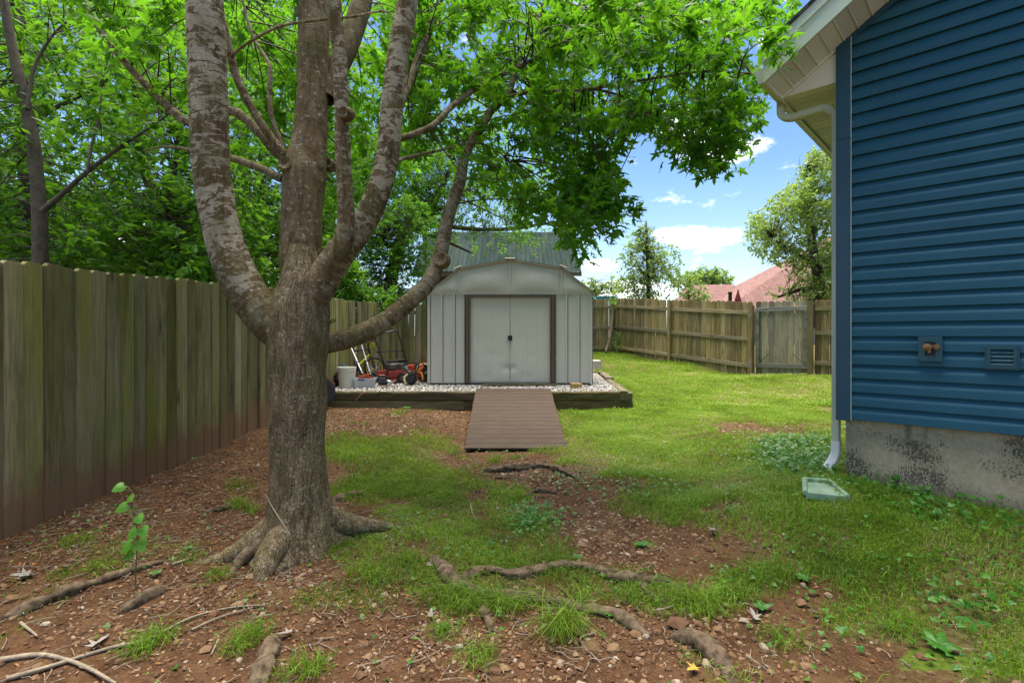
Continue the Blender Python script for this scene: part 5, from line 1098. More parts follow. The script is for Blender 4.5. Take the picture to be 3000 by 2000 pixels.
nh = thing('neighbour_house', tuple(P(2200, 1000, 30)), 'neighbouring house with pink brown hipped shingle roof beyond the far fence', 'house')
def npart(name, pts, mat, uvs=None):
    o = MB().add(pts, [tuple(range(len(pts)))], uvs).build(name, mat); set_world(o, nh); return o
def roof_face(pix, D, name='roof_slope'):
    pts = [P(x, y, d) for (x, y), d in zip(pix, D)]
    p0 = pts[0]; ux = norm(np.asarray(pts[1]) - p0); nn = norm(np.cross(ux, np.asarray(pts[2]) - p0)); uy = np.cross(nn, ux)
    npart(name, pts, M['pink_shingle'], [((p - p0) @ ux, (p - p0) @ uy) for p in pts])
roof_face([(1970, 905), (2170, 905), (2150, 833), (2012, 835)], [29, 29, 32, 32]); roof_face([(1970, 905), (2012, 835), (1960, 905)], [29, 32, 35])
roof_face([(2110, 915), (2120, 855), (2440, 690), (2530, 915)], [27, 32, 34, 27]); roof_face([(2240, 916), (2700, 916), (2440, 690)], [26.95, 26.95, 34])
roof_face([(2440, 690), (2700, 916), (2800, 880)], [34, 27, 38])
npart('wall', [P(1975, 1010, 29.4), P(2700, 1010, 27.6), P(2700, 910, 27.6), P(1975, 904, 29.4)], M['concrete_block'])
um = thing('patio_umbrella', tuple(P(2162, 985, 22)), 'closed dark red patio umbrella showing above the far fence', 'umbrella')
M['umbrella'] = simple('umbrella_cloth', (0.20, 0.035, 0.035), 0.85, var=0.3, scale=12); ub_ = P(2162, 985, 22)
mb = MB(); vs = []; nseg = 16
for (r, z) in ((.02, 1.98), (.05, 1.85), (.11, 1.5), (.17, 1.25), (.20, 1.05), (.19, 1.0)):
    for k in range(nseg): a = 2 * math.pi * k / nseg; rr2 = r * (1 + (.35 if k % 2 else -.25) * min(1, (2 - z) * 2)); vs.append((rr2 * math.cos(a), rr2 * math.sin(a), z))
mb.add(vs, [(i * nseg + k, i * nseg + (k + 1) % nseg, (i + 1) * nseg + (k + 1) % nseg, (i + 1) * nseg + k) for i in range(5) for k in range(nseg)]); mb.build('canopy', M['umbrella'], um)
MB().tube([(0, 0, 0), (0, 0, 2.03)], .02, 8).build('pole', M['barn_wood'], um)
cp = thing('chimney_pipe', tuple(P(2139, 985, 22.4)), 'dark narrow post beside the closed umbrella', 'post'); MB().bbox((0, 0, .95), (.13, .13, 1.9), .02, axis=2).build('shaft', M['black_metal'], cp); MB().bbox((0, 0, 1.91), (.16, .16, .05), .01, axis=2).build('cap', M['black_metal'], cp)
ps = thing('play_tower', tuple(P(1772, 1000, 19.5)), 'teal topped play tower peeking over the corner fence', 'play tower'); pt = P(1772, 1000, 19.5)
M['teal'] = simple('teal_canvas', (0.04, 0.22, 0.22), 0.6)
MB().prism([(-.42, -.3, 1.58), (.42, -.3, 1.58), (.36, -.3, 1.70), (-.36, -.3, 1.70)], (0, .6, 0)).build('canopy', M['teal'], ps)
for sx in (-.35, .35): MB().bbox((sx, 0, .8), (.07, .07, 1.6), .005, axis=2).build('leg', M['post'], ps)
rf = np.random.default_rng(23)
tree('garden_tree', 'broad light green tree standing beside the house beyond the fence', [(2400, 960, 40), (2402, 870, 36), (2395, 800, 30), (2380, 720, 24), (2370, 620, 16), (2360, 500, 8)], 15.5, 15.8, 'wood_trunk',
     np.concatenate([thin(sample_region(rf, [(2440, 435), (2560, 440), (2560, 900), (2330, 890), (2240, 870), (2300, 800), (2190, 720), (2185, 640), (2240, 590), (2330, 530), (2360, 455)], 14.3, 17.0, 1700), rf, .9, .8, 3), sample_region(rf, [(2360, 440), (2440, 430), (2420, 480), (2370, 490)], 15, 16, 20)]), .12, 14, 'far_leaf', rf, (.3, .6),
     [([(2398, 840, 14), (2340, 850, 11), (2280, 870, 7)], 15.5, 15.2), ([(2390, 780, 14), (2330, 740, 10), (2260, 700, 6)], 15.5, 15.6), ([(2385, 740, 12), (2430, 650, 9), (2450, 560, 5)], 115.5, 15.8)], None, .32)
def crown(px, py, rx, ry, D, n, seed, keep=.75, taper=0.0):
    """leaf clump centres in an ellipsoid whose top may be tapered"""
    r = np.random.default_rng(seed); p = norm(r.normal(size=(n * 2, 3))) * (r.random((n * 2, 1)) ** .5); s = 1 - taper * np.clip((p[:, 2] + .2), 0, 1); c = P(px, py, D); mx, mz = rx / F * D, ry / F * D
    q = np.stack([c[0] + p[:, 0] * mx * s, c[1] + p[:, 1] * mx * s, c[2] + p[:, 2] * mz], 1); return thin(q, r, 2.2 / mx, keep, seed)[:n]
tree('garden_tree', 'young airy tree with thin leafy top above the far fence', [(1900, 960, 14), (1900, 860, 13), (1898, 780, 10), (1895, 700, 6), (1893, 650, 3)], 20, 20, 'wood_trunk', np.concatenate([crown(1900, 805, 90, 90, 20, 240, 4, .8), crown(1885, 720, 75, 80, 20, 120, 5, .7, .7), crown(1960, 745, 55, 45, 20, 22, 6, .6), crown(1840, 835, 60, 40, 20, 34, 8, .7)]), .12, 13, 'far_leaf', rf, (.3, .7), (), None, -.05)
tree('garden_tree', 'round bushy tree behind the pink roofed house', [(2080, 960, 14), (2080, 860, 12), (2078, 800, 6)], 34, 34, 'wood_trunk', crown(2078, 822, 70, 42, 34, 190, 9, .9), .26, 12, 'far_leaf', rf, (.5, .9), (), None, -.15)
tree('garden_tree', 'low spreading tree behind the corner of the fence', [(1745, 980, 14), (1745, 880, 12), (1742, 830, 6)], 22, 22, 'wood_trunk', np.concatenate([crown(1740, 850, 55, 45, 22, 90, 10, .8), crown(1790, 835, 40, 22, 22, 24, 12, .7)]), .15, 12, 'far_leaf', rf, (.3, .7), (), None, -.1)
tree('garden_tree', 'bright green shrubby tree beside the young airy one', [(2020, 980, 10), (2018, 900, 9), (2016, 840, 4)], 24, 24, 'wood_trunk', np.concatenate([crown(2010, 830, 55, 45, 24, 60, 14, .8), crown(2045, 872, 36, 22, 24, 30, 15, .9)]), .16, 12, 'far_leaf', rf, (.3, .6), (), None, .25)
tree('corner_vine', 'scraggly vine sapling growing on the far corner post', [(1775, 1030, 8), (1785, 1000, 7), (1793, 940, 6), (1796, 880, 4)], 16.2, 16.4, 'branch_dead', np.concatenate([crown(1808, 1000, 18, 35, 16.3, 14, 30, 1), crown(1800, 880, 22, 14, 16.4, 12, 31, 1)]), .07, 9, 'vine_leaf', rf, (.15, .3),
     [([(1778, 1035, 4), (1768, 1010, 3), (1765, 985, 2)], 16.2, 16.2), ([(1776, 1035, 4), (1782, 1010, 3), (1786, 990, 2)], 16.2, 16.1)])

# ---------------------------------------------------------------- things stored on the gravel
def gp_(px, D): x = (px - 1500) / F * D; return Vector((x, D, pad_z(x, D) + .004))
bk = thing('bucket', gp_(1016, 9.0), 'white plastic bucket standing on the gravel by the tree', 'bucket')
MB().lathe([(.001, .004), (.125, .004), (.130, .012), (.152, .30), (.157, .302), (.158, .318), (.153, .322), (.154, .338), (.160, .342), (.160, .368), (.150, .370), (.147, .36), (.120, .02), (.001, .018)], 36).build('body', M['bucket'], bk, smooth=False)
smooth_sharp(bk.children[0], 30); MB().tube([(.158 * math.cos(a), .158 * math.sin(a) - .012 * math.sin(a * 1.0), .325 - .08 * max(0, -math.sin(a))) for a in np.linspace(math.pi, 2 * math.pi, 14)], .0025, 5).build('handle', M['steel'], bk)
tt = thing('storage_tote', gp_(1071, 9.05), 'clear plastic tote with blue latch holding red tools', 'tote', rz=.12)
prf = [(-.16, -.11), (.16, -.11), (.16, .11), (-.16, .11)]
mb = MB(); 
def tray(mb, w0, d0, w1, d1, h, t=.004):
    o = []; 
    for (w_, d_, z) in ((w0, d0, 0), (w1, d1, h), (w1 + .02, d1 + .02, h), (w1 + .02, d1 + .02, h + .015), (w1 - t, d1 - t, h + .015), (w0 - t, d0 - t, t)):
        o += [(-w_ / 2, -d_ / 2, z), (w_ / 2, -d_ / 2, z), (w_ / 2, d_ / 2, z), (-w_ / 2, d_ / 2, z)]
    fs = [(i * 4 + k, i * 4 + (k + 1) % 4, i * 4 + 4 + (k + 1) % 4, i * 4 + 4 + k) for i in range(5) for k in range(4)] + [(3, 2, 1, 0), (20, 21, 22, 23)]; return mb.add(o, fs)
tray(mb, .30, .24, .35, .29, .155).build('tub', M['clear'], tt)
MB().bbox((-.05, -.155, .15), (.11, .014, .03), .004, axis=0).build('latch', M['blue_dark'], tt)
rb = thing('tool_case', tt.location + Vector((-.03, .02, .09)), 'red flat tool case sticking out of the clear tote', 'case', rz=.1); MB().bbox((0, 0, .07), (.17, .06, .12), .008, rot=Matrix.Rotation(-.25, 3, 'Y'), axis=0).build('shell', M['redorange'], rb); MB().bbox((-.01, -.032, .065), (.13, .006, .06), .002, rot=Matrix.Rotation(-.25, 3, 'Y'), axis=0).build('plate', M['cardboard'], rb)
rb2 = thing('oil_bottle', tt.location + Vector((.08, .01, .09)), 'small red bottle leaning in the clear tote', 'bottle'); MB().lathe([(.001, 0), (.035, 0), (.036, .08), (.015, .10), (.014, .12), (.001, .12)], 14, (0, 0, 0), Matrix.Rotation(.25, 3, 'Y')).build('bottle_body', M['red'], rb2)
for k, (dx, dz, c) in enumerate(((-.09, .03, 'black_plastic'), (.02, .03, 'engine'), (.1, .03, 'steel'))):
    o = thing('hand_tool', tt.location + Vector((dx, .0, .012)), ('dark tool lying inside the clear tote, below the red case', 'grey tool lying in the middle of the clear tote', 'shiny tool lying inside the tote by the bottle')[k], 'tool', rz=.5 * k); MB().bbox((0, 0, .03), (.05, .16, .05), .01, axis=1).tube([(0, .06, .03), (.02, .1, .06)], .01, 6).build('tool_body', M[c], o)
# brick stack
for k, (dx, dz, rz_) in enumerate(((0, 0, .05), (.01, .06, -.12))):
    o = thing('brick', gp_(960, 8.78) + Vector((dx, 0, dz)), ('lower red brick of the pair beside the bucket', 'upper red brick of the pair beside the bucket')[k], 'brick', rz=rz_); MB().bbox((0, 0, .03), (.20, .10, .058), .006, axis=0).build('brick_body', M['brick'], o)
# slate coloured panel, sack and box leaning on the fence
o = thing('panel', gp_(983, 9.35), 'blue grey flat panel leaning among the stored things', 'panel', rz=.2)
MB().bbox((0, 0, .27), (.36, .012, .36), .004, rot=Matrix.Rotation(.55, 3, 'Y') @ Matrix.Rotation(-.35, 3, 'X'), axis=0).build('sheet', M['slate'], o)
o = thing('trash_bag', gp_(975, 9.25), 'crumpled black bag slumped behind the bucket', 'bag')
r_ = random.Random(3); mb = MB(); vs = []; ns, nr_ = 16, 9
for i in range(nr_):
    ph = math.pi * i / (nr_ - 1)
    for k in range(ns): a = 2 * math.pi * k / ns; q = 1 + r_.uniform(-.16, .16); vs.append((.2 * math.sin(ph) * math.cos(a) * q, .17 * math.sin(ph) * math.sin(a) * q, max(0, .14 - .15 * math.cos(ph) * q)))
mb.add(vs, [(i * ns + k, i * ns + (k + 1) % ns, (i + 1) * ns + (k + 1) % ns, (i + 1) * ns + k) for i in range(nr_ - 1) for k in range(ns)]).build('sack', M['black_plastic'], o)
o = thing('cardboard_box', gp_(985, 10.1), 'brown cardboard box behind the grey panel', 'box', rz=.3); MB().box((0, 0, .2), (.34, .28, .4)).build('carton', M['cardboard'], o); MB().box((.05, -.06, .43), (.26, .2, .012), Matrix.Rotation(-.5, 3, 'Y')).build('flap', M['cardboard'], o)
o = thing('black_crate', gp_(1000, 10.1) + Vector((.05, -.02, .47)), 'black plastic crate resting on the cardboard box', 'crate', rz=.4); tray(MB(), .2, .16, .24, .2, .13).build('crate_tub', M['black_plastic'], o)
# bicycle: kept small, black and yellow, leaning on the fence
bi = thing('bicycle', gp_(1046, 10.2), 'small black and yellow bicycle parked behind the silver tubes', 'bicycle', rz=.75)
RW = .23
def wheel(x, nm):
    h = bpy.data.objects.new(nm, None); COL.objects.link(h); h.parent = bi; h.location = (x, 0, RW); h['label'] = 'spoked bicycle wheel'
    rot = Matrix.Rotation(math.pi / 2, 3, 'X')
    tor = lambda R, r, n=28, m=8: MB().lathe([(R + r * math.cos(2 * math.pi * k / m), r * math.sin(2 * math.pi * k / m)) for k in range(m)], n, (0, 0, 0), rot, close=True)
    tor(RW - .022, .022).build('tyre', M['rubber'], h); tor(RW - .05, .008).build('rim', M['yellow'] if x > 0 else M['steel'], h)
    mb = MB()
    for k in range(14): a = 2 * math.pi * k / 14; mb.tube([(0, 0, 0), ((RW - .05) * math.cos(a), 0, (RW - .05) * math.sin(a))], .0016, 4)
    mb.lathe([(.001, -.03), (.02, -.03), (.02, .03), (.001, .03)], 10, (0, 0, 0), rot).build('spokes', M['steel'], h)
wheel(-.38, 'wheel'); wheel(.38, 'wheel')
J = {'rear': (-.38, 0, RW), 'front': (.38, 0, RW), 'bb': (-.02, 0, .26), 'seat': (-.14, 0, .58), 'head': (.26, 0, .62), 'headb': (.28, 0, .52)}
for a_, b__, c_ in (('rear', 'bb', 'black_metal'), ('rear', 'seat', 'yellow'), ('bb', 'seat', 'black_metal'), ('bb', 'headb', 'yellow'), ('seat', 'head', 'black_metal')): MB().tube([J[a_], J[b__]], .017, 8).build('frame_tube', M[c_], bi)
MB().tube([J['head'], J['headb']], .022, 8).build('head_tube', M['black_metal'], bi)
for s in (-1, 1): MB().tube([(.28, s * .035, .50), (.38, s * .045, RW)], .012, 6).build('fork_blade', M['black_metal'], bi)
MB().tube([(-.14, 0, .58), (-.16, 0, .68)], .012, 6).build('seat_post', M['steel'], bi); MB().bbox((-.16, 0, .70), (.22, .11, .05), .02, axis=0).build('saddle', M['black_plastic'], bi)
MB().tube([(.26, 0, .62), (.24, 0, .74)], .012, 6).tube([(.22, -.26, .80), (.24, -.12, .80), (.24, -.05, .74), (.24, .05, .74), (.24, .12, .80), (.22, .26, .80)], .010, 7).build('handlebar', M['black_metal'], bi)
for s in (-1, 1): MB().tube([(.22, s * .18, .80), (.215, s * .27, .80)], .015, 8).build('grip', M['rubber'], bi)
MB().bbox((.33, 0, .70), (.012, .16, .11), .01, axis=1).build('number_plate', M['yellow'], bi)
MB().lathe([(.001, -.006), (.07, -.006), (.075, 0), (.07, .006), (.001, .006)], 20, (-.02, -.03, .26), Matrix.Rotation(math.pi / 2, 3, 'X')).tube([(-.02, -.04, .26), (.06, -.04, .14)], .008, 6).bbox((.06, -.08, .14), (.08, .08, .02), .004, axis=1).build('crank', M['black_metal'], bi)
# two silver tubes of a folding frame and a light pole
for k, (a_, b__, D) in enumerate((((1027, 1015), (1062, 1096), 9.45), ((1057, 1003), (1086, 1100), 9.5))):
    p0, p1 = P(*b__, D), P(*a_, D + .35); o = thing('metal_tube', tuple(p0), ('silver tube leaning nearer the white bucket', 'silver tube leaning nearer the mower handle')[k], 'tube')
    v = Vector(p1 - p0); MB().tube([(0, 0, 0), v * .55], .017, 10).build('lower_tube', M['steel'], o); MB().tube([v * .5, v], .013, 10).build('upper_tube', M['steel'], o)
    for f in (.1, .42, .56): MB().lathe([(.018, -.012), (.024, -.01), (.024, .01), (.018, .012)], 10, v * f, v.to_track_quat('Z', 'Y').to_matrix()).build('collar', M['black_plastic'] if f < .5 else M['steel'], o)
    MB().lathe([(.001, -.03), (.022, -.03), (.024, .02), (.018, .03)], 10, (0, 0, 0), v.to_track_quat('Z', 'Y').to_matrix()).build('foot_tip', M['black_plastic'], o)
o = thing('umbrella_frame', tuple(gp_(990, 9.4)), 'thin silver rod standing in the junk behind the bucket', 'rod'); MB().tube([(0, 0, .2), (-.06, .1, .62)], .012, 8).tube([(.03, 0, .2), (-.03, .1, .6)], .008, 8).build('rod_body', M['steel'], o)
# push mower
mw = thing('lawn_mower', gp_(1150, 9.95), 'red push lawn mower with tall black handle', 'lawn mower', rz=math.radians(-8))
mb = MB(); dk = [(-.32, -.22, .12), (.36, -.24, .12), (.42, 0, .12), (.36, .24, .12), (-.32, .22, .12)]; dk2 = [(-.27, -.17, .22), (.28, -.19, .24), (.33, 0, .24), (.28, .19, .24), (-.27, .17, .22)]
n = 5; mb.add(dk + dk2 + [(x, y, .06) for x, y, z in dk], [(i, (i + 1) % n, n + (i + 1) % n, n + i) for i in range(n)] + [tuple(range(n, 2 * n))] + [(2 * n + i, 2 * n + (i + 1) % n, (i + 1) % n, i) for i in range(n)]); mb.build('deck', M['red'], mw)
for (x, y) in ((-.28, -.27), (.30, -.28), (-.28, .27), (.30, .28)):
    h = MB().lathe([(.05, -.025), (.085, -.022), (.10, -.018), (.10, .018), (.085, .022), (.05, .025), (.045, .01), (.001, .01), (.001, -.01), (.045, -.01)], 18, (0, 0, 0), Matrix.Rotation(math.pi / 2, 3, 'X'), close=True).build('wheel', M['rubber'], mw); h.location = (x, y, .10)
    hc = MB().lathe([(.001, -.028), (.04, -.027), (.05, -.02), (.05, .02), (.04, .027), (.001, .028)], 14, (0, 0, 0), Matrix.Rotation(math.pi / 2, 3, 'X')).build('hub', M['engine'], h)
en = MB().lathe([(.001, 0), (.13, 0), (.14, .02), (.14, .10), (.12, .13), (.05, .15), (.001, .15)], 20, (0, 0, .24)).bbox((.15, 0, .30), (.10, .16, .11), .01, axis=1).build('engine', M['engine'], mw); MB().lathe([(.001, .15), (.11, .145), (.115, .17), (.06, .18), (.001, .18)], 18, (0, 0, .24)).build('starter_cover', M['black_plastic'], en)
hb = lambda s: [(-.26, s * .21, .16), (-.42, s * .215, .55), (-.62, s * .215, .98)]
HL, HR = P(1140, 1085, 9.95), P(1190, 1075, 10.15)
iv = Matrix.Rotation(math.radians(8), 3, 'Z')
def loc(p): return iv @ (Vector(p) - mw.location)
pl_, pr_ = [loc(P(*q, 9.75)) for q in ((1137, 1092), (1112, 1030), (1096, 985))], [loc(P(*q, 10.1)) for q in ((1192, 1066), (1182, 1026), (1166, 975))]
MB().tube(pl_ + [loc(P(1107, 977, 9.78)), loc(P(1150, 970, 9.95)), loc(P(1162, 969, 10.05))] + pr_[::-1], .0135, 8).build('handle', M['black_metal'], mw)
MB().tube([pl_[1], pr_[1]], .0115, 8).build('handle_crossbar', M['black_metal'], mw); MB().tube([loc(P(1100, 978, 9.72)), loc(P(1150, 967, 9.9)), loc(P(1166, 966, 10.0)), loc(P(1168, 975, 10.05))], .004, 6).build('brake_bail', M['black_metal'], mw)
for q in (pl_[1], pr_[1], pl_[0]): MB().lathe([(.001, -.02), (.016, -.02), (.02, .0), (.016, .02), (.001, .02)], 8, q + Vector((-.03, -.01, -.01)), Matrix.Rotation(1.57, 3, 'Y')).build('knob', M['black_plastic'], mw)
# black bucket with lids
o = thing('black_bucket', gp_(1171, 10.7), 'black bucket with stacked rim standing behind the mower', 'bucket'); MB().lathe([(.001, 0), (.13, 0), (.155, .30), (.165, .302), (.165, .325), (.157, .33), (.158, .35), (.168, .352), (.168, .385), (.15, .39), (.001, .37)], 28).build('pail', M['black_plastic'], o); smooth_sharp(o.children[0], 30)
MB().lathe([(.1655, .304), (.1675, .31), (.1665, .318)], 28).build('rim_band', M['steel'], o)
# string trimmer engine with shaft lying on the gravel
st_ = thing('string_trimmer', gp_(1122, 9.3), 'grimy string trimmer lying on the gravel before the mower', 'trimmer', rz=.3)
MB().bbox((0, 0, .10), (.17, .15, .16), .025, axis=1).build('engine_cover', M['black_plastic'], st_); MB().bbox((-.02, -.078, .11), (.11, .012, .10), .01, axis=0).build('grille', M['engine'], st_)
for k in range(5): MB().bbox((-.02, -.086, .075 + k * .018), (.10, .006, .006), .001, axis=0).build('fin', M['black_metal'], st_)
MB().bbox((-.02, .0, .19), (.10, .10, .03), .01, axis=0).build('top_cap', M['red'], st_); MB().lathe([(.001, 0), (.05, 0), (.055, .03), (.03, .05), (.001, .05)], 14, (-.05, -.02, 0), Matrix.Rotation(.3, 3, 'X')).build('fuel_tank', M['tan_plastic'], st_)
MB().tube([(.05, -.03, .10), (.12, -.12, .07), (.18, -.17, .07)], [.035, .025, .02], 10).build('clutch_housing', M['steel'], st_); MB().tube([(.19, -.17, .09), (.05, -.36, .03), (-.05, -.5, .02)], .013, 8).build('shaft', M['engine'], st_)
MB().lathe([(.012, -.02), (.035, -.02), (.04, 0), (.035, .02), (.012, .02)], 12, (.20, -.15, .08), Matrix.Rotation(1.2, 3, 'Y')).build('shaft_collar', M['red'], st_)
# orange handled blower / hedge trimmer, and hose reel
cs_ = thing('leaf_blower', gp_(1205, 9.4), 'black leaf blower with orange handles lying by the shed corner', 'leaf blower', rz=-.2)
MB().lathe([(.001, -.07), (.07, -.07), (.10, -.04), (.105, .03), (.08, .07), (.001, .07)], 18, (0, 0, .11), Matrix.Rotation(1.3, 3, 'X')).build('fan_housing', M['black_plastic'], cs_)
MB().tube([(-.05, -.06, .02), (-.11, -.05, .08), (-.12, -.03, .15), (-.06, 0, .20)], [.02, .026, .026, .018], 8).build('guard', M['tan_plastic'], cs_)
MB().bbox((.02, .03, .23), (.14, .13, .08), .02, axis=0).build('engine_block', M['engine'], cs_)
MB().tube([(-.04, .02, .24), (-.01, .02, .31), (.0, .02, .34)], [.03, .022, .02], 10).tube([(-.07, .02, .345), (.05, .02, .36)], .024, 8).tube([(-.03, 0, .24), (.03, -.02, .26), (.04, -.02, .33)], .022, 8).build('trigger_handle', M['redorange'], cs_)
MB().tube([(.10, .02, .16), (.13, .02, .24), (.17, .02, .30), (.20, .03, .33), (.21, .05, .42)], [.024, .028, .026, .024, .018], 10).tube([(.13, .02, .24), (.20, .0, .22), (.23, -.02, .14), (.22, -.02, .10)], [.024, .024, .022, .018], 10).build('rear_handle', M['orange'], cs_)
MB().tube([(-.10, .06, .30), (-.04, .08, .40), (.05, .08, .42), (.12, .06, .38), (.13, .02, .24)], .014, 8).tube([(.12, 0, .40), (.08, -.02, .28), (.18, -.04, .16)], .014, 8).build('cable_hose', M['rubber'], cs_)
MB().tube([(-.16, .08, .32), (-.1, .06, .26), (-.03, .04, .2)], [.06, .05, .03], 12).build('nozzle', M['engine'], cs_)
hr = thing('hose_reel', gp_(1243, 9.75), 'tan plastic wheeled hose reel at the shed corner', 'hose reel', rz=.3)
rot = Matrix.Rotation(math.pi / 2, 3, 'X'); MB().lathe([(.17 + .022 * math.cos(2 * math.pi * k / 8), .022 * math.sin(2 * math.pi * k / 8)) for k in range(8)], 26, (0, 0, .19), rot, close=True).build('reel_rim', M['tan_plastic'], hr)
MB().lathe([(.001, -.05), (.13, -.05), (.13, .05), (.001, .05)], 20, (0, 0, .19), rot).build('drum', M['black_plastic'], hr); MB().tube([(0, -.06, .19), (.0, -.09, .19), (.06, -.1, .24)], .012, 8).build('crank', M['steel'], hr)
for k, R_ in enumerate((.135, .15)): MB().lathe([(R_ + .012 * math.cos(2 * math.pi * q / 6), .012 * math.sin(2 * math.pi * q / 6) + .02 * (k - .5)) for q in range(6)], 24, (0, 0, .19), rot, close=True).build('hose_coil', M['rubber'], hr)
# tyre leaning on the timber behind the trunk
ty = thing('tyre', (-3.05 + .02, 8.02, gz(-3.0, 8.02)), 'black tyre leaning against timber just behind the tree trunk', 'tyre', rz=.5)
MB().lathe([(.13, -.05), (.22, -.07), (.26, -.055), (.27, 0), (.26, .055), (.22, .07), (.13, .05), (.15, 0)], 32, (0, 0, .27), Matrix.Rotation(math.pi / 2 - .18, 3, 'X'), close=True).build('tyre_body', M['rubber'], ty); smooth_sharp(ty.children[0], 50)
ty.location.x = (955 - 1500) / F * 8.05 - .12
hk = thing('wire_hook', tuple(P(962, 940, TD + .1)), 'black double wire hook fixed to the maple trunk', 'hook'); MB().tube([(0, 0, 0), (.02, -.02, -.005), (.045, -.02, .015)], .004, 6).tube([(.0, .02, -.012), (.03, .0, -.012), (.055, -.0, .012)], .004, 6).build('prongs', M['black_metal'], hk)

# ---------------------------------------------------------------- ground cover
rg = np.random.default_rng(31)
def uniform_ground(n, x0, x1, y0, y1): return rg.uniform(x0, x1, n), rg.uniform(y0, y1, n)
def blocked(x, y):
    """under the platform, ramp, trunk, house, beyond the near fence"""
    plat_ = (y > YF - .03) & (y < 12.6) & (x < 1.96 + (y - YF) * .05) & (x > -3.2); ramp_ = (np.abs(x - .03) < .60) & (y > 6.2) & (y < 8.4)
    rel = np.stack([x - HC.x, y - HC.y], 1); u = rel @ np.array([hd.x, hd.y]); n_ = rel @ np.array([hn.x, hn.y]); house_ = (u > .02) & (n_ < .0)
    fen = x < np.interp(y, [0, 3.37, 6.83, 10.3, 12.5], [-3.4, -3.35, -3.22, -3.14, -2.65]) + .02; spl_ = (x - spb.location.x) ** 2 + ((y - spb.location.y) * .8) ** 2 < .085 ** 2; trunk_ = spl_ | ((x - TB[0]) ** 2 + (y - TB[1]) ** 2 < .24 ** 2)
    far = (y > np.interp(x, [-3, .8, 3.37, 6.0, 7.0, 9.6], [12.4, 16.4, 16.8, 12.75, 11.95, 10.0])); return plat_ | ramp_ | house_ | fen | trunk_ | far
def blades(x, y, h, wd, lean, rnd, name_rng=rg):
    n = len(x); z = ground_z(x, y) - .006; a = rg.uniform(0, 2 * np.pi, n); d = np.stack([np.cos(a), np.sin(a), np.zeros(n)], 1); s = np.stack([-np.sin(a + rg.normal(0, .6, n)), np.cos(a), np.zeros(n)], 1) * wd[:, None] / 2
    p0 = np.stack([x, y, z], 1); l = lean * h; p1 = p0 + d * (l * .30)[:, None] + np.array([0, 0, 1]) * (h * .58)[:, None]; p2 = p0 + d * l[:, None] + np.array([0, 0, 1]) * (h * np.clip(1.02 - .45 * lean, .25, 1))[:, None]
    V = np.stack([p0 - s, p0 + s, p1 - s * .8, p1 + s * .8, p2], 1).reshape(-1, 3); b_ = (np.arange(n) * 5)[:, None, None]; Fa = (np.array([(0, 1, 3), (0, 3, 2), (2, 3, 4)])[None] + b_).reshape(-1, 3)
    return V, Fa, np.repeat(np.clip(rnd, 0, 1), 3)
def lawn(n, x0, x1, y0, y1, hmin, hmax, wd, thr, bias=0.0):
    x, y = uniform_ground(n, x0, x1, y0, y1); g, mo, px, py = masks(x, y); v = .55 * n2(x, y, 3.3, 3, 41) + .45 * n2(x, y, 1.2, 2, 42); keep = (g + (v - .5) * 1.5 > thr - .1 + rg.random(n) * .72) & ~blocked(x, y) & (py < 2100) & (px > -80) & (px < 3080); x, y, v, g = x[keep], y[keep], v[keep], g[keep]; n = len(x)
    tone = n2(x, y, 1.1, 3, 47); h = rg.uniform(hmin, hmax, n) * (.6 + .9 * n2(x, y, 2.2, 2, 43)); rnd = .16 + .44 * rg.random(n) + (tone - .5) * 1.1 + (n2(x, y, 4.5, 2, 53) - .5) * .6 + bias + np.where(rg.random(n) < .08, .34, 0); return blades(x, y, h, rg.uniform(.6, 1.3, n) * wd, rg.uniform(.15, 1.1, n), rnd)
parts = [lawn(130000, .5, 8.5, 8.0, 16.9, .05, .095, .011, .40, .26), lawn(120000, .0, 4.6, 4.6, 8.3, .035, .075, .006, .34, .20), lawn(80000, -3.0, .2, 4.3, 8.2, .04, .085, .005, .30, -.12), lawn(100000, -1.6, 2.6, 2.6, 4.9, .035, .075, .0042, .27, -.06), lawn(110000, .6, 3.4, 1.9, 4.2, .035, .075, .0036, .22, .14), lawn(50000, -3.3, 1.0, 1.9, 3.6, .03, .06, .0032, .26, -.05)]
# separate tufts with long arching blades: (px, py, radius m, blades, length)
TUFTS = [(1660, 1850, .10, 190, .24), (1620, 1870, .07, 90, .22), (1400, 1930, .10, 150, .12), (740, 1870, .09, 150, .12), (700, 1900, .07, 90, .11), (460, 1880, .11, 190, .11), (420, 1910, .08, 110, .10), (640, 1690, .08, 110, .09), (780, 1670, .05, 90, .08), (2060, 1790, .10, 150, .17), (1340, 1770, .13, 220, .17), (1480, 1790, .11, 160, .18), (1300, 1860, .09, 100, .12), (950, 1610, .11, 170, .09), (1010, 1580, .11, 170, .09),
         (700, 1480, .10, 170, .11), (740, 1500, .07, 120, .09), (320, 1660, .13, 170, .08), (230, 1590, .12, 130, .10), (1450, 1355, .10, 130, .16), (1330, 1330, .09, 110, .15), (1700, 1750, .08, 90, .12), (2170, 1740, .1, 120, .1), (1100, 1690, .1, 140, .09), (930, 1960, .07, 90, .1), (860, 1980, .1, 130, .11), (1840, 1700, .1, 110, .12), (1180, 1640, .1, 140, .1), (2280, 1880, .1, 110, .12), (190, 1680, .1, 90, .07), (560, 1640, .1, 120, .07), (1500, 1210, .05, 40, .1), (1260, 1205, .06, 50, .1), (2640, 1860, .1, 120, .1), (2480, 1720, .12, 150, .1)]
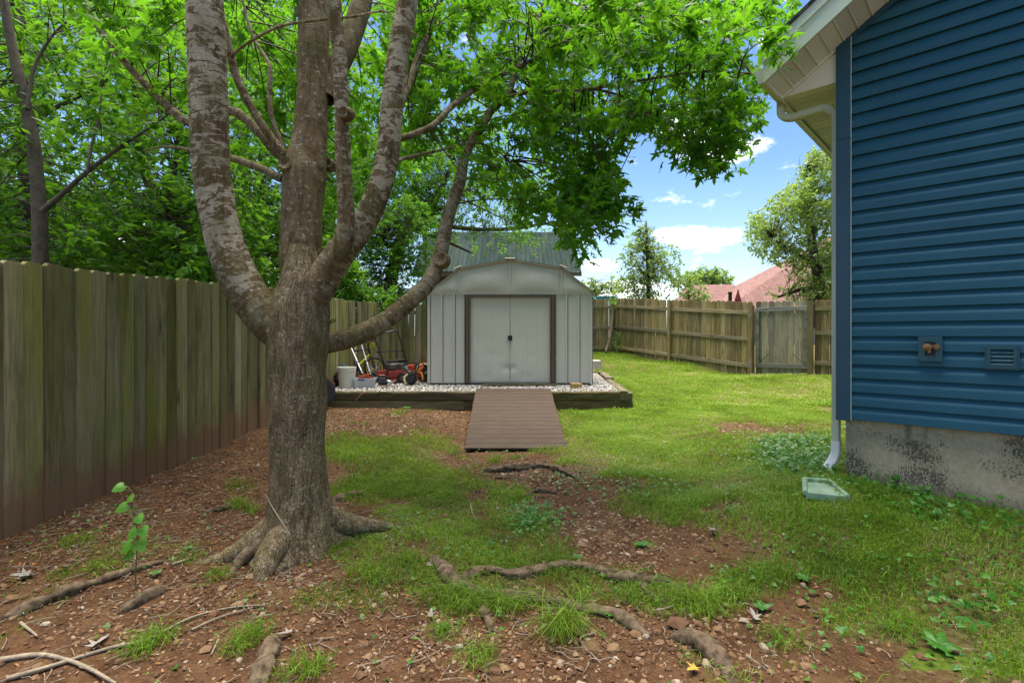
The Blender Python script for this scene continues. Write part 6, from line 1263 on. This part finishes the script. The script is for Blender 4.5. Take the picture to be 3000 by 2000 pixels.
for (px, py, r, n, Lg) in TUFTS:
    n = int(n * .75); r *= 1.9; q = G(px, py); a = rg.uniform(0, 2 * np.pi, n); rr2 = r * .5 * rg.random(n) ** .7; x, y = q[0] + rr2 * np.cos(a), q[1] + rr2 * np.sin(a); ok = ~blocked(x, y); x, y = x[ok], y[ok]; n = len(x)
    if n: parts.append(blades(x, y, Lg * rg.uniform(.5, 1.15, n), np.full(n, .0038), rg.uniform(.3, 1.7, n), .02 + .38 * rg.random(n) + np.where(rg.random(n) < .12, .4, 0)))
Vs, Fs, Rs, off = [], [], [], 0
for V, Fa, R_ in parts: Vs.append(V); Fs.append(Fa + off); Rs.append(R_); off += len(V)
gr = link_mesh('grass', mesh_np('grass', np.concatenate(Vs), np.concatenate(Fs), M['grass'], np.concatenate(Rs))); tag(gr, 'patchy green lawn grass with longer tufts between the roots', 'grass', kind='stuff')
# clover and small broad leaves
x, y = uniform_ground(120000, -3.3, 4.5, 1.9, 9.5); z = ground_z(x, y, False); px, py = to_px(x, y, z); dn_ = blobs(CLOVER, px, py) + .006 * (n2(x, y, 2.1, 2, 66) > .56); k = (rg.random(len(x)) < dn_ * (.35 + 1.3 * (n2(x, y, 4, 2, 61) - .2)) * np.clip((y / 3.2), .5, 2.0) * .62) & ~blocked(x, y) & (py < 2080); x, y, py = x[k], y[k], py[k]; n = len(x); zc = ground_z(x, y)
dense = blobs(CLOVER, *to_px(x, y, zc)) > .5; pos = np.stack([x, y, zc + rg.uniform(.008, .05, n) + dense * rg.uniform(0, .06, n)], 1); a = rg.uniform(0, 2 * np.pi, n); tip = np.stack([np.cos(a), np.sin(a), rg.uniform(-.4, .3, n)], 1); nr2 = norm(np.stack([rg.normal(0, .42, n), rg.normal(0, .42, n) - .25, np.ones(n)], 1)); sz = rg.uniform(.008, .019, n) * np.where(dense, 1.35, 1.0)
ROUND = fan([(0, 0, 0), (.34, .12, -.03), (.46, .46, -.06), (.30, .82, -.05), (0, .98, -.08), (-.30, .82, -.05), (-.46, .46, -.06), (-.34, .12, -.03)], .02, (0, .4))
pos = np.repeat(pos, 3, 0); nr2 = np.repeat(nr2, 3, 0); sz = np.repeat(sz, 3); a3 = np.repeat(a, 3) + np.tile([0, 2.09, 4.19], n); tip = np.stack([np.cos(a3), np.sin(a3), rg.uniform(-.25, .15, 3 * n)], 1)
V, Fa = place(ROUND[0], ROUND[1], pos, nr2, tip, sz, rg); rn = np.repeat(np.repeat(np.clip(.05 + .75 * rg.random(n), 0, 1), 3), len(ROUND[1]))
cvo = link_mesh('clover', mesh_np('clover', V, Fa, M['weed'], rn)); tag(cvo, 'low clover and broad leaved ground weeds', 'clover', kind='stuff')
# stones, chips and litter
def ico():
    t = (1 + 5 ** .5) / 2; v = norm(np.array([(-1, t, 0), (1, t, 0), (-1, -t, 0), (1, -t, 0), (0, -1, t), (0, 1, t), (0, -1, -t), (0, 1, -t), (t, 0, -1), (t, 0, 1), (-t, 0, -1), (-t, 0, 1)], float))
    f = np.array([(0, 11, 5), (0, 5, 1), (0, 1, 7), (0, 7, 10), (0, 10, 11), (1, 5, 9), (5, 11, 4), (11, 10, 2), (10, 7, 6), (7, 1, 8), (3, 9, 4), (3, 4, 2), (3, 2, 6), (3, 6, 8), (3, 8, 9), (4, 9, 5), (2, 4, 11), (6, 2, 10), (8, 6, 7), (9, 8, 1)]); return v, f
IV, IF = ico()
OV_ = np.array([(1, 0, 0), (0, 1, 0), (-1, 0, 0), (0, -1, 0), (.2, .1, 1), (-.1, -.2, -1)], float); OF_ = np.array([(0, 1, 4), (1, 2, 4), (2, 3, 4), (3, 0, 4), (1, 0, 5), (2, 1, 5), (3, 2, 5), (0, 3, 5)])
def stones(pos, size, flat=(.45, .8), simple_=False):
    IV, IF = (OV_, OF_) if simple_ else ico(); nv = len(IV)
    n = len(pos); a = rg.uniform(0, 2 * np.pi, n); ax = rg.uniform(.6, 1.3, (n, 1)); fl = rg.uniform(*flat, (n, 1)); jit = 1 + rg.uniform(-.28, .28, (n, nv)); v = IV[None] * jit[..., None]; x = v[..., 0] * ax; y = v[..., 1]; z_ = v[..., 2] * fl
    c, s = np.cos(a)[:, None], np.sin(a)[:, None]; V = np.stack([x * c - y * s, x * s + y * c, z_], 2) * size[:, None, None] + pos[:, None]; return V.reshape(-1, 3), (IF[None] + (np.arange(n) * nv)[:, None, None]).reshape(-1, 3)
def stone_mat(name, stops):
    m, nt, b_ = new_mat(name); a_ = node(nt, 'ShaderNodeAttribute', attribute_name='rnd').outputs['Fac']; t = node(nt, 'ShaderNodeTexCoord').outputs['Object']
    c = mixc(nt, 0.3, ramp(nt, a_, stops), ramp(nt, noise(nt, t, 90, 4), ((.3, (.05, .032, .02)), (.7, (.26, .18, .11)))) if 'white' not in name else ramp(nt, a_, stops)) ; setb(nt, b_, color=c, rough=.85, spec=.25); return m
M['pebble'] = stone_mat('pebble', ((0, (.05, .022, .012)), (.35, (.12, .052, .024)), (.65, (.20, .105, .05)), (.88, (.28, .18, .10)), (1, (.42, .36, .28))))
M['white_gravel'] = stone_mat('white_gravel', ((0, (.05, .045, .04)), (.25, (.20, .185, .165)), (.6, (.42, .40, .37)), (1, (.70, .67, .63))))
PEB = [(1780, 1580, 190, 100, 1.3), (2010, 1590, 150, 60, .7), (1500, 1400, 200, 50, .6), (1800, 1850, 420, 140, 1.0), (1500, 1900, 500, 120, .8), (700, 1800, 700, 180, .5), (500, 1560, 400, 90, .45), (2250, 1920, 260, 90, .6), (1150, 1240, 240, 40, .5), (1500, 1480, 220, 90, .45), (2200, 1290, 160, 40, .3), (1000, 1900, 300, 100, .7), (1880, 1780, 200, 60, 1.0)]
x, y = uniform_ground(125000, -3.3, 3.2, 1.85, 8.2); z = ground_z(x, y); px, py = to_px(x, y, z); dn_ = blobs(PEB, px, py) + .06; k = (rg.random(len(x)) < dn_ * np.clip(n2(x, y, 2.5, 2, 71) * 1.5, .3, 1.2)) & ~blocked(x, y) & (py < 2080); x, y, z = x[k], y[k], z[k]; n = len(x)
sz = np.clip(np.exp(rg.normal(-4.98, .5, n)), .003, .024) * np.where(y > 4.5, 1.15, 1); ps_ = np.stack([x, y, z + sz * .12], 1); fr_ = (y > 3.3) | (sz < .0055); rn_ = rg.random(n); V, Fa = stones(ps_[~fr_], sz[~fr_]); V2, F2 = stones(ps_[fr_], sz[fr_] * 1.15, (.5, .85), True)
pb = link_mesh('pebbles', mesh_np('pebbles', np.vstack([V, V2]), np.vstack([Fa, F2 + len(V)]), M['pebble'], np.concatenate([np.repeat(rn_[~fr_], 20), np.repeat(rn_[fr_], 8)]))); tag(pb, 'tan and rust coloured pebbles strewn over the soil', 'pebbles', kind='stuff')
n = 15000; y = rg.uniform(YF + .12, 10.6, n); x = rg.uniform(-3.1, 1.85, n); k = ~((y > SY - .01) & (x > xl - .01) & (x < xr + .01)); x, y = x[k], y[k]; n = len(x); sz = rg.uniform(.008, .019, n); V, Fa = stones(np.stack([x, y, pad_z(x, y) + rg.uniform(-.002, .014, n)], 1), sz * 1.15, (.6, .95), True)
wg = link_mesh('white_gravel', mesh_np('white_gravel', V, Fa, M['white_gravel'], np.repeat(rg.random(n), 8))); tag(wg, 'white crushed gravel spread on the timber platform', 'gravel', kind='stuff')
M['litter'] = stone_mat('litter', ((0, (.04, .017, .009)), (.4, (.13, .050, .018)), (.7, (.29, .11, .034)), (.92, (.36, .18, .075)), (1, (.42, .34, .25))))
x, y = uniform_ground(110000, -3.35, 2.6, 1.85, 8.3); z = ground_z(x, y); px, py = to_px(x, y, z); dn_ = blobs([(600, 1400, 300, 130, 1.0), (400, 1600, 500, 150, .6), (1150, 1240, 260, 45, .8), (900, 1750, 600, 200, .45), (1500, 1850, 500, 150, .3)], px, py) + .05; k = (rg.random(len(x)) < dn_ * .75) & ~blocked(x, y) & (py < 2080); x, y, z = x[k], y[k], z[k]; n = len(x)
a = rg.uniform(0, 2 * np.pi, n); CHIP = (np.array([(-.18, 0, 0), (.16, .1, .05), (.2, .7, .0), (-.05, 1.0, .08), (-.2, .5, .02)]), np.array([(0, 1, 2), (0, 2, 3), (0, 3, 4)]))
V, Fa = place(CHIP[0], CHIP[1], np.stack([x, y, z + .006], 1), norm(np.stack([rg.normal(0, .35, n), rg.normal(0, .35, n), np.ones(n)], 1)), np.stack([np.cos(a), np.sin(a), rg.normal(0, .15, n)], 1), rg.uniform(.008, .03, n), rg)
lt = link_mesh('leaf_litter', mesh_np('leaf_litter', V, Fa, M['litter'], np.repeat(rg.random(n) ** 1.3, 3))); tag(lt, 'rust brown leaf and bark litter on the soil', 'litter', kind='stuff')
x, y = uniform_ground(9000, -3.3, 2.8, 1.85, 7.5); z = ground_z(x, y); px, py = to_px(x, y, z); k = (rg.random(len(x)) < .12 + .4 * blobs([(600, 1650, 600, 220, 1.0), (1300, 1850, 500, 150, .8)], px, py)) & ~blocked(x, y); x, y, z = x[k], y[k], z[k]; n = len(x); a = rg.uniform(0, 2 * np.pi, n); L_ = rg.uniform(.02, .13, n) ; tt_ = np.linspace(-.5, .5, 4)
pth = np.stack([x[:, None] + np.cos(a)[:, None] * L_[:, None] * tt_ + rg.normal(0, .004, (n, 4)), y[:, None] + np.sin(a)[:, None] * L_[:, None] * tt_ + rg.normal(0, .004, (n, 4)), z[:, None] + .008 + rg.uniform(0, .01, (n, 4))], 2)
V, Fa = tubes_np(pth, rg.uniform(.0012, .0035, n), rg.uniform(.0008, .002, n), 4); sk = link_mesh('twig_litter', mesh_np('twig_litter', V, Fa, M['branch_dead'], smooth=True)); tag(sk, 'tiny dead twigs and grass stalks strewn over the soil', 'twigs', kind='stuff')
# larger loose stones, one by one
svar = []
for k in range(5):
    V, Fa = stones(np.zeros((1, 3)), np.ones(1), (.5, .75)); svar.append(mesh_np('stone', V, Fa, M['pebble'], np.full(20, .35 + .12 * k)))
STN = [(1985, 1830, 30, 'largest brown stone, half buried past the end of the long root'), (1735, 1900, 26, 'flat triangular tan stone under the long bladed tuft'), (1860, 1860, 17, 'pale wedge shaped stone beside the green fallen leaf'), (1800, 1900, 22, 'dark grey flat stone among the front pebbles'), (700, 1775, 22, 'flat ochre stone at the tip of the long grey branch'), (625, 1800, 15, 'tan stone just below the long grey branch'), (190, 1720, 13, 'small pale stone above the thick surface root'), (30, 1760, 20, 'orange stone at the picture edge above the thick root'), (600, 1905, 16, 'tan stone beside the grass tuft left of the broad root'), (740, 1690, 18, 'rounded orange stone in front of the tree foot'), (1690, 1850, 20, 'brown stone wedged under the middle root'), (2060, 1880, 15, 'reddish stone above the last big root'), (2350, 1770, 18, 'brown stone in the bare red soil patch'), (2370, 1960, 22, 'long tan stone at the bottom edge before the grass'), (1640, 1950, 17, 'tan stone nearest the camera under the long tuft'), (2700, 1925, 16, 'tan stone beside the front moss pad')]
for k, (px, py, s, lab) in enumerate(STN):
    q = G(px, py); o = bpy.data.objects.new('loose_stone', svar[k % 5]); COL.objects.link(o); sm_ = s / F * q[1]; o.location = (q[0], q[1], q[2] + sm_ * .2); o.scale = (sm_, sm_, sm_); o.rotation_euler = (0, 0, k * 1.7); tag(o, lab, 'stone', 'larger loose stones on the soil')
# fallen branches and sticks
def stick(pix, r, label, name='fallen_branch', mat='branch_dead', lift=.012, seed=0):
    pts = [G(*q) + np.array([0, 0, lift]) for q in pix]; t = thing(name, tuple(pts[0]), label, 'branch'); n = len(pts); limb('stem', pts, [r * (1 - .55 * i / (n - 1)) for i in range(n)], M[mat], t, 8, 6, .12, seed); return t
stick([(0, 1940), (110, 1925), (190, 1938), (260, 1965), (340, 2010)], .013, 'pale bark branch lying across the very front corner', seed=1)
stick([(20, 1995), (160, 1955), (320, 1905), (430, 1880), (560, 1815), (680, 1785), (780, 1778)], .010, 'long thin grey branch lying in front of the tree', seed=2)
stick([(560, 1852), (640, 1815), (740, 1785)], .006, 'short thin twig lying along the long grey branch', seed=3)
stick([(1510, 1420), (1470, 1450), (1455, 1480), (1457, 1498)], .007, 'curved pale twig on the soil below the ramp', seed=4)
stick([(1378, 1478), (1385, 1510), (1400, 1532)], .006, 'small bent twig beside the moss patch', seed=5)
stick([(60, 1830), (110, 1870)], .008, 'short stubby stick near the fence side soil', seed=6)
stick([(500, 1660), (560, 1640)], .012, 'broken grey stick end near the sapling', seed=7)
stick([(1915, 1795), (1960, 1785), (1990, 1765)], .007, 'thin root twig at the end of the long root', seed=8)
stick([(640, 1880), (618, 1925)], .006, 'straight short twig in the grass tuft gravel', seed=9)
stick([(1740, 1860), (1700, 1880), (1760, 1950)], .005, 'thin forked stick among the big pebbles', seed=10)
tw = thing('leaning_twig', tuple(P(850, 1565, 3.2)), 'thin twig leaning against the foot of the maple', 'twig'); limb('stem', [P(850, 1566, 3.16), P(820, 1520, 3.2), P(795, 1480, 3.28), P(778, 1448, 3.34)], [.005, .005, .004, .003], M['branch_dead'], tw, 6, 6, .1, 12)
tw = thing('hanging_twig', tuple(P(1042, 1172, 8.2)), 'pale bent twig hanging over the platform timber', 'twig'); limb('stem', [P(1040, 1174, 8.2), P(1055, 1158, 8.22), P(1066, 1150, 8.24), P(1088, 1143, 8.32)], [.004, .006, .006, .004], M['cardboard'], tw, 6, 6, .1, 13)
# dry leaves
M['dry_leaf'] = simple('dry_leaf', (0.26, 0.23, 0.20), 0.9, var=0.25, scale=40); M['yellow_leaf'] = simple('yellow_leaf', (0.45, 0.30, 0.05), 0.8, var=0.3, scale=40)
dl = [mesh_np('dry_leaf', np.column_stack([MAPLE[0][:, :2], MAPLE[0][:, 2] * -.8 + .15 * np.abs(MAPLE[0][:, 0])]), MAPLE[1], M[m_]) for m_ in ('dry_leaf', 'yellow_leaf')]
for k, (px, py, s, m_, lab) in enumerate([(60, 1705, .10, 0, 'largest curled grey dry leaf near the picture edge by the fence'), (85, 1690, .08, 0, 'grey dry leaf touching the largest dry leaf by the fence'), (180, 1670, .07, 0, 'pale dry leaf above the thick surface root'), (270, 1905, .10, 0, 'grey dry leaf beside the long thin branch'), (855, 1860, .06, 0, 'small white dry leaf by the tip of the broad root'), (820, 1650, .06, 0, 'white dry leaf in front of the tree foot'), (2215, 1825, .07, 0, 'pale dry leaf on the red soil past the last root'), (2100, 1560, .08, 0, 'grey dry leaf on the wet bare soil patch'), (1250, 1660, .05, 0, 'whitish dry leaf at the start of the long root'), (1260, 1815, .05, 0, 'pale dry leaf below the mossy root'), (2040, 1965, .06, 1, 'yellow fallen leaf on the pebbles near the front')]):
    q = G(px, py); o = bpy.data.objects.new('dry_leaf', dl[m_]); COL.objects.link(o); o.location = (q[0], q[1], q[2] + .018); o.scale = (s, s, s); o.rotation_euler = (random.uniform(-.3, .3), random.uniform(-.3, .3), k * 2.1); tag(o, lab, 'leaf', 'fallen leaves on the ground')
# sapling with big heart leaves in front of the fence, and rosette weeds
M['green_stem'] = simple('green_stem', (0.10, 0.16, 0.03), .7)
sg = P(395, 1625, 2.85); sg[2] = gz(sg[0], sg[1]); sap = thing('sapling', tuple(sg), 'small sapling with big bright heart leaves before the fence', 'sapling')
stem = [np.array([sg[0], sg[1], sg[2] - .01]), P(402, 1560, 2.82), P(388, 1490, 2.80), P(385, 1440, 2.78), P(365, 1420, 2.78)]; limb('stem', stem, [.003, .0026, .0022, .002, .0016], M['green_stem'], sap, 6, 6, .05, 3)
HEART = fan([(0, .04, 0), (.28, -.10, -.02), (.52, .15, -.05), (.48, .48, -.06), (.25, .82, -.08), (0, 1.1, -.14), (-.25, .82, -.08), (-.48, .48, -.06), (-.52, .15, -.05), (-.28, -.10, -.02)], .03, (0, .4))
rs = np.random.default_rng(3)
for (px, py, s, ax_, tl) in ((352, 1428, .055, -.8, .5), (385, 1460, .05, 1.2, .4), (358, 1488, .06, -1.1, .7), (408, 1520, .055, .9, .7), (392, 1560, .06, -.3, .8), (420, 1555, .06, .8, .7), (365, 1600, .075, -1.2, .6), (412, 1595, .075, .9, .7), (380, 1620, .06, -.6, .3)):
    p = P(px, py, 2.78); tipd = np.array([math.sin(ax_), -.35, -tl]); nn = np.array([rs.normal(0, .2), -.75, .65]); V, Fa = place(HEART[0], HEART[1], (p - tipd * s * .4)[None], nn[None], tipd[None], np.array([s]), rs)
    o = link_mesh('leaf', mesh_np('leaf', V, Fa, M['weed'], np.full(len(Fa), .8))); set_world(o, sap)
def rosette(px, py, n, s, label, upright=.3, D=None, shade=.35):
    q = G(px, py); t = thing('weed', tuple(q), label, 'weed'); r = np.random.default_rng(int(px + py))
    for k in range(n):
        a = 2 * math.pi * k / n + r.uniform(-.3, .3); tipd = np.array([math.cos(a), math.sin(a), upright * r.uniform(.4, 1.3)]); nn = np.array([-math.cos(a) * .3, -math.sin(a) * .3 - .1, 1.0]); ss = s * .72 * r.uniform(.6, 1.15)
        V, Fa = place(OVAL[0], OVAL[1], (q + np.array([0, 0, .012 + .02 * upright]))[None], nn[None], tipd[None], np.array([ss]), r); o = link_mesh('leaf', mesh_np('leaf', V, Fa, M['weed'], np.full(len(Fa), np.clip(shade + r.uniform(-.25, .25), 0, 1)))); set_world(o, t)
    return t
for (px, py, n, s, lab, u) in ((1875, 1600, 9, .075, 'flat rosette weed on bare gravel patch', .25), (1690, 1640, 7, .065, 'leafy weed at the edge of the long root', .6), (2230, 1790, 7, .09, 'broad leaved weed in the bare soil near the front', .7), (1790, 1810, 6, .06, 'green weed growing on the long root end', .6), (2750, 1900, 7, .11, 'large leaved weed in the front grass near the house', .5), (455, 1690, 8, .055, 'bright seedling between root and stick', .7), (2020, 1470, 8, .07, 'blue green weed beyond the gravel patch', .3), (550, 1615, 7, .05, 'yellow green seedling beside the tree foot', .6), (145, 1505, 6, .06, 'pale green seedling at the foot of the fence boards', .9),
    (60, 1550, 5, .055, 'seedling at the fence foot near the picture edge', .9), (250, 1465, 6, .05, 'tiny seedling at the fence foot past the white marks', .8), (1560, 1500, 9, .07, 'clump of broad leaves in the grass patch below the ramp', .5), (2580, 1640, 7, .07, 'leafy weed in the turf before the foundation', .5), (1370, 1200, 7, .16, 'pale green weed against the platform beside the ramp', 1.2), (1190, 1198, 6, .12, 'low weed at the foot of the platform timber', .5), (2350, 1700, 7, .08, 'weed beside the bright moss pad', .5), (1300, 1845, 6, .06, 'dark heart leaved weed among pebbles near the front', .4), (2480, 1260, 6, .12, 'weed standing close by the downspout', .8)): rosette(px, py, n, s, lab, u)
